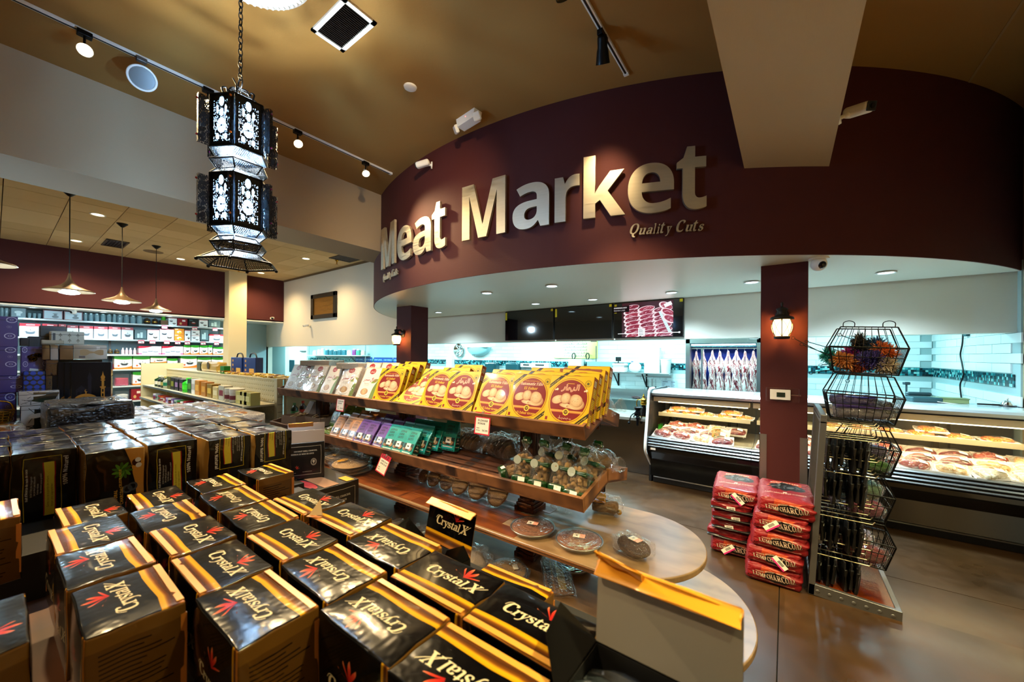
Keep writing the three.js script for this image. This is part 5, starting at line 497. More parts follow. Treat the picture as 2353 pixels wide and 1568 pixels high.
// ---------- tiered wooden display stand ----------
const ZC = -2.07;
{
  const t = thing('display_stand', 'long tiered wooden display stand with rounded end tops and slanted trays', 'display stand', [0, 0, 0]);
  const stadium = (x0, xc, half, rx, y, th) => { const s = new THREE.Shape(); s.moveTo(x0, -half); s.lineTo(xc, -half); for (let i = 1; i <= 40; i++) { const a = -Math.PI / 2 + Math.PI * i / 40; s.lineTo(xc + rx * Math.cos(a), half * Math.sin(a)); } s.lineTo(x0, half); s.closePath(); return new THREE.ExtrudeGeometry(s, { depth: th - 0.012, bevelEnabled: true, bevelSize: 0.006, bevelThickness: 0.006, bevelSegments: 3, curveSegments: 24 }).rotateX(-Math.PI / 2).translate(0, y - th + 0.006, ZC); };
  const flat = (g, sx, sz) => { const p = g.attributes.position, u = g.attributes.uv; for (let i = 0; i < p.count; i++) u.setXY(i, p.getX(i) * sx, p.getZ(i) * sz); return g; };
  mesh('lower_top', flat(stadium(-4.5, -0.58, 0.52, 0.475, 0.3, 0.034), 0.8, 1.1), tableTop, t); mesh('upper_top', flat(stadium(-4.5, -0.72, 0.4, 0.4, 0.6, 0.032), 0.8, 1.1), tableTop, t);
  mesh('edge_moulding', [bb(-4.5, -0.72, 0.572, 0.58, ZC + 0.398, ZC + 0.408), bb(-4.5, -0.72, 0.586, 0.592, ZC + 0.398, ZC + 0.41)], pine, t);
  const staves = []; for (let i = 0; i < 8; i++) for (let k = 0; k < 3; k++) staves.push([i, k]); // joined boards along the straight upper top
  const sm = [std(0xd0a070, 0.4, 0, { map: plankTex }), std(0xb98450, 0.42, 0, { map: plankTex }), std(0xc89460, 0.38, 0, { map: plankTex })], r = rng(31); for (const [i, k] of staves) { const x0 = -4.45 + k * 1.03 + (i % 2) * 0.32, x1 = Math.min(x0 + 1.03, -1.2); mesh('plank', uvMetres(bb(x0 + 0.001, x1 - 0.001, 0.5985, 0.6015, ZC - 0.39 + i * 0.0975 + 0.0006, ZC - 0.39 + (i + 1) * 0.0975 - 0.0006).translate(0, 0.0004 * r(), 0), 0.9), sm[(i * 2 + k + Math.floor(r() * 2)) % 3], t); }
  const post = (x, y0, y1) => { const p = new THREE.Group(); p.name = 'post'; p.position.set(x, y0, ZC); t.add(p); const h = y1 - y0; mesh('shaft', bx(0.1, h, 0.1, 0, h / 2, 0, 0.004), pineDark, p); mesh('plinth', [bx(0.15, 0.03, 0.15, 0, 0.015, 0, 0.004), bx(0.135, 0.02, 0.135, 0, 0.04, 0, 0.006), bx(0.12, 0.02, 0.12, 0, 0.06, 0, 0.006)], std(0xc2a070, 0.55, 0, { map: pineTex }), p); mesh('fluting', [...[-0.03, 0, 0.03]].flatMap((q) => [bx(0.012, h - 0.12, 0.004, q, h / 2 + 0.02, 0.051), bx(0.004, h - 0.12, 0.012, 0.051, h / 2 + 0.02, q)]), std(0x4a2c16, 0.7), p); };
  for (const x of [-1.35, -2.6, -4.0]) { post(x, 0.3, 0.568); post(x, 0.6, 0.885); post(x, 0.885, 1.22); } for (const x of [-0.75, -2.4, -4.2]) for (const z of [-0.32, 0.32]) mesh('leg', bx(0.09, 0.27, 0.09, x, 0.135, ZC + z, 0.005), pineDark, t);
  const tray = (x0, x1, y, slope, depth, lip) => { const L = x1 - x0; for (const s of [0, 1]) { const g = new THREE.Group(); g.name = 'tray'; g.position.set((x0 + x1) / 2, y, ZC); g.rotation.order = 'YXZ'; g.rotation.y = s * Math.PI; g.rotation.x = slope; t.add(g);
    const n = depth > 0.27 ? 5 : 4, sw = (depth - 0.02) / n; for (let i = 0; i < n; i++) mesh('slat', uvMetres(bx(L - 0.03, 0.012, sw - (depth > 0.27 ? 0.018 : 0.012), 0, -0.004, (i + 0.5) * sw), 0.9), pineDark, g);
    mesh('front_board', uvMetres(bx(L, lip, 0.02, 0, lip / 2 - 0.012, depth - 0.004, 0.003), 0.9).translate(0, 0, 0), pine, g); for (const e of [-1, 1]) mesh('end_board', uvMetres(bx(0.02, lip, depth - 0.01, e * (L / 2 - 0.01), lip / 2 - 0.012, depth / 2, 0.003), 0.9), pine, g); mesh('ridge_board', uvMetres(bx(L - 0.04, 0.06, 0.016, 0, -0.036, 0.012), 0.9), pineDark, g); mesh('batten', [bx(0.03, 0.02, depth - 0.03, -L / 4, -0.02, depth / 2), bx(0.03, 0.02, depth - 0.03, L / 4, -0.02, depth / 2)], pineDark, g); } };
  tray(-4.455, -0.85, 1.24, 0.3, 0.25, 0.082); tray(-4.455, -0.82, 0.885, 0.21, 0.32, 0.078);
}
// slope helpers: a point d metres down the front slope of a tray, e metres off its slats
const onTop = (d, e) => [1.24 - d * Math.sin(0.3) + e * Math.cos(0.3) + 0.003, ZC + d * Math.cos(0.3) + e * Math.sin(0.3)], onLow = (d, e) => [0.885 - d * Math.sin(0.21) + e * Math.cos(0.21) + 0.003, ZC + d * Math.cos(0.21) + e * Math.sin(0.21)];

// ---------- flatbread cartons on the top tray ----------
const script2 = (x, pts, lw, col) => { x.strokeStyle = col; x.lineWidth = lw; x.lineCap = x.lineJoin = 'round'; x.beginPath(); pts.forEach((p) => { if (p.length === 2) x.lineTo(...p); else if (p.length === 3) x.moveTo(p[1], p[2]); else x.quadraticCurveTo(...p); }); x.stroke(); };
const yellowTex = (latin) => cv(640, 512, (x, w, h) => {   // 512 front square, right strip: side print
  x.fillStyle = '#e2c00a'; x.fillRect(0, 0, w, h); x.save(); x.beginPath(); x.rect(0, 0, 512, 512); x.clip();
  const stripe = (a, b) => { x.save(); x.translate(a, b); x.rotate(-0.72); x.fillStyle = '#17120a'; x.fillRect(-130, -17, 260, 34); x.fillStyle = '#e0c94a'; x.font = 'bold 17px sans-serif'; x.fillText(latin ? '500 Grams · Egypt' : 'Product of Egypt', -80, 6); x.restore(); }; stripe(62, 74); stripe(452, 448);
  x.lineWidth = 5; x.strokeStyle = '#8a1a14'; x.beginPath(); x.ellipse(256, 262, 226, 232, 0, 0, 7); x.stroke(); x.fillStyle = '#860c16'; x.beginPath(); x.ellipse(256, 262, 212, 218, 0, 0, 7); x.fill(); x.save(); x.clip();
  x.fillStyle = '#d08a3a'; x.fillRect(0, 366, 512, 26); x.fillStyle = '#e8b45a'; x.fillRect(0, 372, 512, 10);
  for (const [cx, cy, rx, ry, a] of [[256, 322, 90, 22, 0.1], [338, 330, 86, 22, 0.05], [134, 262, 74, 44, -0.25], [362, 288, 90, 56, 0.3], [228, 246, 62, 60, 0.1], [350, 262, 78, 62, 0.45]]) { const g = x.createRadialGradient(cx - 12, cy - 16, 6, cx, cy, Math.max(rx, ry)); g.addColorStop(0, '#f0dcc0'); g.addColorStop(0.7, '#dcbc98'); g.addColorStop(1, '#a8765a'); x.fillStyle = g; x.beginPath(); x.ellipse(cx, cy, rx, ry, a, 0, 7); x.fill(); } const r = rng(3); x.fillStyle = '#b48a68'; for (let i = 0; i < 60; i++) { x.beginPath(); x.arc(130 + 270 * r(), 215 + 90 * r(), 1 + 2.4 * r(), 0, 7); x.fill(); }
  x.restore(); x.textAlign = 'center';
  if (latin) { x.fillStyle = '#f4ead0'; x.font = 'bold 46px serif'; x.fillText('Automatic Fillo', 256, 128, 300); x.fillStyle = '#f0d030'; x.font = 'bold 42px serif'; x.fillText('El Zahar', 256, 178); x.font = '16px serif'; x.fillText('Products of whole wheat', 256, 84); x.font = 'bold 34px serif'; x.fillText('El Zahar Group', 256, 452, 240); }
  else { const q = (u, v) => [150 + u * 210, 96 + v * 60]; const L = (...a) => a.map(([k, ...c]) => (k === 'm' ? ['m', ...q(...c)] : k === 'q' ? [...q(c[0], c[1]), ...q(c[2], c[3])] : q(...c))); for (const [lw, col] of [[15, '#f4ead0'], [7, '#c2482e']]) { script2(x, L(['m', 0.98, 0.0], ['l', 0.98, 0.9]), lw, col); script2(x, L(['m', 0.88, 0.0], ['l', 0.87, 0.8], ['q', 0.84, 1, 0.76, 0.95]), lw, col); script2(x, L(['m', 0.72, 0.5], ['q', 0.7, 1.15, 0.58, 1.2]), lw, col); script2(x, L(['m', 0.56, 0.95], ['q', 0.45, 0.3, 0.4, 0.75], ['q', 0.48, 1.0, 0.32, 0.95]), lw, col); script2(x, L(['m', 0.3, 0.05], ['l', 0.3, 0.95]), lw, col); script2(x, L(['m', 0.2, 0.5], ['q', 0.18, 1.15, 0.04, 1.2]), lw, col); } x.fillStyle = '#f4ead0'; for (const u of [86, 426]) { x.beginPath(); x.arc(u + 20, 152, 13, 0, 7); x.arc(u, 158, 9, 0, 7); x.fill(); } x.font = '18px serif'; x.fillStyle = '#f0d030'; x.fillRect(215, 82, 80, 5); ink(x, 12, 190, 330, 452, 26, '#f4ead0'); }
  x.save(); x.translate(256, 386); for (let i = 0; i < 8; i++) { x.rotate(Math.PI / 4); x.fillStyle = '#f2dc4a'; x.beginPath(); x.arc(0, -24, 12, 0, 7); x.fill(); } x.fillStyle = '#5a2a10'; x.beginPath(); x.arc(0, 0, 22, 0, 7); x.fill(); x.fillStyle = '#f2dc4a'; x.fillRect(-14, -8, 28, 4); x.fillRect(-10, 2, 22, 4); x.restore();
  x.strokeStyle = '#4c4a18'; x.lineWidth = 3; x.beginPath(); x.arc(452, 78, 34, 0, 7); x.stroke(); x.beginPath(); x.arc(452, 78, 26, 0, 7); x.stroke(); x.fillStyle = '#5c5a20'; x.beginPath(); x.arc(452, 80, 14, 0, 7); x.fill(); x.fillStyle = '#8a1420'; x.fillRect(24, 446, 30, 34); x.restore();
  x.textAlign = 'left'; x.fillStyle = '#9c5228'; x.fillRect(512, 0, 128, 512); x.fillStyle = '#e2c226'; for (const [a, b] of [[120, 90], [230, 110], [380, 110]]) x.fillRect(528, a, 84, b); x.fillStyle = '#f2efe4'; x.fillRect(530, 40, 60, 60); x.fillStyle = '#111'; for (let i = 0; i < 10; i++) x.fillRect(536 + i * 5, 46, 1 + i % 3, 48); x.fillStyle = '#6b5a14'; for (let j = 0; j < 20; j++) x.fillRect(536, 128 + j * 17, 66, 5);
});
const yMats = [yellowTex(true), yellowTex(false)].map((m) => phy(0xf0ece4, 0.45, { map: m, specularIntensity: 0.5, clearcoat: 0.25, clearcoatRoughness: 0.1 }));
const face5 = [0, 0, 0.8, 1], side5 = [0.8, 0, 1, 1], rim5 = [0.8, 0, 1, 0.15];
const yGeo = softBox(0.272, 0.285, 0.05, { r: 0.003, bulge: 0.004, noise: 0.004, rects: [side5, side5, rim5, rim5, face5, face5] });
function yellowCarton(label, x, d, e, leanBack, latin, turn, roll) { const t = thing('flatbread_carton', label, 'carton', [x, ...onTop(d, e)], turn || 0, 'yellow flatbread cartons'); const g = new THREE.Group(); g.name = 'carton_box'; g.rotation.set(-leanBack, 0, roll || 0); t.add(g); mesh('box', yGeo, yMats[latin ? 0 : 1], g).position.set(0, 0.143, 0.0); mesh('top_flap', bx(0.262, 0.001, 0.046, 0, 0.287, 0), std(0xe0c21c, 0.4), g); return t; }
yellowCarton('yellow flatbread carton with Latin print beside the clear-wrapped white cartons', -2.62, 0.2, 0.03, 0.42, true, 0.16); yellowCarton('yellow flatbread carton slumped far back with a glare on its front', -2.34, 0.2, 0.028, 0.86, false, 0.08, -0.06); yellowCarton('yellow Latin-print carton leaning just right of the slumped one', -2.06, 0.2, 0.028, 0.44, true, 0.04, -0.04); yellowCarton('yellow script-print carton in the middle of the front row', -1.81, 0.21, 0.034, 0.42, false, 0.06); yellowCarton('shiny lighter yellow Latin-print carton, third from the tray end', -1.53, 0.2, 0.028, 0.46, true, 0.0, -0.03); yellowCarton('yellow Latin-print carton, second from the right tray end', -1.245, 0.21, 0.032, 0.4, true, 0.02); yellowCarton('yellow script-print carton at the right end of the top tray', -0.985, 0.21, 0.032, 0.4, false, 0.0);
[[-2.6, 0.14, 0.4, 'second yellow carton in the row behind the one by the white cartons'], [-2.57, 0.085, 0.4, 'third yellow carton deep behind the one by the white cartons'], [-2.54, 0.03, 0.36, 'rearmost yellow carton behind the one by the white cartons'], [-2.25, 0.12, 0.6, 'yellow carton half hidden behind the slumped one'], [-1.98, 0.13, 0.42, 'yellow carton peeking above the middle pair of the front row'], [-1.9, 0.07, 0.36, 'tall standing yellow carton at the back of the middle pair'], [-1.5, 0.13, 0.44, 'yellow carton edge above the shiny lighter one'], [-1.23, 0.145, 0.4, 'yellow carton right behind the second from the tray end'], [-1.2, 0.085, 0.38, 'rear yellow carton above the second from the tray end'], [-0.98, 0.15, 0.4, 'yellow carton behind the end one, its rim stepping out'], [-0.965, 0.095, 0.38, 'third yellow carton deep at the right tray end'], [-0.955, 0.04, 0.34, 'rearmost yellow carton at the right tray end with open flap']].forEach(([x, d, l, lab], i) => yellowCarton(lab, x, d, 0.03, l, i % 2 === 0, 0.02));
{ const t = thing('shelf_ready_lid', 'brown torn carton lid folded over the end yellow cartons', 'carton lid', [-0.99, 1.5, -2.085], 0); mesh('lid_panel', bx(0.27, 0.002, 0.07, 0, 0.01, 0).rotateX(0.5), std(0x8a4a24, 0.6), t); mesh('lid_flap', bx(0.27, 0.05, 0.002, 0, -0.01, 0.035).rotateX(-0.2), std(0x8a4a24, 0.6), t); }
const whiteTex = cv(640, 512, (x, w, h) => { x.fillStyle = '#cdbfa8'; x.fillRect(0, 0, w, h); x.fillStyle = '#e6dfd2'; x.fillRect(30, 20, 450, 470); x.fillStyle = '#6b7f24'; x.beginPath(); x.moveTo(512, 190); x.quadraticCurveTo(400, 300, 410, 512); x.lineTo(512, 512); x.fill(); x.fillStyle = '#7d9430'; x.beginPath(); x.moveTo(320, 260); x.quadraticCurveTo(400, 170, 500, 190); x.quadraticCurveTo(450, 280, 320, 260); x.fill(); x.fillStyle = '#a31d22'; x.beginPath(); x.ellipse(250, 70, 86, 48, 0, 0, 7); x.fill(); x.fillRect(164, 50, 172, 44); ink(x, 4, 190, 310, 84, 36, '#f3e6d8');
  const A = (p, lw) => script2(x, p, lw, '#9c2430'); A([['m', 440, 190], [430, 232, 404, 236]], 11); A([['m', 404, 190], [404, 225, 390, 225], [370, 225]], 11); A([['m', 350, 170], ['m', 350, 175], [350, 225]], 11); A([['m', 330, 205], [340, 160, 318, 190], [340, 215, 300, 240], [280, 250, 290, 220]], 11); A([['m', 262, 215], [250, 200, 240, 220], [225, 205, 215, 225], [200, 200, 190, 224], [175, 205, 165, 226], [150, 190, 140, 222], [110, 226]], 11); A([['m', 100, 200], [95, 240, 72, 244]], 11); x.fillStyle = '#9c2430'; for (const [u, v] of [[370, 200], [384, 200], [300, 195], [230, 180], [180, 180], [120, 250], [134, 250]]) { x.beginPath(); x.arc(u, v, 5, 0, 7); x.fill(); } x.fillStyle = '#5a4a3c'; x.font = 'bold 22px serif'; x.fillText('Round Bread', 130, 282); x.font = '16px sans-serif'; x.fillText('thin · crisp · natural', 140, 306);
  x.fillStyle = '#b9b2a4'; x.beginPath(); x.ellipse(210, 452, 128, 34, 0, 0, 7); x.fill(); x.fillStyle = '#eee8da'; x.beginPath(); x.ellipse(210, 440, 124, 30, 0, 0, 7); x.fill(); const g = x.createRadialGradient(200, 390, 10, 210, 400, 110); g.addColorStop(0, '#d9b070'); g.addColorStop(1, '#9a6a30'); x.fillStyle = g; x.beginPath(); x.ellipse(210, 402, 108, 54, 0, 0, 7); x.fill(); x.fillStyle = '#355a2a'; x.beginPath(); x.arc(210, 392, 9, 0, 7); x.fill();
  x.fillStyle = '#bfae94'; x.fillRect(512, 0, 128, 512); x.fillStyle = '#8d7c64'; for (let j = 0; j < 22; j++) x.fillRect(530, 30 + j * 16, 60 + (j * 37) % 30, 4); x.fillStyle = '#2a241e'; for (let i = 0; i < 6; i++) for (let j = 0; j < 6; j++) if ((i * 5 + j * 3) % 4 < 2) x.fillRect(530 + i * 4, 430 + j * 9, 4, 9); });
const wMat = phy(0xffffff, 0.45, { map: whiteTex, clearcoat: 0.9, clearcoatRoughness: 0.05 }), wGeo = softBox(0.245, 0.285, 0.055, { r: 0.003, bulge: 0.004, noise: 0.005, seed: 2, rects: [side5, side5, rim5, rim5, face5, face5] });
const wrapGeo = softBox(0.252, 0.29, 0.062, { r: 0.008, seg: 8, noise: 0.012, bulge: 0.004, seed: 6 });
[[-4.25, 'white flatbread carton half hidden at the left end of the top tray', 0.05, 0], [-4.04, 'white flatbread carton, left end of the tray, wrapped and overlapping its neighbour', 0.08, 1], [-3.79, 'white flatbread carton with a brown bread picture and clear wrinkled wrap, third from left', 0.1, 1], [-3.52, 'white flatbread carton under the right edge of the big lying carton', -0.04, 0], [-3.22, 'white flatbread carton in the shiniest crumpled wrap under the small lying carton', 0.1, 1], [-2.9, 'white flatbread carton with torn paper patch next to the yellow cartons', 0.0, 0], [-2.86, 'white flatbread carton standing behind the one next to the yellow cartons', 0.0, 0, 0.06], [-3.1, 'white flatbread carton in the back row under the small lying carton', 0, 0, 0.07]].forEach(([x, l, a, wr, d], i) => { const t = thing('bread_carton', l, 'carton', [x, ...onTop(d ?? 0.2, 0.032)], a, 'white flatbread cartons'), g = new THREE.Group(); g.name = 'carton_box'; g.rotation.x = -0.42; t.add(g); mesh('box', wGeo, wMat, g).position.y = 0.143; if (wr) mesh('clear_wrap', wrapGeo, wrapFilm, g).position.y = 0.145; else mesh('seal_tab', bx(0.05, 0.002, 0.02, 0, 0.287, 0), whitePaint, g); });
for (const [x, y, z, a, s, l] of [[-4.02, 1.475, -2.08, 0.56, 1.05, 'large white carton lying flat on the standing white cartons'], [-3.33, 1.46, -2.05, 0.28, 0.85, 'smaller white carton lying flat, turned, beside the large one']]) { const t = thing('lying_carton', l, 'carton', [x, y, z], a); mesh('box', softBox(0.3 * s, 0.055, 0.29 * s, { r: 0.003, noise: 0.004, rects: [side5, side5, [0.1, 0.55, 0.3, 0.9], rim5, [0.82, 0.1, 0.99, 0.5], side5] }), wMat, t).position.y = 0.03; mesh('clear_wrap', softBox(0.304 * s, 0.06, 0.294 * s, { r: 0.006, noise: 0.008, seg: 8, seed: 12 }), wrapFilm, t).position.y = 0.031; }

// sale tickets on the tray fronts
const saleTex = (lines, price) => cv(200, 256, (x, w, h) => { x.fillStyle = '#c8283c'; x.fillRect(0, 0, w, h); x.fillStyle = '#f1ece2'; x.fillRect(14, 66, 172, 176); x.fillStyle = '#0c0c14'; x.font = 'bold 52px serif'; x.save(); x.scale(1.15, 1); x.fillText('SALE', 12, 52, 150); x.restore(); x.fillStyle = '#111'; x.font = 'bold 30px sans-serif'; lines.forEach((s, i) => x.fillText(s, 40, 106 + i * 34, 130)); x.font = 'bold 20px sans-serif'; x.fillText('Sale', 26, 190); x.fillText('Price', 26, 216); x.font = 'bold 28px sans-serif'; x.fillText(price, 104, 216); });
[[-1.54, 1.21, -1.812, 0, ['ELZAHAR', 'ROKAK'], '$4.99', 'red and white sale ticket reading rokak on the top tray front'], [-3.19, 1.205, -1.815, 0, ['ALGHALAM', 'ROKAK'], '$6.49', 'red and white sale ticket on the top tray under the white cartons'], [-2.43, 0.815, -1.735, 0.22, ['WERE $5.99', 'NOW $3.49'], '', 'curled red sale ticket hanging from the lower tray below the teal pouches']].forEach(([x, y, z, a, li, pr, l]) => { const t = thing('sale_ticket', l, 'price ticket', [x, y, z]); t.rotation.set(-0.12 - a, 0, a ? -0.18 : 0); const m = std(0xffffff, 0.4, 0, { map: saleTex(li, pr) }); const g = bx(0.125, 0.14, 0.002); mesh('card', g, m, t).position.y = -0.04; mesh('clip', bx(0.02, 0.02, 0.006, 0, 0.026, 0.002, 0.002), phy(0xdddddd, 0.1, { transmission: 0.8, thickness: 0 }), t); });

// ---------- pouches on the lower tray ----------
const pouchTex = (base, deep) => cv(256, 384, (x, w, h) => { x.fillStyle = base; x.fillRect(0, 0, w, h); x.fillStyle = deep; x.font = 'bold 34px sans-serif'; ['URBAN', 'FARM', 'DATES'].forEach((s, i) => x.fillText(s, 64, 96 + i * 34, 130)); x.font = 'bold 22px serif'; x.fillText('ziba', 110, 52); x.fillRect(40, 200, 176, 80); const r = rng(5); for (let i = 0; i < 14; i++) { x.fillStyle = ['#7a5638', '#a8825a', '#3c2618'][i % 3]; x.beginPath(); x.ellipse(60 + 136 * r(), 240 + 30 * r(), 20, 13, r() * 3, 0, 7); x.fill(); } x.fillStyle = '#e8dcd4'; x.fillRect(56, 292, 140, 10); x.fillStyle = deep; x.fillRect(40, 322, 176, 26); x.fillStyle = base; for (let i = 0; i < 4; i++) x.fillRect(52 + i * 44, 328, 20, 12); x.fillStyle = '#f3efe6'; x.fillRect(86, 196, 78, 62); x.fillStyle = '#222'; x.fillRect(106, 220, 34, 14); });
const pouchKinds = { kraft: ['#b67a44', '#3c1f10'], purple: ['#6d4391', '#22102e'], teal: ['#0f9a92', '#06302f'], green: ['#6f8f1c', '#1c2608'] }, pouchM = {}, pouchSide = {}, pouchGeo = softBox(0.118, 0.168, 0.062, { r: 0.006, seg: 7, noise: 0.006, seed: 3, shape: (s, n) => { const k = (n[1] + 1) / 2, z = s[2] * (1 - 0.8 * k * k), f = 0.02 * k * k; return [s[0] * (1 - 0.06 * k), s[1], z + f * 0]; } }), pouchProto = {};
for (const k in pouchKinds) { pouchM[k] = phy(0xffffff, 0.38, { map: pouchTex(...pouchKinds[k]), clearcoat: 0.4, clearcoatRoughness: 0.2 }); }
const stripeG = (() => { const gs = []; for (let i = 0; i < 7; i++) gs.push(bx(0.002, 0.009, 0.05 - i * 0.006, 0.0585 - i * 0.0004, 0.02 + i * 0.019, 0)); return gs; })();
function pouch(kind, x, d, leanBack, label, turn, grp) { let p = pouchProto[kind]; const pos = [x, ...onLow(d, 0.012)]; if (!p) { p = pouchProto[kind] = thing('snack_pouch', label, 'pouch', pos, turn, grp); const g = new THREE.Group(); g.name = 'pouch_bag'; g.rotation.x = -0.4; g.scale.set(1.12, 1.22, 1.1); p.add(g); mesh('pouch_body', pouchGeo, pouchM[kind], g).position.y = 0.086; mesh('side_stripes', mg(stripeG.map((q) => q.clone())), std(pouchKinds[kind][1], 0.5), g); mesh('top_seal', bx(0.108, 0.02, 0.004, 0, 0.172, 0), std(pouchKinds[kind][0], 0.4), g); p.children[0].rotation.x = -leanBack; return p; } const c = copy(p, label, pos, turn, grp); c.children[0].rotation.x = -leanBack; return c; }
const PN = { kraft: 'brown', purple: 'purple', teal: 'teal', green: 'olive green' };
[['kraft', [-3.24, -3.1, -2.985]], ['purple', [-2.87, -2.755, -2.6]], ['teal', [-2.475, -2.36, -2.245]]].forEach(([k, list]) => { list.forEach((x, i) => pouch(k, x, 0.28, 0.42, `${PN[k]} snack pouch in the front row, ${['the one farthest from the tray end', 'the middle one of its colour', 'the one nearest the tray end'][i]}`, 0.08 - 0.05 * i, 'snack pouches in the front row')); list.forEach((x, i) => pouch(k, x + 0.05, 0.2, 0.42, `${PN[k]} snack pouch standing behind the front row, ${['left', 'middle', 'right'][i]} of three`, -0.05 + 0.04 * i, 'snack pouches behind the front row')); list.forEach((x, i) => pouch(k, x + 0.1, 0.12, 0.38, `${PN[k]} snack pouch in the third row, ${['left', 'middle', 'right'][i]} of three`, 0.03 * i, 'snack pouches in the third row')); });
pouch('teal', -2.02, 0.07, 0.2, 'single teal pouch standing alone beside the bagged breads', 0.1); [[-3.6, 0.08], [-3.44, 0.06], [-3.3, 0.05]].forEach(([x, d], i) => pouch('green', x, d, 0.3, `olive green pouch standing at the back of the lower tray, ${['by the cardboard flaps', 'middle one', 'next to the brown pouches'][i]}`, 0.05 * i)); [[-3.5, 0.26], [-3.38, 0.27]].forEach(([x, d], i) => { const c = pouch('green', x, d, 1.15, `olive green pouch lying back at the tray lip, ${['left one', 'right one beside the brown pouches'][i]}`, -0.2 + 0.1 * i); });
// open cardboard cases with small sachets at the far end of the lower tray
for (const [x, z, l] of [[-4.15, -1.9, 'open cardboard case of small brown sachets at the far lower tray end'], [-3.86, -2.0, 'open cardboard case with raised flaps beside the olive green pouches']]) { const t = thing('open_case', l, 'cardboard case', [x, 0.87, z], 0.1), cb = std(0x8c6e55, 0.75), r = rng(40 + Math.round(-x * 10)); mesh('case_walls', [bx(0.26, 0.08, 0.004, 0, 0.05, 0.11), bx(0.26, 0.08, 0.004, 0, 0.05, -0.11), bx(0.004, 0.08, 0.22, 0.13, 0.05, 0), bx(0.004, 0.08, 0.22, -0.13, 0.05, 0), bx(0.26, 0.004, 0.22, 0, 0.012, 0)], cb, t); for (const s of [-1, 1]) mesh('flap', bx(0.13, 0.14, 0.003, 0, 0.07, 0).rotateX(-0.5).rotateY(0.15 * s).translate(s * 0.066, 0.085, -0.115), cb, t); const fl = []; for (let i = 0; i < 16; i++) fl.push(softBox(0.06, 0.014, 0.045, { r: 0.003, noise: 0.012, seg: 3, seed: i }).rotateY(r() * 6).rotateX((r() - 0.5) * 0.9).translate((r() - 0.5) * 0.2, 0.06 + 0.03 * r(), (r() - 0.5) * 0.15)); const m = mesh('sachet_heap', fl, phy(0x7c5c40, 0.25, { clearcoat: 0.8 }), t); m.userData.kind = 'stuff'; }

// ---------- bagged breads ----------
const crust = (c) => std(c, 0.75, 0, { bumpMap: plasterBump, bumpScale: 0.01 });
function breadBag(label, [x, y, z], turn, o = {}) { const t = thing('bread_bag', label, 'bread', [x, y, z], turn, o.group), r = rng(o.seed || 3), n = o.n || 5, gs = []; for (let i = 0; i < n; i++) gs.push(new THREE.SphereGeometry(1, 18, 12).scale(0.018 + 0.004 * r(), 0.065 + 0.012 * r(), 0.085).rotateZ(-0.45 - 0.1 * r()).translate((i - (n - 1) / 2) * 0.036, 0.06, (r() - 0.5) * 0.015)); mesh('bread_rounds', gs, crust(o.color || 0x8a6a48), t); mesh('clear_bag', softBox(n * 0.036 + 0.09, 0.15, 0.19, { r: 0.05, seg: 9, noise: 0.05, bulge: 0.012, seed: (o.seed || 3) + 5 }).translate(0, 0.07, 0), wrapFilm, t); mesh('bag_tail', lathe([[0.012, 0], [0.02, 0.02], [0.045, 0.06], [0.04, 0.08]], 10).rotateZ(o.tail ?? -1.2).translate((o.tail > 0 ? -1 : 1) * (n * 0.018 + 0.035), 0.07, 0), wrapFilm, t); return t; }
const lowBack = (d) => [0.885 - d * 0.21 + 0.012, ZC - d];
[[-1.93, 0.06, 5, 'bagged flat rounds on the back of the lower tray, next to the single teal pouch'], [-1.72, 0.1, 4, 'pale bagged rounds behind the ridge, second from the teal pouch'], [-1.58, 0.03, 5, 'large bagged rounds bulging over the ridge in the middle'], [-1.42, 0.12, 4, 'bagged rounds beside the wooden post on the back of the lower tray'], [-1.12, 0.12, 4, 'bagged rounds behind the green-labelled bread bags'], [-0.96, 0.1, 5, 'bagged rounds at the right end behind the green-labelled bags']].forEach(([x, d, n, l], i) => breadBag(l, [x, ...lowBack(d)], 0.3 * Math.sin(i * 2), { n, seed: 10 + i, color: [0x84603e, 0x967450, 0x7c5a3a][i % 3], group: 'bagged rounds on the lower tray' }));
[[-1.0, 1.24 - 0.14 * 0.31 + 0.012, -2.2, 'bagged brown breads on the back slope of the top tray end']].forEach(([x, y, z, l]) => breadBag(l, [x, y, z], 0.2, { n: 6, seed: 77, color: 0x8a6244 }));
[[-2.9, 'dark bagged loaves behind the purple pouches on the back slope'], [-2.55, 'bagged loaves behind the teal pouches on the back slope']].forEach(([x, l], i) => breadBag(l, [x, ...lowBack(0.14)], 0.2 * i, { n: 5, seed: 90 + i, color: 0x6e5236 }));
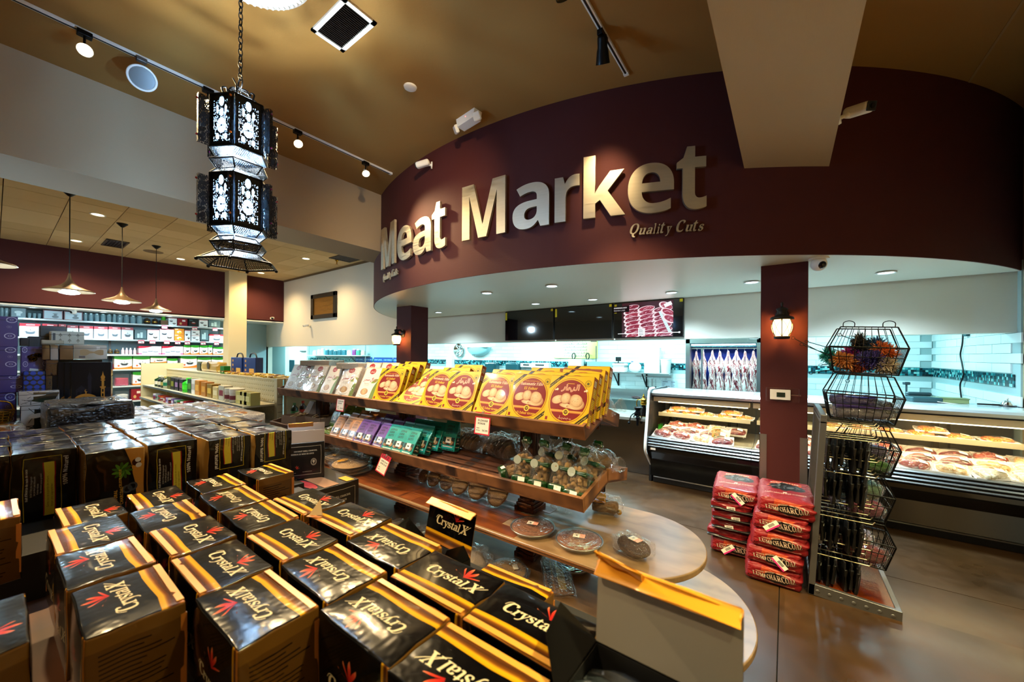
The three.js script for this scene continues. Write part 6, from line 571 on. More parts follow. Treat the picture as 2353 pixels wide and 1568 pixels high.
// green-labelled bread-stick bags on the lower tray
const greenFoil = phy(0x0d3a16, 0.3, { clearcoat: 0.7 }), stickGeo = (seed) => { const r = rng(seed), gs = []; for (let i = 0; i < 34; i++) gs.push(new THREE.CapsuleGeometry(0.011, 0.03, 4, 8).rotateZ(r() * 3).rotateY(r() * 3).translate((r() - 0.5) * 0.066, 0.03 + 0.1 * r(), (r() - 0.5) * 0.04)); return gs; };
function greenBag(label, x, d, leanB, turn, seed) { const t = thing('breadstick_bag', label, 'bread', [x, ...onLow(d, 0.012)], turn, 'green-labelled bread bags'), g = new THREE.Group(); g.name = 'bag_bundle'; g.rotation.x = -leanB; g.scale.setScalar(1.12); t.add(g); mesh('bread_sticks', stickGeo(seed), crust(0xb08a58), g); mesh('clear_bag', softBox(0.105, 0.17, 0.07, { r: 0.03, seg: 9, noise: 0.02, bulge: 0.006, seed, shape: (s, n) => { const k = Math.max(0, n[1]); return [s[0] * (1 - 0.7 * k ** 3), s[1], s[2] * (1 - 0.6 * k ** 3)]; } }).translate(0, 0.086, 0), wrapFilm, g); mesh('green_band', [softBox(0.107, 0.024, 0.072, { r: 0.012, noise: 0.008, seed: 4 }).translate(0, 0.118, 0), softBox(0.108, 0.04, 0.074, { r: 0.012, noise: 0.008, seed: 5 }).translate(0, 0.02, 0)], greenFoil, g); mesh('round_label', cyl(0.022, 0.022, 0.002, 0, 0, 0, 24).rotateX(Math.PI / 2).translate(-0.022, 0.118, 0.041), std(0x9aa29a, 0.5), g); mesh('tied_top', lathe([[0.016, 0], [0.009, 0.012], [0.016, 0.024], [0.032, 0.05], [0.028, 0.056]], 9).translate(0, 0.165, 0), wrapFilm, g); mesh('green_tip', softBox(0.05, 0.03, 0.012, { r: 0.004, noise: 0.022, seed }).translate(0, 0.222, 0), greenFoil, g); mesh('price_label', bx(0.04, 0.022, 0.001, 0.01, 0.025, 0.041), tagPaper, g); return t; }
greenBag('green-labelled bread bag lying on its side, leftmost of its kind', -1.43, 0.22, 1.25, -0.7, 3); greenBag('upright green-labelled bread bag with a big round label, second from the left', -1.25, 0.24, 0.2, 0.1, 4); greenBag('upright green-labelled bread bag in the middle of the front ones', -1.13, 0.25, 0.24, 0.05, 5); greenBag('upright green-labelled bread bag third from the post, tag at its foot', -1.0, 0.25, 0.28, -0.1, 6); greenBag('leaning green-labelled bread bag in the tray corner', -0.895, 0.27, 0.34, -0.15, 7); greenBag('green-labelled bread bag behind the corner one', -0.89, 0.14, 0.4, -0.3, 8); greenBag('green-labelled bread bag behind the middle ones', -1.05, 0.12, 0.4, 0.2, 9); greenBag('green-labelled bread bag behind the one with the big label', -1.18, 0.12, 0.4, -0.2, 10);

// ---------- goods on the two wooden tops ----------
const pieTex = cv(256, 256, (x, w, h) => { x.fillStyle = '#6a3a1c'; x.fillRect(0, 0, w, h); const r = rng(61); for (let i = 0; i < 240; i++) { x.strokeStyle = ['#8a5028', '#4c2612', '#a86a34'][i % 3]; x.lineWidth = 1 + 2 * r(); x.beginPath(); const u = r() * w, v = r() * h; x.moveTo(u, v); x.lineTo(u + 20 * (r() - 0.5), v + 10 * (r() - 0.5)); x.stroke(); } });
const stickerM = std(0xffffff, 0.4, 0, { map: cv(96, 64, (x) => { x.fillStyle = '#efe6da'; x.fillRect(0, 0, 96, 64); x.fillStyle = '#e8a08c'; x.fillRect(52, 0, 44, 64); x.fillStyle = '#333'; for (let i = 0; i < 5; i++) x.fillRect(6, 8 + i * 11, 36, 3); x.fillRect(20, 20, 14, 18); }) });
function pie(label, x, y, z, r0, tail, deep) { const t = thing('wrapped_pie', label, 'pie', [x, y, z], x * 3); mesh('pan', lathe([[0.001, 0.002], [r0 * 0.86, 0.002], [r0 * 0.98, 0.02], [r0, 0.022], [r0, 0.026], [r0 * 0.95, 0.024]], 40), steel, t); mesh('filling', lathe([[0.001, 0.03], [r0 * 0.5, 0.03], [r0 * 0.9, 0.026], [r0 * 0.94, 0.02]], 40), std(0xffffff, 0.55, 0, { map: pieTex }), t); mesh('film', lathe([[0.001, 0.038], [r0 * 0.6, 0.037], [r0 * 0.97, 0.03], [r0 * 1.02, 0.02], [r0 * 0.96, 0.003]], 40), wrapFilm, t); if (tail) mesh('film_tail', lathe([[0.008, 0], [0.012, 0.015], [0.03, 0.04], [0.036, 0.06], [0.03, 0.075]], 9).rotateZ(-0.3).rotateY(1).translate(0.01, 0.03, -r0 * 0.95), wrapFilm, t); mesh('price_label', bx(0.062, 0.001, 0.04, 0.0, 0.041, 0.0).rotateY(-x * 3 + 0.3), stickerM, t); }
pie('film-wrapped brown pie by the post on the upper wooden top', -1.165, 0.602, -1.815, 0.128, false); pie('film-wrapped brown pie with a twisted wrap tail on the upper wooden top', -0.885, 0.602, -1.835, 0.125, true); pie('film-wrapped pie on the lower wooden top, half under the upper one', -1.05, 0.302, -2.1, 0.11, false);
{ const t = thing('dark_loaf', 'dark oval loaf in clear wrap with label near the rounded end', 'bread', [-0.615, 0.602, -1.895], -0.35); mesh('loaf', new THREE.SphereGeometry(1, 30, 18).scale(0.09, 0.042, 0.062).translate(0, 0.042, 0), crust(0x3a1c10), t); mesh('clear_wrap', softBox(0.19, 0.088, 0.13, { r: 0.04, seg: 9, noise: 0.02, bulge: 0.008, seed: 21 }).translate(0, 0.045, 0), wrapFilm, t); mesh('wrap_end', softBox(0.06, 0.02, 0.09, { r: 0.006, noise: 0.03, seg: 6, seed: 8 }).rotateZ(0.3).translate(-0.1, 0.05, -0.02), wrapFilm, t); mesh('price_label', bx(0.06, 0.001, 0.042, 0.02, 0.089, 0.012), stickerM, t); }
{ const t = thing('snack_bag', 'yellow and clear crumpled snack bag under the lower tray end', 'snack bag', [-0.93, 0.603, -2.3], 0.3); mesh('bag', softBox(0.2, 0.08, 0.15, { r: 0.03, seg: 9, noise: 0.05, bulge: 0.012, seed: 31 }).translate(0, 0.045, 0), wrapFilm, t); mesh('contents', softBox(0.15, 0.05, 0.1, { r: 0.02, seg: 6, noise: 0.03, seed: 2 }).translate(0, 0.04, 0), crust(0x8a6038), t); mesh('yellow_print', softBox(0.1, 0.01, 0.09, { r: 0.003, noise: 0.02, seg: 5, seed: 3 }).rotateX(0.3).translate(-0.05, 0.088, 0), phy(0xe09a12, 0.25, { clearcoat: 1 }), t); mesh('gold_tie', ball(0.016, 0.09, 0.03, 0.05), brass, t); }
{ const t = thing('clear_tied_bag', 'empty-looking clear tied bag lying behind the pies', 'bag', [-1.14, 0.603, -2.12], 0.2); mesh('bag', softBox(0.13, 0.12, 0.09, { r: 0.035, seg: 9, noise: 0.05, seed: 41 }).translate(0, 0.06, 0), wrapFilm, t); mesh('tied_neck', lathe([[0.012, 0], [0.008, 0.015], [0.03, 0.045]], 8).translate(0, 0.115, 0), wrapFilm, t); }
function flatStack(label, x, y, z, n, r0, seed, logo) { const t = thing('flatbread_pack', label, 'bread', [x, y, z], seed), r = rng(seed), gs = []; for (let i = 0; i < n; i++) gs.push(lathe([[0.001, 0.014], [r0 * 0.6, 0.015], [r0 * 0.95, 0.009], [r0, 0.004], [r0 * 0.9, 0], [0.001, 0]], 28).rotateX((r() - 0.5) * 0.1).rotateZ((r() - 0.5) * 0.1).translate((r() - 0.5) * 0.02, 0.004 + i * 0.014, (r() - 0.5) * 0.02)); mesh('bread_rounds', gs, crust(0xa8855a), t); mesh('clear_wrap', softBox(r0 * 2.15, n * 0.015 + 0.02, r0 * 2.1, { r: 0.02, seg: 10, noise: 0.03, bulge: 0.006, seed, shape: (s, q) => { const m = Math.max(Math.abs(q[0]), Math.abs(q[2])), k = m / Math.max(1e-6, Math.hypot(q[0], q[2])); const f = 1 - (1 - k) * 0.9 * m; return [s[0] * f, s[1], s[2] * f]; } }).translate(0, n * 0.0075 + 0.006, 0), wrapFilm, t); if (logo) mesh('brand_label', new THREE.SphereGeometry(1, 20, 8, 0, 6.29, 0, Math.PI / 2).scale(0.055, 0.004, 0.036).translate(0.03, n * 0.0148 + 0.014, 0.06), phy(0xd89a2a, 0.3, { clearcoat: 0.8 }), t); else mesh('price_label', bx(0.05, 0.001, 0.03, 0, n * 0.0148 + 0.018, 0.05), tagPaper, t); }
flatStack('wrapped stack of flat breads with an orange label on the upper wooden top', -2.98, 0.602, -1.79, 6, 0.155, 5, true); flatStack('wrapped flat breads at the back of the upper top, left of the orange-labelled stack', -3.3, 0.602, -1.9, 5, 0.15, 6, true); flatStack('wrapped flat breads under the pouches, behind the orange-labelled stack', -3.1, 0.602, -2.15, 6, 0.14, 7, false); flatStack('dark wrapped breads at the far left of the upper wooden top', -3.6, 0.602, -1.85, 5, 0.14, 9, false);
// wrapped rounds leaning in a row on the upper top, seen under the lower tray
[[-2.28, 0.06], [-2.15, 0.075], [-2.02, 0.082], [-1.88, 0.09], [-1.72, 0.1], [-1.54, 0.098]].forEach(([x, r0], i) => { const t = thing('wrapped_round', 'clear-wrapped round bread leaning under the lower tray, ' + ['farthest from the post', 'second from the far end', 'third from the far end', 'third from the post', 'second from the post', 'nearest to the post'][i], 'bread', [x, 0.602, -1.98 + 0.01 * (i % 2)], 0.2, 'wrapped rounds under the lower tray'); const g = new THREE.Group(); g.name = 'round_pack'; g.position.y = r0 * 0.9; g.rotation.set(1.0, 0, 0.3); t.add(g); mesh('bread_round', lathe([[0.001, 0.018], [r0 * 0.8, 0.014], [r0 * 0.93, 0], [r0 * 0.8, -0.014], [0.001, -0.016]], 30), crust(0x9a7850), g); mesh('clear_wrap', lathe([[0.001, 0.03], [r0 * 0.85, 0.024], [r0 * 1.04, 0.002], [r0 * 0.85, -0.022], [0.001, -0.026]], 30), wrapFilm, g); });
// on the lower wooden top
{ const t = thing('flat_pouch', 'flat clear pouch of golden sheets reading Whole on the lower wooden top', 'pouch', [-1.07, 0.303, -1.93], -0.95); const px = cv(256, 256, (x, w, h) => { x.fillStyle = '#7a5a34'; x.fillRect(0, 0, w, h); x.fillStyle = '#c2a040'; x.fillRect(20, 60, 216, 70); x.fillStyle = '#a8742c'; x.fillRect(0, 170, 256, 12); x.fillStyle = '#18100a'; x.font = 'italic bold 54px serif'; x.save(); x.transform(1, 0, -0.25, 1, 0, 0); x.fillText('Whole', 96, 232); x.restore(); }); mesh('contents', softBox(0.32, 0.02, 0.15, { r: 0.004, noise: 0.004, seg: 6, rects: [0, 0, [0, 0, 1, 1], 0, 0, 0].map((q) => q || [0, 0, 0.05, 0.05]) }), std(0xffffff, 0.4, 0, { map: px }), t).position.y = 0.013; mesh('clear_bag', softBox(0.36, 0.03, 0.17, { r: 0.008, noise: 0.02, seg: 10, seed: 51 }), wrapFilm, t).position.y = 0.017; }
[[-2.55, -1.68, 'dark wrapped loaf tray on the lower top under the straight edge, by the black boxes'], [-2.25, -1.66, 'clear bag of brown buns on the lower wooden top'], [-2.02, -1.7, 'dark brown film-wrapped cake on the lower wooden top'], [-1.8, -1.66, 'crumpled clear bread bag on the lower top behind the open flap box'], [-1.55, -1.72, 'clear bag with printed card on the lower top beside the open flap box']].forEach(([x, z, l], i) => { const t = thing('wrapped_loaf', l, 'bread', [x, 0.303, z], i); mesh('loaf', softBox(0.16, 0.07, 0.12, { r: 0.03, seg: 7, noise: 0.02, bulge: 0.006, seed: i }), crust([0x2e1a10, 0x7a5434, 0x2c140c, 0x8a6644, 0xa09080][i]), t).position.y = 0.04; mesh('clear_wrap', softBox(0.22, 0.1, 0.17, { r: 0.03, seg: 9, noise: 0.05, bulge: 0.01, seed: i + 60 }), wrapFilm, t).position.y = 0.052; });
flatStack('round film-wrapped bread under the standing carton on the lower wooden top', -1.32, 0.303, -1.78, 2, 0.12, 15, false);

// ---------- tables of charcoal cartons in front ----------
{ const cloth = std(0x100e0d, 0.8), t = thing('display_table', 'low black-skirted table under the black and gold charcoal cartons', 'table', [-1.9, 0, -0.5]); mesh('table_top', bb(-1.75, 1.66, 0.65, 0.68, -0.57, 0.5, 0.004), pineDark, t); mesh('skirt', [bb(-1.72, 1.62, 0.01, 0.65, -0.56, -0.55), bb(-1.72, -1.71, 0.01, 0.65, -0.56, 0.48), bb(1.61, 1.62, 0.01, 0.65, -0.56, 0.48), bb(-1.72, 1.62, 0.01, 0.65, 0.47, 0.48)], cloth, t); mesh('riser', [bb(-1.7, -0.35, 0.681, 0.855, -0.56, 0.5), bb(-0.24, 1.62, 0.681, 0.878, -0.48, 0.22)], cloth, t); for (const x of [-1.6, 1.5]) for (const z of [-0.5, 0.4]) mesh('leg', bx(0.06, 0.65, 0.06, x, 0.325, z), pineDark, t); }
const swash = (x, s) => { x.strokeStyle = '#e6d2a6'; x.lineWidth = 5; x.lineCap = 'round'; x.beginPath(); x.moveTo(-6, -34); x.quadraticCurveTo(10, -66, 46, -52); x.stroke(); x.beginPath(); x.moveTo(s - 60, 4); x.quadraticCurveTo(s - 20, -40, s + 22, -46); x.stroke(); };
const crystalWord = (x, u, v, s, wmax) => { x.save(); x.translate(u, v); x.transform(1, 0, -0.22, 1, 0, 0); x.fillStyle = '#ead8ae'; x.font = `bold ${s}px serif`; const w = Math.min(x.measureText('CrystalX').width * 1.02, wmax); let a = 0; [...'Crystal X'].forEach((c, i) => { if (c === ' ') { a += s * 0.12; return; } const k = 'CX'.includes(c) ? 1.18 : 0.96; x.font = `bold ${s * k}px serif`; x.fillText(c, a, 0); a += x.measureText(c).width * 0.93; }); x.lineWidth = s * 0.055; x.strokeStyle = '#ead8ae'; x.beginPath(); x.moveTo(s * 0.5, -s * 0.78); x.quadraticCurveTo(s * 0.0, -s * 1.0, -s * 0.08, -s * 0.5); x.stroke(); x.beginPath(); x.moveTo(a - s * 0.9, s * 0.16); x.quadraticCurveTo(a - s * 0.3, -s * 0.3, a + s * 0.3, -s * 0.86); x.stroke(); x.restore(); };
const leafMark = (x, u, v, s, up = 1) => { x.save(); x.translate(u, v); x.scale(s, s * up); [[-1.15, -0.22, 0.42], [-0.62, -0.78, 0.5], [0, -1.02, 0.6], [0.62, -0.76, 0.5], [1.15, -0.2, 0.42]].forEach(([a, b, w], i) => { const g = x.createLinearGradient(0, 0, a * 1.0, b); g.addColorStop(0, '#b8201c'); g.addColorStop(0.6, '#e2422c'); g.addColorStop(1, '#f08a5a'); x.fillStyle = g; x.beginPath(); x.moveTo(0, 0.25); x.bezierCurveTo(a * 0.3 - w * 0.35, b * 0.5, a - w * 0.4, b * 0.8, a, b * 1.1); x.bezierCurveTo(a + w * 0.3, b * 0.6, a * 0.4 + w * 0.3, b * 0.4 + 0.1, 0, 0.25); x.fill(); }); x.restore(); };
const goldBand = (x, x0, y0, w, h, vert) => { const g = vert ? x.createLinearGradient(x0, 0, x0 + w, 0) : x.createLinearGradient(0, y0, 0, y0 + h); [[0, '#dc9a10'], [0.2, '#e6ac1c'], [0.34, '#7c4414'], [0.5, '#4e2a12'], [0.66, '#6a3a18'], [0.82, '#c07a2c'], [1, '#a8672a']].forEach(([k, c]) => g.addColorStop(k, c)); x.fillStyle = g; x.fillRect(x0, y0, w, h); };
const crystalTex = cv(1024, 1024, (x, w, h) => {
  x.fillStyle = '#070606'; x.fillRect(0, 0, w, h);
  // top face 0..640 x 0..400, gold band along its lower edge
  goldBand(x, 0, 292, 640, 108, false); crystalWord(x, 120, 218, 100, 470); leafMark(x, 400, 116, 88);
  // long face 0..640 x 400..1024
  crystalWord(x, 110, 800, 104, 480); leafMark(x, 330, 640, 92); goldBand(x, 584, 400, 56, 624, true);
  // short end 640..1024 x 400..1024: brown board with fine print
  x.fillStyle = '#5c3c16'; x.fillRect(640, 400, 384, 624); x.fillStyle = '#6d4a1c'; x.fillRect(640, 400, 384, 90); x.fillStyle = '#24150a'; const r = rng(12); for (let j = 0; j < 16; j++) x.fillRect(690, 520 + j * 28, 150 + 140 * r(), 9); x.fillStyle = '#8e5320'; x.fillRect(640, 0, 384, 400);
});
const dents = dataTex(256, 256, (u, v) => { const k = 128 + 70 * (n16(u * 5, v * 5) - 0.5) + 26 * (n64(u * 40, v * 40) - 0.5); return [k, k, k]; }, true);
const cMat = phy(0xe8e8e8, 0.2, { map: crystalTex, specularIntensity: 0.22, clearcoat: 0.3, clearcoatRoughness: 0.06, bumpMap: dents, bumpScale: 0.0035 });
const cTop = [0, 1 - 400 / 1024, 0.625, 1], cFace = [0, 0, 0.625, 1 - 400 / 1024], cEnd = [0.625, 0, 1, 1 - 400 / 1024], cG = [1, 2, 3].map((s) => softBox(0.236, 0.2, 0.146, { r: 0.005, seg: 7, bulge: 0.004, bulgeY: 0.6, noise: 0.008, seed: s * 3, rects: [cEnd, cEnd, cTop, [0, 0.7, 0.05, 0.75], cFace, cFace] }));
const cFoldG = [bx(0.004, 0.15, 0.012, 0, 0, 0)], foldM = std(0xb06a26, 0.4); let cProto;
let cSeed = rng(71);
function crystal(label, x, z, flip, y = 0.878, tilt = 0) { const turn = (flip ? Math.PI : 0) + (cSeed() - 0.5) * 0.05, pos = [x, y, z]; const i = Math.floor(cSeed() * 3); let t; if (!cProto) { t = cProto = thing('charcoal_carton', label, 'carton', pos, turn, 'black and gold charcoal cartons'); mesh('box', cG[0], cMat, t).position.y = 0.1; mesh('end_fold', bx(0.004, 0.15, 0.01, 0.1165, 0.1, 0.068), foldM, t); mesh('end_fold', bx(0.004, 0.15, 0.01, -0.1165, 0.1, 0.068), foldM, t); mesh('top_lip', bx(0.22, 0.0016, 0.012, 0, 0.2015, 0.064).rotateX(0), std(0xd99a3c, 0.3), t); } else t = copy(cProto, label, pos, turn); t.children[0].geometry = cG[i]; t.rotation.z = tilt + (cSeed() - 0.5) * 0.02; return t; }
// rows are named by what stands next to them: A is the row nearest the viewer
[[-1.628, -0.168, 0, 'black and gold carton at the far left of the nearest row, gold band this side'], [-1.385, -0.168, 1, 'black and gold carton in the nearest row, second from its far end'], [-1.14, -0.172, 1, 'glaring carton at the near end of the nearest row, brown end in full view'],
[-1.615, -0.335, 1, 'black and gold carton in the second row, next to the tall coconut cartons'], [-1.385, -0.342, 0, 'carton in the second row with a curling band, second from its far end'], [-1.135, -0.335, 0, 'dented black and gold carton with bluish glare in the second row'], [-0.895, -0.325, 1, 'glaring carton at the near end of the second row, brown end in full view'],
[-1.62, -0.515, 1, 'black and gold carton at the far end of the third row'], [-1.375, -0.51, 1, 'black and gold carton in the third row, second from its far end'], [-1.13, -0.5, 0, 'black and gold carton in the third row with glare on its gold band'], [-0.885, -0.487, 1, 'carton in the third row with sparkling glare across its word'], [-0.648, -0.462, 1, 'black and gold carton with a bright red leaf, its black long face visible below'], [-0.413, -0.455, 1, 'closest black and gold carton at the picture bottom, gold band on its far side'],
[-1.375, -0.665, 0, 'carton in the fourth row with a torn lifted flap'], [-1.125, -0.675, 0, 'carton in the fourth row beside the one with the torn flap'], [-0.875, -0.652, 1, 'carton in the fourth row in front of the standing open lid'], [-0.638, -0.625, 0, 'carton in the fourth row, second from the open white-lined carton'], [-0.4, -0.62, 0, 'carton in the fourth row right beside the open white-lined carton']].forEach(([x, z, f, l]) => crystal(l, x, z, f));
[[-1.925, -0.2, 0, 'lower black and gold carton by the tall coconut cartons, left one of the side row'], [-1.91, -0.37, 0, 'lower black and gold carton in front of the palm-printed carton'], [-1.93, -0.55, 1, 'lower carton in the side row, in front of the pale-sided coconut carton'], [-1.94, -0.74, 1, 'lower carton at the end of the side row with a full brown end']].forEach(([x, z, f, l]) => crystal(l, x, z, f, 0.858));
crystal('grey-topped tall carton at the left picture edge behind the gap', -2.03, 0.02, 1, 0.895); crystal('gold-topped carton cut by the left picture edge, nearest of all', -1.2, 0.03, 0, 0.885);
crystal('carton low down in front of the closest cartons, only its black corner showing', -0.62, -0.285, 1, 0.7); crystal('half-hidden low carton behind the closest ones, glare on its gold band', -0.63, -0.84, 1, 0.75); crystal('low carton under the white-lined open one at the near table end', -0.17, -0.36, 0, 0.7);
// torn flap
{ const s = new THREE.Shape(); s.moveTo(0, 0); s.lineTo(0.05, 0.005); s.lineTo(0.03, 0.05); s.closePath(); const t = thing('torn_flap', 'torn cardboard flap sticking up from a carton in the fourth row', 'cardboard', [-1.24, 1.081, -0.6], 0.4); mesh('board', new THREE.ExtrudeGeometry(s, { depth: 0.002, bevelEnabled: false }).rotateX(-0.3), std(0xc8b08a, 0.6), t); mesh('gold_edge', bx(0.05, 0.001, 0.012, 0.025, 0.0005, 0.006), foldM, t); }
// open cartons with standing lids
function openCarton(label, x, y, z, turn, lidH, lidTilt, white) {
  const t = thing('open_carton', label, 'carton', [x, y, z], turn), W = 0.23, D = 0.145, H = 0.19, inner = std(white ? 0xa8a29c : 0x6c5a48, 0.6), lin = std(0x1c1b1c, 0.4), k = 0.003;
  mesh('carton_walls', [bx(W, H, k, 0, H / 2, D / 2), bx(W, H, k, 0, H / 2, -D / 2), bx(k, H, D, W / 2, H / 2, 0), bx(k, H, D, -W / 2, H / 2, 0), bx(W, k, D, 0, k, 0)], std(0x0d0b0a, 0.3), t); mesh('liner', [bx(W - 0.006, H - 0.004, 0.001, 0, H / 2, -D / 2 + 0.003), bx(W - 0.006, H - 0.004, 0.001, 0, H / 2, D / 2 - 0.003), bx(0.001, H - 0.004, D - 0.006, W / 2 - 0.003, H / 2, 0), bx(0.001, H - 0.004, D - 0.006, -W / 2 + 0.003, H / 2, 0)], lin, t);
  const lid = new THREE.Group(); lid.name = 'lid'; lid.position.set(0, H, -D / 2); lid.rotation.x = lidTilt; t.add(lid); const out = uvMetres(bx(W, lidH, 0.0015, 0, lidH / 2, white ? -0.0008 : 0.0008), 1), u = out.attributes.uv, p = out.attributes.position; for (let i = 0; i < u.count; i++) u.setXY(i, cTop[2] * (p.getX(i) / W + 0.5), 1 - 0.39 * (white ? (p.getY(i) / lidH) : (1 - p.getY(i) / lidH))); mesh('lid_outer', out, cMat, lid); mesh('lid_inner', bx(W - 0.001, lidH - 0.001, 0.001, 0, lidH / 2, white ? 0.0006 : -0.0006), inner, lid);
  const gold = phy(0xe69a1c, 0.35, { clearcoat: 0.5 }); mesh('tuck_flap', [tube([[-W / 2, lidH, 0], [-W / 2, lidH, 0]].map(() => [0, 0, 0]).length ? [[-W / 2, lidH - 0.004, 0.003], [0, lidH + 0.002, 0.006], [W / 2, lidH - 0.004, 0.003]] : [], 0.004, 12, 6), softBox(W * 0.98, 0.003, 0.03, { r: 0.001, noise: 0.006, seed: 4 }).rotateX(0.7).translate(0, lidH - 0.006, 0.014)], gold, lid); if (white) mesh('tuck_curl', softBox(0.085, 0.004, 0.04, { r: 0.001, noise: 0.012, seed: 9 }).rotateX(-0.7).rotateZ(-0.16).translate(-0.07, lidH + 0.006, 0.012), gold, lid);
  const tri = (w2, h2) => { const s = new THREE.Shape(); s.moveTo(-w2 / 2, 0); s.lineTo(w2 / 2, 0); s.lineTo(w2 / 2 - 0.03, h2); s.lineTo(-w2 / 2 + 0.045, h2 * 0.8); s.closePath(); return new THREE.ExtrudeGeometry(s, { depth: 0.0015, bevelEnabled: false }); };
  const sideM = std(0x0a0a0b, 0.18, 0.1); const a = mesh('side_flap', tri(D, 0.085).rotateY(Math.PI / 2), sideM, t); a.position.set(-W / 2, H, 0); a.rotation.z = 0.75; const b = mesh('side_flap', tri(D, 0.085).rotateY(-Math.PI / 2), sideM, t); b.position.set(W / 2, H, 0); b.rotation.z = -0.28; const f = mesh('front_flap', bx(W, 0.002, 0.08, 0, 0, 0.04), std(0x0d0b0a, 0.25), t); f.position.set(0, H, D / 2); f.rotation.x = 1.2;
  mesh('inner_bag', softBox(W - 0.02, 0.13, D - 0.02, { r: 0.03, seg: 9, noise: 0.04, bulge: 0.008, seed: 14 }), white ? phy(0x3a4048, 0.2, { clearcoat: 1 }) : phy(0x2a2420, 0.3, { clearcoat: 1 }), t).position.y = 0.115;
}
openCarton('open white-lined carton close to the viewer, its lid standing with a folded gold edge', -0.165, 0.89, -0.575, -0.02, 0.145, -0.06, true);
openCarton('open black and gold carton with its printed lid standing up behind the fourth row', -0.93, 0.76, -0.83, -0.06, 0.135, -0.22, false);

// ---------- tall coconut charcoal cartons ----------
const nTex = (kind) => cv(768, 768, (x, w, h) => {   // left 512: broad face, right 256 x 512: top, below: pale side
  x.fillStyle = '#0b0c0e'; x.fillRect(0, 0, w, h); x.save(); x.beginPath(); x.rect(0, 0, 512, 768); x.clip();
  const V2 = (s, u, v, f, c, dir) => { x.save(); x.translate(u, v); x.rotate(dir * Math.PI / 2); x.fillStyle = c; x.font = f; x.fillText(s, 0, 0); x.restore(); };
  if (kind === 'palm') { x.fillStyle = '#c08a3c'; x.beginPath(); x.moveTo(330, 0); x.lineTo(512, 0); x.lineTo(512, 768); x.lineTo(430, 768); x.quadraticCurveTo(460, 380, 330, 0); x.fill(); x.fillStyle = '#3f6a22'; for (let i = 0; i < 11; i++) { const a = i / 11 * 6.28; x.save(); x.translate(310, 250); x.rotate(a); x.fillStyle = i % 2 ? '#4f8a2a' : '#2f5a1e'; x.beginPath(); x.ellipse(48, 0, 50, 16, 0.2, 0, 7); x.fill(); x.restore(); } x.strokeStyle = '#4a2a14'; x.lineWidth = 8; x.beginPath(); x.moveTo(340, 240); x.quadraticCurveTo(390, 200, 440, 190); x.stroke(); x.fillStyle = '#3c1f10'; x.beginPath(); x.arc(432, 176, 42, 0, 7); x.fill(); x.fillStyle = '#d8dde6'; for (const [u, v] of [[446, 150], [456, 214]]) { x.beginPath(); x.arc(u, v, 28, 0, 7); x.fill(); } x.strokeStyle = '#3e4652'; x.lineWidth = 20; for (const [u, v] of [[350, 470], [400, 450]]) { x.beginPath(); x.arc(u, v, 38, 0, 7); x.stroke(); } x.fillStyle = '#b0201c'; x.beginPath(); x.arc(150, 610, 66, 0, 7); x.fill(); x.strokeStyle = '#e0b030'; x.lineWidth = 6; x.stroke(); V2('NATURAL', 262, 640, 'bold 40px sans-serif', '#d8a83a', -1); V2('CHARCOAL', 312, 640, 'bold 40px sans-serif', '#d8a83a', -1); V2('CELESTE COCO', 300, 440, 'bold 30px sans-serif', '#d8a83a', -1); }
  else { const up = kind === 'down'; x.save(); if (up) { x.translate(512, 768); x.rotate(Math.PI); x.translate(0, 300); } x.strokeStyle = '#c2b020'; x.lineWidth = 7; x.strokeRect(92, 70, 290, 760); x.fillStyle = '#d9cf45'; x.fillRect(246, 130, 86, 600); x.fillStyle = '#a02028'; x.fillRect(240, 130, 10, 600); x.fillRect(328, 130, 10, 600); V2(up ? 'Made from natural coconut shell' : 'Fait d’écorce de noix de coco', 126, 540, 'bold 26px sans-serif', '#e8e8e8', -1); for (let i = 0; i < 4; i++) V2(['Brûle 3 fois plus longtemps', 'Ne produit pas d’étincelle', 'Fumée réduite', 'Ne contient aucun produit'][i], 156 + i * 24, 500 - i * 10, '19px sans-serif', '#cfcfcf', -1); V2(up ? 'Keep out of reach of children' : 'Gardez loin de la portée des enfants', 282, 640, '22px sans-serif', '#5a4a10', -1); V2('Danger: pour usage extérieur', 312, 640, '20px sans-serif', '#5a4a10', -1); V2(up ? '100% Natural' : '100% Naturel', 436, 420, 'bold 52px sans-serif', '#e6e6e6', -1); x.restore(); }
  x.restore(); x.save(); x.translate(512, 0); x.fillStyle = '#1a1b1e'; x.fillRect(0, 0, 256, 512); const r = rng(20); x.fillStyle = '#b9b6ae'; for (let j = 0; j < 9; j++) for (const u of [30, 130]) x.fillRect(u, 150 + j * 30, 40 + 44 * r(), 5); x.beginPath(); x.ellipse(128, 80, 40, 22, 0, 0, 7); x.fill(); x.fillStyle = '#a87a38'; x.fillRect(0, 512, 256, 256); x.restore();
});
const nMat = { up: null, down: null, palm: null }; for (const k in nMat) nMat[k] = phy(0xdddddd, 0.2, { map: nTex(k), specularIntensity: 0.22, clearcoat: 0.4, clearcoatRoughness: 0.06, bumpMap: dents, bumpScale: 0.003 });
const nFace = [0, 0, 0.667, 1], nTop = [0.667, 0.334, 1, 1], nSide = [0.667, 0, 1, 0.3], nGeo = softBox(0.186, 0.302, 0.262, { r: 0.005, seg: 7, bulge: 0.003, noise: 0.006, seed: 5, rects: [nSide, nSide, nTop, nSide, nFace, nFace] }); let nProto;
const rowN = ['in line with the left picture edge', 'left of the palm-printed one', 'in the palm-printed column', 'right of the palm-printed column', 'in the pale-sided column', 'in the column beside the boxed flap carton'];
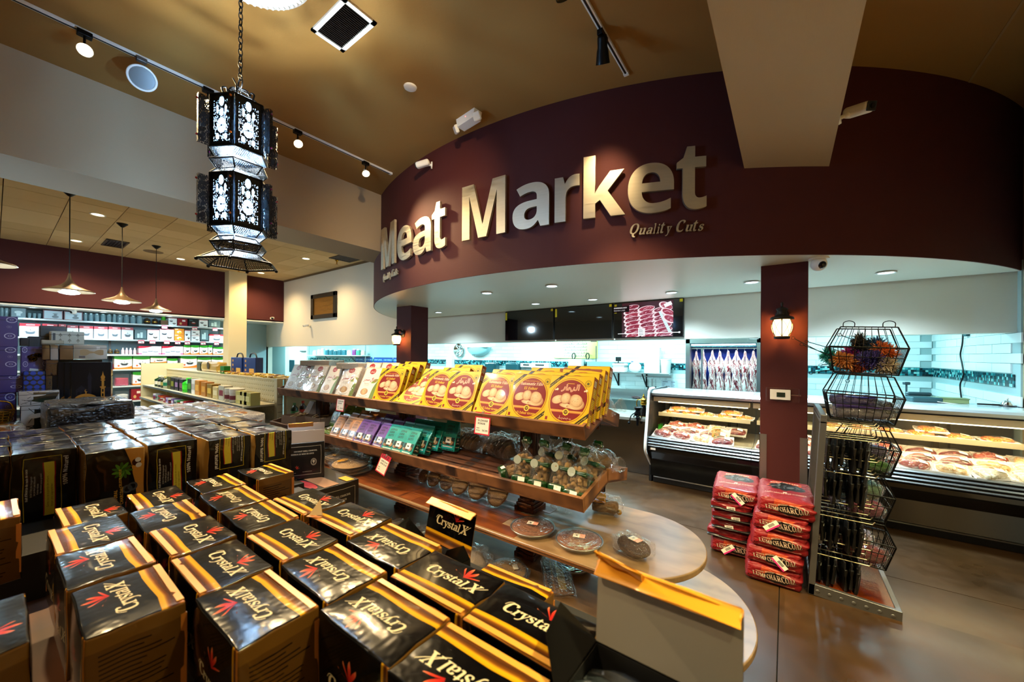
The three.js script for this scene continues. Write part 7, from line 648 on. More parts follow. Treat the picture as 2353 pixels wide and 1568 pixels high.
[[0.045, [-2.8, -3.08, -3.36], 'up'], [-0.14, [-2.79, -3.06, -3.34], 'up'], [-0.33, [-2.57, -2.835, -3.11, -3.38], 'palm'], [-0.525, [-2.57, -2.85, -3.13, -3.4], 'up'], [-0.725, [-2.47, -2.75, -3.03, -3.31], 'down'], [-0.925, [-2.44, -2.72, -3.0], 'down']].forEach(([z, xs3, k], c) => xs3.forEach((x, i) => { const kk = i ? 'up' : k, label = `tall coconut charcoal carton ${rowN[c]}, ${['front one', 'second one back', 'third one back', 'rearmost one'][i]}`, pos = [x, 0.86, z + (cSeed() - 0.5) * 0.008], turn = Math.PI / 2 + (cSeed() - 0.5) * 0.05; let t; if (!nProto) { t = nProto = thing('coconut_carton', label, 'carton', pos, turn, 'tall coconut charcoal cartons'); mesh('box', nGeo, nMat[kk], t).position.y = 0.151; mesh('top_seam', bx(0.18, 0.001, 0.003, 0, 0.304, 0.0), std(0x2c2a28, 0.5), t); } else t = copy(nProto, label, pos, turn); t.children[0].material = nMat[kk]; t.rotation.x = (cSeed() - 0.5) * 0.015; }));
// support behind: a lower bench with two shipping cartons
{ const t = thing('low_bench', 'low dark bench behind the tall coconut cartons carrying the flap carton', 'bench', [-2.7, 0, -1.25]); mesh('bench_top', bb(-0.9, 0.9, 0.46, 0.5, -0.2, 0.14, 0.004), pineDark, t); for (const x of [-0.8, 0.8]) for (const z of [-0.14, 0.08]) mesh('leg', bx(0.06, 0.46, 0.06, x, 0.23, z), pineDark, t); }
const shipTex = cv(512, 384, (x, w, h) => { x.fillStyle = '#0c0c0d'; x.fillRect(0, 0, w, h); x.strokeStyle = '#b8b4a8'; x.lineWidth = 4; x.strokeRect(26, 40, 440, 300); x.fillStyle = '#d8d4c8'; x.font = 'bold 22px sans-serif'; x.fillText('COCONUT SHELL CHARCOAL', 120, 96); x.fillText('CHARBON DE NOIX DE COCO', 70, 126); x.strokeStyle = '#b8b4a8'; x.beginPath(); x.arc(370, 210, 36, 0, 7); x.stroke(); x.beginPath(); x.arc(370, 210, 29, 0, 7); x.stroke(); x.fillStyle = '#b8b4a8'; x.beginPath(); x.arc(370, 204, 15, 0, 7); x.fill(); x.fillRect(366, 210, 8, 20); leafMark(x, 160, 270, 30); x.fillStyle = '#8a867c'; x.fillRect(70, 312, 80, 5); x.fillRect(230, 306, 120, 5); });
const shipM = phy(0xffffff, 0.4, { map: shipTex, clearcoat: 0.4 }), dull = [0.0, 0.0, 0.03, 0.03];
{ const t = thing('shipping_carton', 'black shipping carton with red oval print lying under the flap carton', 'carton', [-2.36, 0.501, -1.2]); mesh('box', softBox(0.4, 0.32, 0.3, { r: 0.004, noise: 0.006, rects: [[0, 0, 1, 1], dull, dull, dull, [0, 0, 1, 1], dull] }), shipM, t).position.y = 0.16; mesh('top_print', [bx(0.39, 0.001, 0.09, 0, 0.3215, 0.02)], std(0x6c4526, 0.5), t); mesh('red_oval', new THREE.SphereGeometry(1, 24, 8, 0, 6.29, 0, 1.57).scale(0.11, 0.002, 0.03).translate(0.06, 0.322, 0.1), std(0x7c1c1c, 0.4), t); mesh('gold_corner', bx(0.1, 0.001, 0.05, 0.14, 0.322, -0.1), std(0xc88a1c, 0.4), t); }
{ const t = thing('flap_carton', 'open black carton with a tall pale inner flap, framed print and tree seal', 'carton', [-2.53, 0.824, -1.2], 1.09); mesh('box', softBox(0.22, 0.225, 0.26, { r: 0.004, noise: 0.004, rects: [dull, dull, dull, dull, [0, 0, 1, 1], dull] }), shipM, t).position.y = 0.1125; mesh('back_flap', bx(0.22, 0.08, 0.003, 0, 0.265, -0.125).rotateX(0), std(0xa79f9c, 0.6), t); mesh('inner_flap', bx(0.218, 0.075, 0.002, 0, 0.262, 0.125), std(0xb4acaa, 0.6), t); mesh('gold_tab', softBox(0.14, 0.003, 0.07, { r: 0.001, noise: 0.01, seed: 3 }).rotateX(-0.5).translate(-0.03, 0.305, -0.06), phy(0xe0960f, 0.4), t); }

// ---------- gift table to the west ----------
{ const t = thing('gift_table', 'wide table carrying shrink-wrapped packs and gift boxes', 'table', [-4.95, 0, -0.75]); mesh('table_top', bb(-1.1, 1.0, 0.87, 0.91, -0.8, 1.3, 0.005), pineDark, t); mesh('table_body', bb(-1.05, 0.95, 0.01, 0.87, -0.77, 1.25), std(0x1c130d, 0.8), t); mesh('plinth', bb(-1.06, 0.96, 0.0, 0.08, -0.78, 1.26), black, t); }
const packTex = cv(256, 192, (x, w, h) => { x.fillStyle = '#d8d0c2'; x.fillRect(0, 0, w, h); const r = rng(41); for (let i = 0; i < 7; i++) { x.fillStyle = ['#c8702a', '#e8e2d6', '#8a4a22', '#3a2a22', '#d9962e'][i % 5]; x.save(); x.translate(w * r(), h * r()); x.rotate(r() * 3); x.fillRect(0, 0, 90 * r() + 20, 24); x.restore(); } x.fillStyle = '#d98a1e'; x.beginPath(); x.ellipse(120, 96, 60, 26, 0.1, 0, 7); x.fill(); x.fillStyle = '#c23c1c'; x.beginPath(); x.arc(124, 94, 18, 0, 7); x.fill(); });
const packM = phy(0xffffff, 0.22, { map: packTex, clearcoat: 0.7, clearcoatRoughness: 0.1, bumpMap: crinkle, bumpScale: 0.006 }), packGeo = softBox(0.36, 0.13, 0.265, { r: 0.02, seg: 8, noise: 0.015, bulge: 0.004, seed: 4 }); let packProto;
const packAt = [[-4.15, 0.3], [-4.15, -0.02], [-4.52, 0.3], [-4.52, -0.02], [-4.9, 0.3], [-4.9, -0.02], [-4.15, -0.82], [-4.15, -1.1], [-4.15, -1.38], [-4.52, -0.82], [-4.52, -1.1], [-4.52, -1.38], [-4.9, -1.1], [-4.9, -0.82], [-4.9, -1.38], [-5.3, -0.82], [-5.3, -1.1], [-5.3, -1.38]];
packAt.forEach(([x, z], i) => { const lab = `shrink-wrapped printed pack ${i < 6 ? 'left of the black block' : 'right of the black block'}, ${['front', 'middle', 'back', 'rear'][[-4.15, -4.52, -4.9, -5.3].indexOf(x)]} row, ${z > 0.1 || z === -1.38 ? 'outer one' : z === -0.02 || z === -0.82 ? 'inner one' : 'centre one'}`; if (!packProto) { packProto = thing('wrapped_pack', lab, 'pack', [x, 0.912, z], 0, 'shrink-wrapped packs'); mesh('pack_body', packGeo, packM, packProto).position.y = 0.066; mesh('film_seam', softBox(0.3, 0.004, 0.02, { r: 0.001, noise: 0.01, seed: 2 }).translate(0, 0.134, 0.05), phy(0xe8e6e2, 0.1, { clearcoat: 1 }), packProto); } else copy(packProto, lab, [x, 0.912, z], (i % 2) * Math.PI + 0.04 * Math.sin(i), 'shrink-wrapped packs'); });
{ const t = thing('black_wrapped_block', 'large black plastic-wrapped block with glittering crumpled top on the gift table', 'pack', [-4.42, 0.912, -0.44]); mesh('block', softBox(0.5, 0.3, 0.44, { r: 0.02, seg: 10, noise: 0.022, seed: 6 }), phy(0x17171a, 0.32, { clearcoat: 0.8, clearcoatRoughness: 0.15, bumpMap: crinkle, bumpScale: 0.012 }), t).position.y = 0.152; mesh('film_top', softBox(0.48, 0.016, 0.42, { r: 0.006, seg: 10, noise: 0.03, seed: 9 }), phy(0xb8b2a4, 0.16, { clearcoat: 1, clearcoatRoughness: 0.05, bumpMap: crinkle, bumpScale: 0.03 }), t).position.y = 0.308; }
// gift boxes: front faces look east; local z is the outward side
const gift = (name, label, z0, z1, y0, y1, x, depth, m, extra, group) => { const t = thing(name, label, 'box', [x, y0, (z0 + z1) / 2], Math.PI / 2, group); const w = Math.abs(z1 - z0), h = y1 - y0; mesh('box', softBox(w, h, depth, { r: 0.004, seg: 4, noise: 0.003, seed: Math.round(y0 * 50) + 3, rects: [0, 1, 2, 3, 4, 5].map(() => [0, 0, 1, 1]) }).translate(0, h / 2, -depth / 2), m, t); mesh('lid_line', bx(w + 0.002, 0.003, depth + 0.002, 0, h - 0.03, -depth / 2), std(0x1a1014, 0.6), t); extra && extra(t, w, h); return t; };
const ringTex = (seed) => cv(256, 256, (x, w, h) => { x.fillStyle = '#4a3684'; x.fillRect(0, 0, w, h); const r = rng(seed); for (let i = 0; i < 11; i++) { const u = 30 + (i % 3) * 92 + 20 * r(), v = 20 + Math.floor(i / 3) * 66 + 18 * r(), q = i % 2 ? 10 : 22; x.strokeStyle = i % 2 ? '#7a6aa0' : '#d8d4ee'; x.lineWidth = i % 2 ? 3 : 5; x.beginPath(); x.arc(u, v, q, 0, 7); x.stroke(); x.fillStyle = '#a49ad0'; x.beginPath(); x.arc(u, v, q * 0.42, 0, 7); x.fill(); x.fillStyle = '#33235a'; x.beginPath(); x.arc(u, v, q * 0.2, 0, 7); x.fill(); } });
const ringM = [3, 8, 12].map((s) => phy(0xffffff, 0.4, { map: ringTex(s), clearcoat: 0.3, clearcoatRoughness: 0.15 })), XG = -5.3;
gift('gift_box', 'purple ring-patterned gift box on top of the tall stack at the picture edge', 0.18, -0.125, 1.645, 1.9, XG, 0.3, ringM[0], null, 'purple gift boxes'); gift('gift_box', 'purple ring-patterned gift box second from the top of the stack', 0.18, -0.122, 1.4, 1.645, XG, 0.3, ringM[1], null, 'purple gift boxes'); gift('gift_box', 'purple ring-patterned gift box second from the bottom, jutting out', 0.16, -0.155, 1.26, 1.4, XG + 0.02, 0.3, ringM[2], null, 'purple gift boxes'); gift('gift_box', 'purple ring-patterned gift box at the bottom of the tall stack', 0.18, -0.12, 0.912, 1.26, XG, 0.3, ringM[0], null, 'purple gift boxes');
gift('gift_box', 'purple gift box with a dark gold bow beside the tall purple stack', -0.14, -0.285, 1.4, 1.65, XG + 0.02, 0.2, ringM[1], (t, w, h) => { const gs = [], r = rng(3); for (let i = 0; i < 12; i++) gs.push(new THREE.TorusGeometry(0.018, 0.006, 6, 14).scale(1, 0.7, 1).rotateY(r() * 3).rotateZ(r() * 3).translate((r() - 0.5) * 0.05, h - 0.09 + (r() - 0.5) * 0.05, 0.015)); mesh('bow', gs, phy(0x6a4a12, 0.15, { metalness: 0.9 }), t); mesh('gift_card', bx(0.07, 0.035, 0.002, 0.0, 0.04, 0.004).rotateZ(-0.15), whitePaint, t); });
gift('gift_carton', 'plain dark carton under the bowed purple gift box', -0.14, -0.285, 0.912, 1.4, XG - 0.02, 0.2, std(0x1c1228, 0.5));
const blueTex = cv(192, 192, (x, w, h) => { x.fillStyle = '#090c1c'; x.fillRect(0, 0, w, h); for (let j = -1; j < 5; j++) for (let i = -1; i < 4; i++) { x.fillStyle = '#1440b0'; x.beginPath(); x.ellipse(i * 64 + (j % 2 ? 32 : 0) + 20, j * 44 + 20, 26, 19, 0, 0, 7); x.fill(); x.fillStyle = '#5a4424'; x.beginPath(); x.arc(i * 64 + (j % 2 ? 0 : 32) + 20, j * 44 + 20, 7, 0, 7); x.fill(); } });
gift('gift_box', 'bright blue patterned box in front of the bowed gift box', -0.15, -0.265, 1.27, 1.44, XG + 0.16, 0.12, std(0xffffff, 0.35, 0, { map: blueTex })); gift('gift_carton', 'dark carton under the bright blue patterned box', -0.15, -0.265, 0.912, 1.27, XG + 0.15, 0.11, std(0x140f12, 0.5));
// mosque boxes: five thin boxes in a row
const mosque = cv(384, 384, (x, w, h) => { x.fillStyle = '#0b0a10'; x.fillRect(0, 0, w, h); x.fillStyle = '#25222a'; x.fillRect(40, 270, 110, 114); x.fillRect(290, 250, 94, 134); x.beginPath(); x.moveTo(40, 270); x.lineTo(95, 225); x.lineTo(150, 270); x.fill(); x.fillRect(158, 160, 34, 224); x.beginPath(); x.moveTo(150, 160); x.lineTo(175, 90); x.lineTo(200, 160); x.fill(); x.fillStyle = '#0b0a10'; for (const u of [58, 100, 306, 340]) x.fillRect(u, 290, 22, 34); x.fillStyle = '#d98c32'; x.beginPath(); x.ellipse(140, 392, 130, 82, 0, Math.PI, 0); x.fill(); x.fillRect(133, 286, 12, 40); x.beginPath(); x.arc(140, 282, 15, 0.6, 5.2); x.arc(146, 278, 11, 5.2, 0.6, true); x.fill(); x.fillRect(288, 250, 38, 134); x.fillRect(278, 240, 58, 14); x.fillRect(294, 180, 26, 62); x.fillRect(284, 172, 46, 10); x.beginPath(); x.ellipse(307, 150, 22, 24, 0, 0, 7); x.fill(); x.beginPath(); x.moveTo(296, 132); x.lineTo(307, 84); x.lineTo(318, 132); x.fill(); x.fillStyle = '#0b0a10'; for (const v of [268, 312]) { x.fillRect(298, v, 16, 28); } });
const mosqueSide = cv(64, 256, (x, w, h) => { x.fillStyle = '#0c0b12'; x.fillRect(0, 0, w, h); x.fillStyle = '#b87430'; x.beginPath(); x.moveTo(12, 256); x.lineTo(12, 190); x.quadraticCurveTo(32, 110, 46, 190); x.lineTo(46, 256); x.fill(); x.fillStyle = '#2a2036'; x.fillRect(52, 0, 6, 200); });
const mqF = phy(0xffffff, 0.3, { map: mosque, clearcoat: 0.6 }), mqS = phy(0xffffff, 0.25, { map: mosqueSide, clearcoat: 0.9 });
for (let i = 0; i < 5; i++) { const t = thing('lantern_box', ['black gift box with a golden mosque silhouette, front of five', 'thin dark mosque gift box behind the front one', 'thin dark mosque gift box in the middle of the five', 'thin dark mosque gift box, fourth from the front', 'rearmost thin dark mosque gift box of the five'][i], 'box', [-4.98 - i * 0.045, 1.17, -0.52 + i * 0.034], Math.PI / 2 - 0.35, 'mosque gift boxes'); const b = mesh('box', bx(0.24, 0.345, 0.05, 0, 0.173, 0, 0.003), std(0x0c0b10, 0.35), t); mesh('front_print', bx(0.236, 0.338, 0.001, 0, 0.173, 0.0256), mqF, t); for (const q of [-0.1206, 0.1206]) mesh('side_print', bx(0.001, 0.338, 0.047, q, 0.173, 0), mqS, t); }
{ const t = thing('box_plinth', 'dark carton under the five mosque gift boxes', 'box', [-5.08, 0.912, -0.46]); mesh('box', bx(0.34, 0.256, 0.34, 0, 0.128, 0, 0.004), std(0x15100e, 0.6), t); mesh('tape', bx(0.05, 0.002, 0.342, 0, 0.257, 0), std(0x5c4428, 0.4), t); }
// glass and tableware boxes behind
const glassBox = cv(384, 160, (x, w, h) => { x.fillStyle = '#b4a890'; x.fillRect(0, 0, w, h); const g = x.createLinearGradient(0, 0, w, 0); g.addColorStop(0, '#8a7a64'); g.addColorStop(1, '#c8c0b0'); x.fillStyle = g; x.fillRect(6, 6, w - 12, h - 12); x.fillStyle = '#9c7e58'; x.beginPath(); x.moveTo(70, 60); x.quadraticCurveTo(130, 30, 180, 70); x.lineTo(230, 76); x.quadraticCurveTo(300, 40, 340, 60); x.lineTo(340, 110); x.quadraticCurveTo(300, 124, 230, 92); x.lineTo(180, 96); x.quadraticCurveTo(130, 136, 70, 110); x.fill(); x.fillStyle = '#d6cdbc'; x.fillRect(260, 20, 40, 30); x.fillStyle = '#3a3f4a'; x.fillRect(60, 124, 70, 22); });
const cutlery = cv(256, 128, (x, w, h) => { x.fillStyle = '#c9bfa2'; x.fillRect(0, 0, w, h); x.fillStyle = '#8a7c60'; for (const [u, v] of [[70, 38], [70, 90], [140, 38], [140, 90], [206, 38], [206, 90]]) { x.beginPath(); x.moveTo(u, v - 22); x.lineTo(u + 16, v + 8); x.lineTo(u - 16, v + 8); x.fill(); x.fillRect(u - 3, v + 8, 6, 14); } x.fillStyle = '#3a352c'; x.fillRect(12, 20, 20, 90); });
const wine = std(0x45140f, 0.35), gold = std(0x3f3113, 0.4), darkB = std(0x14120f, 0.5);
gift('glass_set_box', 'box with a picture of a brown glass goblet lying on its side', -0.42, -0.625, 1.54, 1.67, -5.12, 0.2, phy(0xffffff, 0.25, { map: glassBox, clearcoat: 0.8 })); [[-0.34, 'wine red wrapped box beside the goblet picture box'], [-0.29, 'wine red wrapped box with a pale stripe, second from the goblet box'], [-0.245, 'wine red wrapped box in plastic at the end by the purple boxes']].forEach(([z, l], i) => gift('wrapped_box', l, z, z - 0.045 - (i ? 0 : 0.035), 1.535, 1.665, -5.12 - 0.01 * i, 0.2, i === 1 ? phy(0x9a9088, 0.2, { clearcoat: 1 }) : phy(0x3a120e, 0.2, { clearcoat: 1 }), null));
gift('wrapped_box', 'shiny wine red wrapped box under the row, beside the mosque boxes', -0.265, -0.335, 1.4, 1.535, -5.12, 0.2, phy(0x4a1a14, 0.15, { clearcoat: 1, bumpMap: crinkle, bumpScale: 0.01 })); gift('wrapped_box', 'lower shiny brown wrapped box beside the mosque boxes', -0.265, -0.335, 0.912, 1.4, -5.13, 0.2, phy(0x2c1712, 0.2, { clearcoat: 1, bumpMap: crinkle, bumpScale: 0.01 })); gift('gift_carton', 'dark plain carton stack under the goblet picture box', -0.34, -0.625, 0.912, 1.535, -5.36, 0.22, darkB);
gift('cutlery_box', 'pale box printed with rows of serving spoons on top of the stack', -0.3, -0.495, 1.675, 1.79, -5.24, 0.2, std(0xffffff, 0.4, 0, { map: cutlery })); gift('serving_box', 'flat pale boxed tray just under the spoon-printed box', -0.24, -0.36, 1.668, 1.705, -5.05, 0.06, std(0xb8a888, 0.5)); gift('gold_box', 'dull gold patterned box behind the spoon-printed box', -0.25, -0.405, 1.745, 1.845, -5.5, 0.15, gold); gift('gold_box', 'black and gold cornered box under the dull gold one', -0.185, -0.34, 1.64, 1.745, -5.5, 0.2, std(0x0f0e0c, 0.3)); gift('black_box', 'small black box with a gold mark by the purple stack top', -0.135, -0.185, 1.655, 1.725, -5.32, 0.1, std(0x0c0b0b, 0.35)); gift('gift_carton', 'dark carton stack carrying the gold boxes at the back', -0.2, -0.42, 0.912, 1.64, -5.68, 0.15, darkB);
{ const bw = cv(256, 192, (x, w, h) => { x.fillStyle = '#c8bfb4'; x.fillRect(0, 0, w, h); x.strokeStyle = '#15120f'; x.lineWidth = 3; const r = rng(9); for (let i = 0; i < 22; i++) { x.beginPath(); x.moveTo(256 * r(), 192 * r()); x.lineTo(256 * r(), 192 * r()); x.stroke(); } x.fillStyle = '#14160f'; x.beginPath(); x.moveTo(90, 20); x.lineTo(256, 30); x.lineTo(230, 120); x.lineTo(90, 140); x.fill(); x.fillStyle = '#d8cec0'; x.beginPath(); x.ellipse(110, 60, 60, 14, -0.1, 0, 7); x.fill(); x.fillStyle = '#1c3020'; x.beginPath(); x.ellipse(150, 130, 70, 24, 0.1, 0, 7); x.fill(); }); const m = phy(0xffffff, 0.25, { map: bw, clearcoat: 0.9 }); gift('tableware_box', 'black and white leaf-printed box, upper of two by the mosque boxes', -0.12, -0.325, 1.172, 1.29, -4.88, 0.2, m); gift('tableware_box', 'black and white leaf-printed box, lower of two by the mosque boxes', -0.13, -0.32, 0.912, 1.17, -4.88, 0.2, m); }
{ const t = thing('gold_basket', 'gilded woven basket with looped handle below the purple stack', 'basket', [-4.98, 1.048, -0.01]); const gs = [], r2 = std(0xb8862a, 0.25, 0.9); for (let k = 0; k < 5; k++) gs.push(new THREE.TorusGeometry(0.075 + k * 0.005, 0.006, 6, 28).rotateX(Math.PI / 2).translate(0, 0.01 + k * 0.02, 0)); for (let i = 0; i < 14; i++) { const a = i / 14 * 6.28; gs.push(bar([0.075 * Math.cos(a), 0.005, 0.075 * Math.sin(a)], [0.096 * Math.cos(a), 0.095, 0.096 * Math.sin(a)], 0.004, 5)); } mesh('weave', gs, r2, t); mesh('bottom', cyl(0.075, 0.075, 0.006, 0, 0.004, 0, 24), r2, t); mesh('handle', tube([[0, 0.09, 0.09], [0, 0.15, 0.07], [0, 0.17, 0], [0, 0.15, -0.07], [0, 0.09, -0.09]], 0.006, 24, 8), r2, t); mesh('filling', ball(0.07, 0, 0.05, 0).scale(1, 0.6, 1).translate(0, 0.03, 0), std(0x6c4a10, 0.4), t); }

// ---------- west wall shelving ----------
{ const t = thing('shop_shelving', 'long white wall shelving of six boards along the west wall', 'shelving', [-14.56, 0, 0]); const wm = std(0xdfe4e4, 0.4); for (const y of [2.37, 1.95, 1.56, 1.18, 0.75, 0.36]) { for (let z = 0.6; z > -4.2; z -= 1.0) mesh('board', bb(0.02, 0.76, y - 0.03, y, z - 1.0, z - 0.004), wm, t); mesh('price_rail', bb(0.76, 0.772, y - 0.036, y + 0.002, -4.2, 0.6), std(0xc8d2d4, 0.3), t); } mesh('back_panel', bb(0.0, 0.015, 0.05, 2.55, -4.25, 0.65), std(0x8aa2aa, 0.6), t); for (let z = 0.6; z > -4.3; z -= 1.2) mesh('upright', bb(0.015, 0.05, 0.02, 2.5, z - 0.04, z), greyMetal, t); mesh('base_kick', bb(0.02, 0.7, 0.005, 0.12, -4.2, 0.6), greyMetal, t); }
{
  const px = (bg, draw) => std(0xffffff, 0.35, 0, { map: cv(192, 160, (x, w, h) => { x.fillStyle = bg; x.fillRect(0, 0, w, h); draw(x, w, h); }) });
  const pan = (x, cx, cy, s, col) => { x.fillStyle = col; x.beginPath(); x.ellipse(cx, cy, 46 * s, 14 * s, 0, 0, 7); x.fill(); x.fillRect(cx - 44 * s, cy, 88 * s, 22 * s); x.beginPath(); x.ellipse(cx, cy + 22 * s, 44 * s, 12 * s, 0, 0, 7); x.fill(); x.fillRect(cx - 62 * s, cy + 2, 124 * s, 7 * s); x.fillStyle = '#c8ccce'; x.beginPath(); x.ellipse(cx, cy - 6 * s, 36 * s, 12 * s, 0, 0, 7); x.fill(); x.fillStyle = '#333'; x.fillRect(cx - 4 * s, cy - 28 * s, 8 * s, 12 * s); };
  const M = {
    p: px('#7a98a4', (x) => { x.fillStyle = '#d8eef4'; x.beginPath(); x.ellipse(96, 70, 50, 26, 0, 0, 7); x.fill(); x.fillRect(70, 86, 52, 44); x.fillStyle = '#1c2c34'; x.fillRect(0, 0, 10, 160); x.fillRect(182, 0, 10, 160); }), r: px('#6a1a24', (x) => { x.fillStyle = '#b8d0dc'; x.fillRect(10, 12, 172, 136); x.fillStyle = '#5a6a74'; x.beginPath(); x.ellipse(118, 60, 28, 8, 0, 0, 7); x.fill(); x.fillRect(104, 60, 28, 40); x.beginPath(); x.ellipse(118, 112, 34, 24, 0, 0, 7); x.fill(); }),
    w: px('#eef2f2', (x) => { pan(x, 60, 60, 0.7, '#2c2c30'); pan(x, 130, 110, 0.7, '#4a3a30'); x.fillStyle = '#c02a30'; x.fillRect(0, 0, 192, 8); }), d: px('#8c1220', (x) => { x.fillStyle = '#e8ded2'; x.fillRect(90, 30, 60, 34); x.fillStyle = '#c8a060'; x.beginPath(); x.arc(60, 110, 24, 0, 7); x.fill(); }), b: px('#10181c', (x) => { pan(x, 96, 80, 0.8, '#8a2a20'); x.fillStyle = '#3a5a60'; x.fillRect(20, 20, 60, 20); }), s: px('#5f7a80', (x) => { x.fillStyle = '#c8dede'; x.fillRect(40, 60, 40, 70); x.fillRect(90, 40, 40, 90); x.fillStyle = '#2c3a3c'; x.fillRect(0, 140, 192, 20); }), k: px('#6b4a2c', (x) => { x.fillStyle = '#7d5a38'; x.fillRect(0, 0, 192, 20); }),
    h: px('#eef1f2', (x) => { x.fillStyle = '#b01226'; x.fillRect(0, 0, 192, 34); x.fillStyle = '#f2dada'; x.fillRect(60, 12, 80, 8); pan(x, 98, 96, 0.95, '#555c62'); }), a: px('#e0862a', (x) => { x.fillStyle = '#f4f0e6'; x.beginPath(); x.ellipse(90, 90, 46, 32, 0, 0, 7); x.fill(); x.fillStyle = '#f0c020'; x.fillRect(80, 80, 50, 44); x.fillStyle = '#f8f8f4'; x.fillRect(10, 10, 60, 14); }), k2: px('#f4e6ee', (x) => { x.fillStyle = '#c41a3a'; x.beginPath(); x.moveTo(0, 0); x.lineTo(110, 0); x.quadraticCurveTo(60, 40, 0, 40); x.fill(); x.fillStyle = '#222'; x.font = 'bold 20px sans-serif'; x.fillText('5 PCS', 96, 36); for (const u of [50, 96, 142]) pan(x, u, 92 + (u % 3) * 8, 0.45, '#5a7a94'); x.fillStyle = '#e86a9c'; x.fillRect(0, 134, 26, 26); x.fillRect(166, 134, 26, 26); }), q: px('#f2f4f0', (x) => { x.fillStyle = '#2f9a24'; x.beginPath(); x.moveTo(0, 0); x.lineTo(192, 0); x.lineTo(192, 34); x.quadraticCurveTo(100, 50, 0, 30); x.fill(); x.fillStyle = '#e07a1c'; x.beginPath(); x.moveTo(0, 160); x.lineTo(0, 140); x.quadraticCurveTo(120, 150, 192, 118); x.lineTo(192, 160); x.fill(); pan(x, 108, 88, 0.8, '#30363a'); x.fillStyle = '#d8602a'; x.beginPath(); x.arc(46, 118, 12, 0, 7); x.fill(); }),
  };
  const nmT = { g: ['glass_bowl', 'clear glass bowl set'], p: ['glassware_box', 'grey-blue boxed glassware'], r: ['glassware_box', 'red-edged box with a glass bowl picture'], j: ['glass_jar', 'lidded clear glass jar'], o: ['gold_jar', 'dark and gold decorated pot'], w: ['pan_carton', 'white cookware carton with two pans'], d: ['red_carton', 'deep red carton'], b: ['dark_carton', 'dark cookware carton'], s: ['glass_carton', 'grey glassware carton'], k: ['brown_carton', 'brown cube carton with a green cup on it'], h: ['pan_carton', 'white pan carton with a red top'], a: ['orange_carton', 'orange juice-set carton'], k2: ['pan_set_carton', 'white and pink five-piece pan set carton'], n: ['pink_bottle', 'pale pink bottle with a white cap'], q: ['pot_carton', 'green and white pot carton'], m: ['wrapped_set', 'plastic-wrapped pink set'], m2: ['wrapped_set', 'plastic-wrapped white crockery'] };
  const glassM = phy(0xc8e6ee, 0.08, { transmission: 0.7, thickness: 0 }), shelfN = ['top', 'second', 'third', 'fourth', 'fifth', 'lowest'], SY = [2.37, 1.95, 1.56, 1.18, 0.75, 0.36];
  const rows = ['g -.08 -.14 .2|g -.14 -.2 .2|p -.22 -.44 .21|g -.45 -.51 .12|g -.52 -.58 .12|g -.59 -.65 .12|r -.67 -.97 .21|r -.98 -1.28 .21|j -1.29 -1.36 .2|j -1.37 -1.46 .2|j -1.47 -1.56 .2|j -1.57 -1.67 .2|j -1.68 -1.77 .2|j -1.78 -1.85 .21|j -1.86 -1.97 .21|j -1.98 -2.09 .21|j -2.1 -2.21 .21|j -2.22 -2.34 .21|o -2.36 -2.5 .17|o -2.52 -2.65 .17|k -2.69 -2.84 .13|w -2.85 -3.03 .21|d -3.04 -3.26 .21|b -3.28 -3.51 .22|w -3.52 -3.73 .21|s -3.75 -4.03 .22', 'h -.34 -.64 .3|h -.66 -.89 .31|h -.9 -1.02 .32|h -1.03 -1.21 .3|h -1.22 -1.45 .3|h -1.46 -1.7 .3|h -1.71 -1.93 .31|h -1.94 -2.16 .31|s -2.18 -2.41 .26|w -2.42 -2.66 .28|w -2.67 -2.97 .31|a -2.98 -3.19 .17|a -2.98 -3.19 .17|w -3.2 -3.33 .31|w -3.35 -3.54 .16|w -3.35 -3.54 .16|s -3.55 -3.74 .34|h -3.76 -4.12 .22', 'o -1.69 -1.8 .13|o -1.81 -1.92 .13|n -1.94 -2 .17|n -2.01 -2.07 .17|n -2.08 -2.14 .17|n -2.16 -2.22 .17|k2 -2.26 -2.71 .22|k2 -2.72 -3.17 .23|q -3.18 -3.33 .27|q -3.34 -3.53 .27|q -3.54 -3.73 .27|q -3.74 -3.84 .28|q -3.86 -4.14 .23', 'd -1.6 -1.8 .14|q -1.81 -2.14 .33|q -2.15 -2.48 .33|q -2.49 -2.82 .15|q -2.49 -2.82 .17|q -2.83 -3.05 .27|q -3.11 -3.48 .34|q -3.49 -3.81 .3|q -3.82 -4.11 .3', 'm -1.82 -2.09 .29|q -2.15 -2.4 .35', 'm2 -1.84 -2.09 .24|d -2.12 -2.35 .29'];
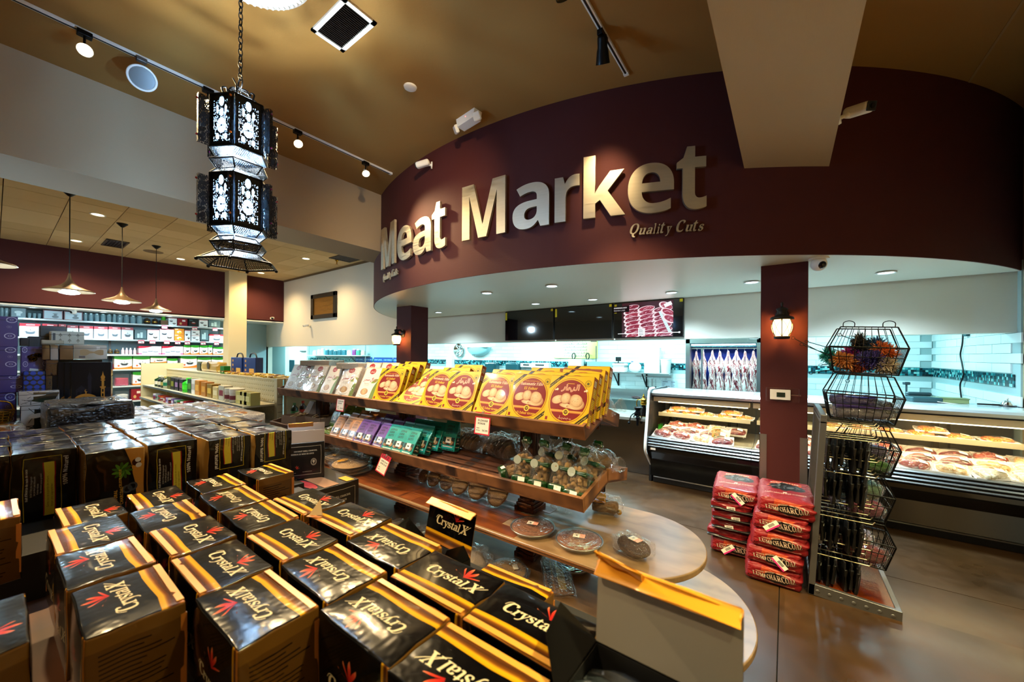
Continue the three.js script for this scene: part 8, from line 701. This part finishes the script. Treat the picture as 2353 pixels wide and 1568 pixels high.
  rows.forEach((row, s) => { const cnt = {}; let py = 0, pz = ''; row.split('|').forEach((e) => { const [k, a, b, hh] = e.split(' '), z0 = +a, z1 = +b, h = +hh, w = z0 - z1, stack = pz === a + b; const y = SY[s] + 0.001 + (stack ? py + 0.002 : 0); py = stack ? 0 : h; pz = a + b; const [nm, txt] = nmT[k]; cnt[txt] = (cnt[txt] ?? -1) + 1; const round = 'gjon'.includes(k), d = round ? w : 0.26, x = -13.82 - (round ? w / 2 : 0);
    const t = thing(nm, `${txt}, ${shelfN[s]} west shelf, ${nth[cnt[txt]]} from picture edge${stack ? ', stacked' : ''}`, round ? 'jar' : 'carton', [x, y, (z0 + z1) / 2], Math.PI / 2, `${txt}s, ${shelfN[s]} west shelf`); const R = w / 2 * 0.96;
    if (k === 'g') { mesh('bowl', lathe([[0.001, 0.004], [R * 0.7, 0.004], [R, h * 0.5], [R * 0.96, h * 0.95], [R * 0.9, h * 0.95], [R * 0.92, h * 0.5], [0.001, 0.012]], 20), glassM, t); mesh('lid', lathe([[R * 0.98, h * 0.95], [R * 0.6, h], [0.001, h * 1.01]], 20), std(0x9fc8d2, 0.2), t); }
    else if (k === 'j') { mesh('jar_body', lathe([[0.001, 0.003], [R, 0.003], [R, h * 0.75], [R * 0.7, h * 0.85], [R * 0.7, h * 0.88]], 20), glassM, t); mesh('lid', cyl(R * 0.78, R * 0.78, h * 0.12, 0, h * 0.93, 0, 20), std(0xa8c4ca, 0.2, 0.5), t); mesh('contents', cyl(R * 0.86, R * 0.86, h * 0.5, 0, h * 0.27, 0, 16), std(0x6fa0aa, 0.4), t); }
    else if (k === 'o') { mesh('pot_body', lathe([[0.001, 0], [R * 0.8, 0], [R, h * 0.4], [R * 0.8, h * 0.85], [R * 0.5, h * 0.9]], 20), std(0x2c2218, 0.3), t); mesh('gold_ring', [cyl(R * 1.0, R * 1.0, h * 0.1, 0, h * 0.4, 0, 20), cyl(R * 0.2, R * 0.3, h * 0.12, 0, h * 0.95, 0, 14)], brass, t); }
    else if (k === 'n') { mesh('bottle_body', lathe([[0.001, 0], [R, 0.003], [R, h * 0.6], [R * 0.45, h * 0.78], [R * 0.45, h * 0.86]], 18), std(0xd8b8c0, 0.3), t); mesh('cap', cyl(R * 0.5, R * 0.5, h * 0.14, 0, h * 0.93, 0, 16), whiteGloss, t); }
    else if (k[0] === 'm') { mesh('contents', softBox(w * 0.9, h * 0.7, 0.24, { r: 0.03, noise: 0.03, seed: s }).translate(0, h * 0.36, -0.14), std(k === 'm' ? 0xb03a5a : 0xc8d0d4, 0.4), t); mesh('clear_wrap', softBox(w, h, 0.28, { r: 0.03, seg: 7, noise: 0.02, seed: s + 3 }).translate(0, h * 0.5 + 0.012, -0.15), wrapFilm, t); }
    else { mesh('box', softBox(w - 0.006, h, d, { r: 0.003, seg: 3, noise: 0, rects: [[0, 0, 0.06, 1], [0, 0, 0.06, 1], [0, 0.94, 1, 1], [0, 0, 1, 0.05], [0, 0, 1, 1], [0, 0, 1, 1]] }).translate(0, h / 2, -d / 2), M[k], t); if (k === 'k') mesh('green_cup', lathe([[0.001, 0], [0.05, 0], [0.04, 0.09], [0.025, 0.12]], 14).translate(0, h, -0.1), std(0x3fae1c, 0.4), t); } }); });
  const pt = cv(128, 64, (x) => { x.fillStyle = '#d82a4a'; x.fillRect(0, 0, 128, 64); x.fillStyle = '#f4f0ec'; x.fillRect(8, 16, 112, 42); x.fillStyle = '#444'; x.fillRect(16, 26, 70, 6); x.fillRect(60, 42, 44, 9); }), pm = std(0xffffff, 0.5, 0, { map: pt });
  [[1.9, [-2.3, -2.52, -2.81, -3.04, -3.25, -3.61, -3.93], 'second'], [2.32, [-2.76, -3.41, -3.89], 'top']].forEach(([y, zz, n]) => zz.forEach((z, i) => { const t = thing('shelf_ticket', `red price ticket under the ${n} west shelf, ${nth[i]} from the picture edge`, 'price ticket', [-13.782, y - 0.005, z], Math.PI / 2, `tickets under the ${n} west shelf`); mesh('card', bx(0.12, 0.09, 0.003), pm, t).rotation.x = 0.1; mesh('clip', bx(0.02, 0.02, 0.008, 0, 0.045, 0), clear, t); }));
}

// ---------- free-standing gondola shelves ----------
{ const cream = std(0xc9bf9e, 0.5), t = thing('gondola_shelf', 'cream pegboard gondola shelf of toiletries with a slotted end post', 'shelving', [0, 0, 0]); mesh('end_sheet', bb(-12.0, -11.97, 0.01, 1.36, -2.75, -2.0), std(0xd0c294, 0.6), t);
  for (let x = -11.95; x < -6.1; x += 1.185) { mesh('pegboard', bb(x, x + 1.18, 0.1, 1.215, -2.46, -2.44), std(0xc6b88e, 0.55, 0, { bumpMap: cv(256, 256, (c, w, h) => { c.fillStyle = '#fff'; c.fillRect(0, 0, w, h); c.fillStyle = '#000'; for (let i = 0; i < 16; i++) for (let j = 0; j < 16; j++) { c.beginPath(); c.arc(8 + i * 16, 8 + j * 16, 3, 0, 7); c.fill(); } }, { data: true }), bumpScale: 0.01 }), t); mesh('shelf_board', bb(x, x + 1.18, 0.845, 0.87, -2.44, -2.03), cream, t); mesh('shelf_board', bb(x, x + 1.18, 0.575, 0.6, -2.44, -1.98), cream, t); mesh('shelf_board', bb(x, x + 1.18, 0.13, 0.16, -2.44, -1.95), cream, t); }
  mesh('price_rail', [bb(-11.95, -6.1, 0.835, 0.872, -2.03, -2.018), bb(-11.95, -6.1, 0.565, 0.602, -1.98, -1.968)], steel, t); mesh('end_post', bb(-6.02, -5.94, 0.01, 1.24, -2.49, -2.41, 0.003), cream, t); mesh('post_slots', [...Array(9)].map((_, i) => bb(-5.94, -5.938, 0.2 + i * 0.11, 0.205 + i * 0.11, -2.48, -2.42)), black, t); mesh('top_deck', bb(-11.95, -6.05, 1.215, 1.23, -2.75, -2.43), cream, t);
  const u = thing('gondola_end_shelf', 'cream gondola shelf around the end post with dark bottles and gold-topped jars', 'shelving', [0, 0, 0]); for (const y of [1.04, 0.68, 0.3]) { mesh('shelf_board', bb(-5.92, -5.5, y - 0.025, y, -3.8, -2.42), cream, u); mesh('price_rail', bb(-5.5, -5.488, y - 0.034, y + 0.003, -3.8, -2.42), whitePaint, u); } mesh('back_board', bb(-5.935, -5.92, 0.01, 1.24, -3.8, -2.5), cream, u); for (const z of [-2.53, -3.8]) mesh('upright', bb(-5.935, -5.88, 0.01, 1.24, z - 0.03, z + 0.01), cream, u);
  const bottle = (name, label, x, y, z, w, h, c, capc, grp) => { const o = thing(name, label, name === 'product_carton' ? 'carton' : 'bottle', [x, y, z], 0, grp), R = w / 2; if (name === 'product_carton') { mesh('box', bx(w, h, 0.12, 0, h / 2, 0, 0.003), std(c, 0.4), o); mesh('print', bx(w * 0.7, h * 0.4, 0.002, 0, h * 0.5, 0.061), std(capc, 0.4), o); } else if (name === 'cream_jar') { mesh('jar_body', lathe([[0.001, 0], [R, 0.002], [R, h * 0.7], [R * 0.9, h * 0.72]], 18), std(c, 0.4), o); mesh('lid', cyl(R * 1.02, R * 1.02, h * 0.28, 0, h * 0.86, 0, 18), std(capc, 0.4), o); mesh('label_band', cyl(R * 1.005, R * 1.005, h * 0.3, 0, h * 0.36, 0, 18, true), std(0x7c2c30, 0.5), o); } else { mesh('bottle_body', lathe([[0.001, 0], [R, 0.003], [R, h * 0.66], [R * 0.4, h * 0.8], [R * 0.35, h * 0.86]], 16), std(c, 0.25), o); mesh('cap', cyl(R * 0.42, R * 0.42, h * 0.14, 0, h * 0.92, 0, 14), std(capc, 0.4), o); mesh('label_band', cyl(R * 1.01, R * 1.01, h * 0.3, 0, h * 0.36, 0, 16, true), std(capc, 0.5), o); } return o; };
  const up = 'b -11.1 .24 0c3a1a e8e4d0 dark green oil bottle|b -10.85 .24 14202a d8d0b0 dark blue bottle|b -10.6 .24 1a2a10 c8b060 dark olive bottle|b -10.4 .24 c8bfa0 207a50 pale bottle with a green band|c -10.15 .25 5c5a14 20240c olive carton|c -9.88 .24 1c160c 8a8a20 black carton with yellow-green print|c -9.6 .23 14101a 8a6a94 black carton with violet print|c -9.3 .23 120f14 7a4a60 second black carton with dull pink print|b -9.05 .27 2ac020 48e030 bright green bottle|c -8.77 .26 123a18 4c8a30 dark green carton|c -8.56 .26 d8d4cc b0a8a0 narrow white carton|c -8.34 .25 b87a24 e0a848 orange carton|c -8.0 .24 a86c20 d89a3a wide orange carton|c -7.7 .22 8a6a1c d8b040 golden carton|c -7.42 .19 d2b878 f0e0b0 cream and gold carton|c -7.15 .22 c8c0a8 903038 cream carton with red print|j -6.87 .2 d8cdb8 e6dcc8 large cream jar|j -6.67 .2 ddd4c2 e8e0d0 large pale jar|c -6.43 .18 c8bc6a e6dc98 yellow-green carton in front|c -6.26 .18 c8bc6a e6dc98 second yellow-green carton in front|c -6.12 .18 c4b862 e2d890 yellow-green carton next to the end post';
  up.split('|').forEach((s, i) => { const p = s.split(' '), k = p[0], x = +p[1], h = +p[2], lab = p.slice(5).join(' '); bottle({ b: 'oil_bottle', c: 'product_carton', j: 'cream_jar' }[k], `${lab} on the upper gondola shelf${/post|second|front/.test(lab) ? '' : ', ' + nth[i] + ' along it'}`, x, 0.872, -2.16, k === 'c' ? 0.24 : 0.19, h, '#' + p[3], '#' + p[4], 'toiletries on the upper gondola shelf'); });
  const r = rng(88), cols = [['#6a4a8a', '#d8d0e0'], ['#c8b8d8', '#7a5aa0'], ['#d8d4ce', '#c85a20'], ['#9ab0a8', '#203030'], ['#161616', '#d8d0c0'], ['#a01a24', '#e8e0d0'], ['#b82a34', '#2c7a34']];
  for (let i = 0; i < 14; i++) { const c = cols[(i * 3) % 7]; bottle(i % 3 ? 'product_carton' : 'cream_jar', `${['violet', 'lilac', 'white and orange', 'grey-green', 'black', 'dark red', 'red and green'][(i * 3) % 7]} small pack on the lower gondola shelf, ${nth[i]} along it`, -11.0 + i * 0.2, 0.602, -2.1, 0.15, 0.1 + 0.03 * r(), c[0], c[1], 'small packs on the lower gondola shelf'); }
  for (let i = 0; i < 9; i++) bottle(i % 2 ? 'oil_bottle' : 'product_carton', `${['brown and gold', 'teal', 'dark brown', 'blue', 'red', 'amber', 'black', 'tan', 'deep red'][i]} pack at the near part of the lower gondola shelf, ${nth[i]} along it`, -8.1 + i * 0.2, 0.602, -2.1, 0.15, 0.15 + 0.06 * r(), ['#4a2c14', '#0f5a6a', '#2c1810', '#123a6a', '#8a1c20', '#a87020', '#101010', '#a88a64', '#5c1418'][i], ['#c89a3a', '#8ac0c4', '#b89060', '#7aa0d0', '#e8d8c8', '#e8c870', '#707070', '#e0d0b0', '#d09a60'][i], 'packs on the lower gondola shelf, near part');
  for (const [x, l] of [[-6.55, 'green film-wrapped soap bundle on the lower gondola shelf, left one'], [-6.25, 'green film-wrapped soap bundle next to the end post']]) { const o = thing('soap_bundle', l, 'soap', [x, 0.602, -2.12]); mesh('soap_bars', [0, 1, 2].map((i) => bx(0.07, 0.11, 0.1, (i - 1) * 0.075, 0.056, 0, 0.02)), phy(0x1a7a3a, 0.2, { clearcoat: 1 }), o); mesh('clear_wrap', softBox(0.26, 0.13, 0.14, { r: 0.03, seg: 7, noise: 0.02, seed: 3 }).translate(0, 0.066, 0), wrapFilm, o); }
  // goods on the gondola top
  { const o = thing('coffee_bag', 'brown foil pack with a dark round seal on the gondola top', 'pack', [-9.25, 1.231, -2.6]); mesh('pack_body', softBox(0.95, 0.2, 0.18, { r: 0.04, seg: 7, noise: 0.03, seed: 3 }).translate(0, 0.1, 0), phy(0xb08a3a, 0.3, { clearcoat: 0.6 }), o); mesh('seal', cyl(0.07, 0.07, 0.004, 0, 0, 0, 20).rotateX(Math.PI / 2).translate(0, 0.13, 0.1), std(0x3a2c14, 0.4), o); }
  { const o = thing('gift_bottle_box', 'tall green presentation box standing at the gondola shelf', 'box', [-8.3, 1.231, -2.5]); mesh('box', bx(0.2, 0.14, 0.1, 0, 0.07, 0, 0.003), std(0x0f6a1c, 0.3), o); mesh('band', bx(0.202, 0.02, 0.102, 0, 0.05, 0), brass, o); }
  { const o = thing('dark_jar', 'dark green square jar on the gondola top beside the foil pack', 'jar', [-9.95, 1.231, -2.6]); mesh('jar_body', bx(0.26, 0.17, 0.14, 0, 0.085, 0, 0.02), std(0x1f2410, 0.25), o); mesh('lid', bx(0.24, 0.03, 0.12, 0, 0.18, 0, 0.01), std(0x4a4a1c, 0.4), o); }
  for (const [x, l] of [[-8.15, 'dark blue handled snack box on the gondola top, left one'], [-7.55, 'dark blue handled snack box on the gondola top, right one']]) { const o = thing('snack_box', l, 'box', [x, 1.231, -2.68]); mesh('box', bx(0.52, 0.3, 0.12, 0, 0.15, 0, 0.006), std(0x0c2a6a, 0.35), o); mesh('handle', tube([[-0.15, 0.3, 0], [-0.1, 0.36, 0], [0.1, 0.36, 0], [0.15, 0.3, 0]], 0.012, 20, 8), black, o); mesh('picture', [0, 1, 2].map((i) => bx(0.06, 0.04, 0.002, -0.16, 0.08 + i * 0.08, 0.061)), std(0xc88a3a, 0.5), o); mesh('food_print', bx(0.2, 0.08, 0.002, 0.1, 0.07, 0.061), std(0xd8a040, 0.5), o); }
  { const gs = [[], [], []]; for (let i = 0; i < 260; i++) { const g = new THREE.CapsuleGeometry(0.012, 0.05, 3, 6).rotateZ(1.57).rotateY(r() * 3).translate(-8.6 + 2.5 * r(), 1.245 + 0.02 * r(), -2.72 + 0.26 * r()); gs[i % 3].push(g); } const o = thing('wrapped_sweets', 'loose yellow and brown wrapped sweets heaped along the gondola top', 'sweets', [0, 0, 0]); o.userData.kind = 'stuff'; ['#d8b020', '#8a5a24', '#e8d8a0'].forEach((c, i) => mesh(['yellow_sweets', 'brown_sweets', 'pale_sweets'][i], gs[i], std(c, 0.35), o)); }
  for (let i = 0; i < 9; i++) bottle('tall_jar', `slim gold-topped jar on the top end shelf, ${nth[i]} from the post`, -5.6, 1.042, -2.5 - i * 0.12, 0.085, 0.24 + 0.03 * (i % 3), i % 3 ? '#8a6a3a' : '#c8b890', '#d8c070', 'gold-topped jars on the end shelf');
  for (let i = 0; i < 10; i++) bottle('syrup_bottle', `dark ${['green', 'brown', 'black'][i % 3]} bottle on the middle end shelf, ${nth[i]} from the post`, -5.6, 0.682, -2.5 - i * 0.115, 0.09, 0.23 + 0.02 * (i % 2), ['#0c2412', '#2a180c', '#0c0c0d'][i % 3], ['#3a6a3a', '#b83020', '#c8c0b0'][i % 3], 'dark bottles on the middle end shelf');
}
renderer.render(scene, camera);
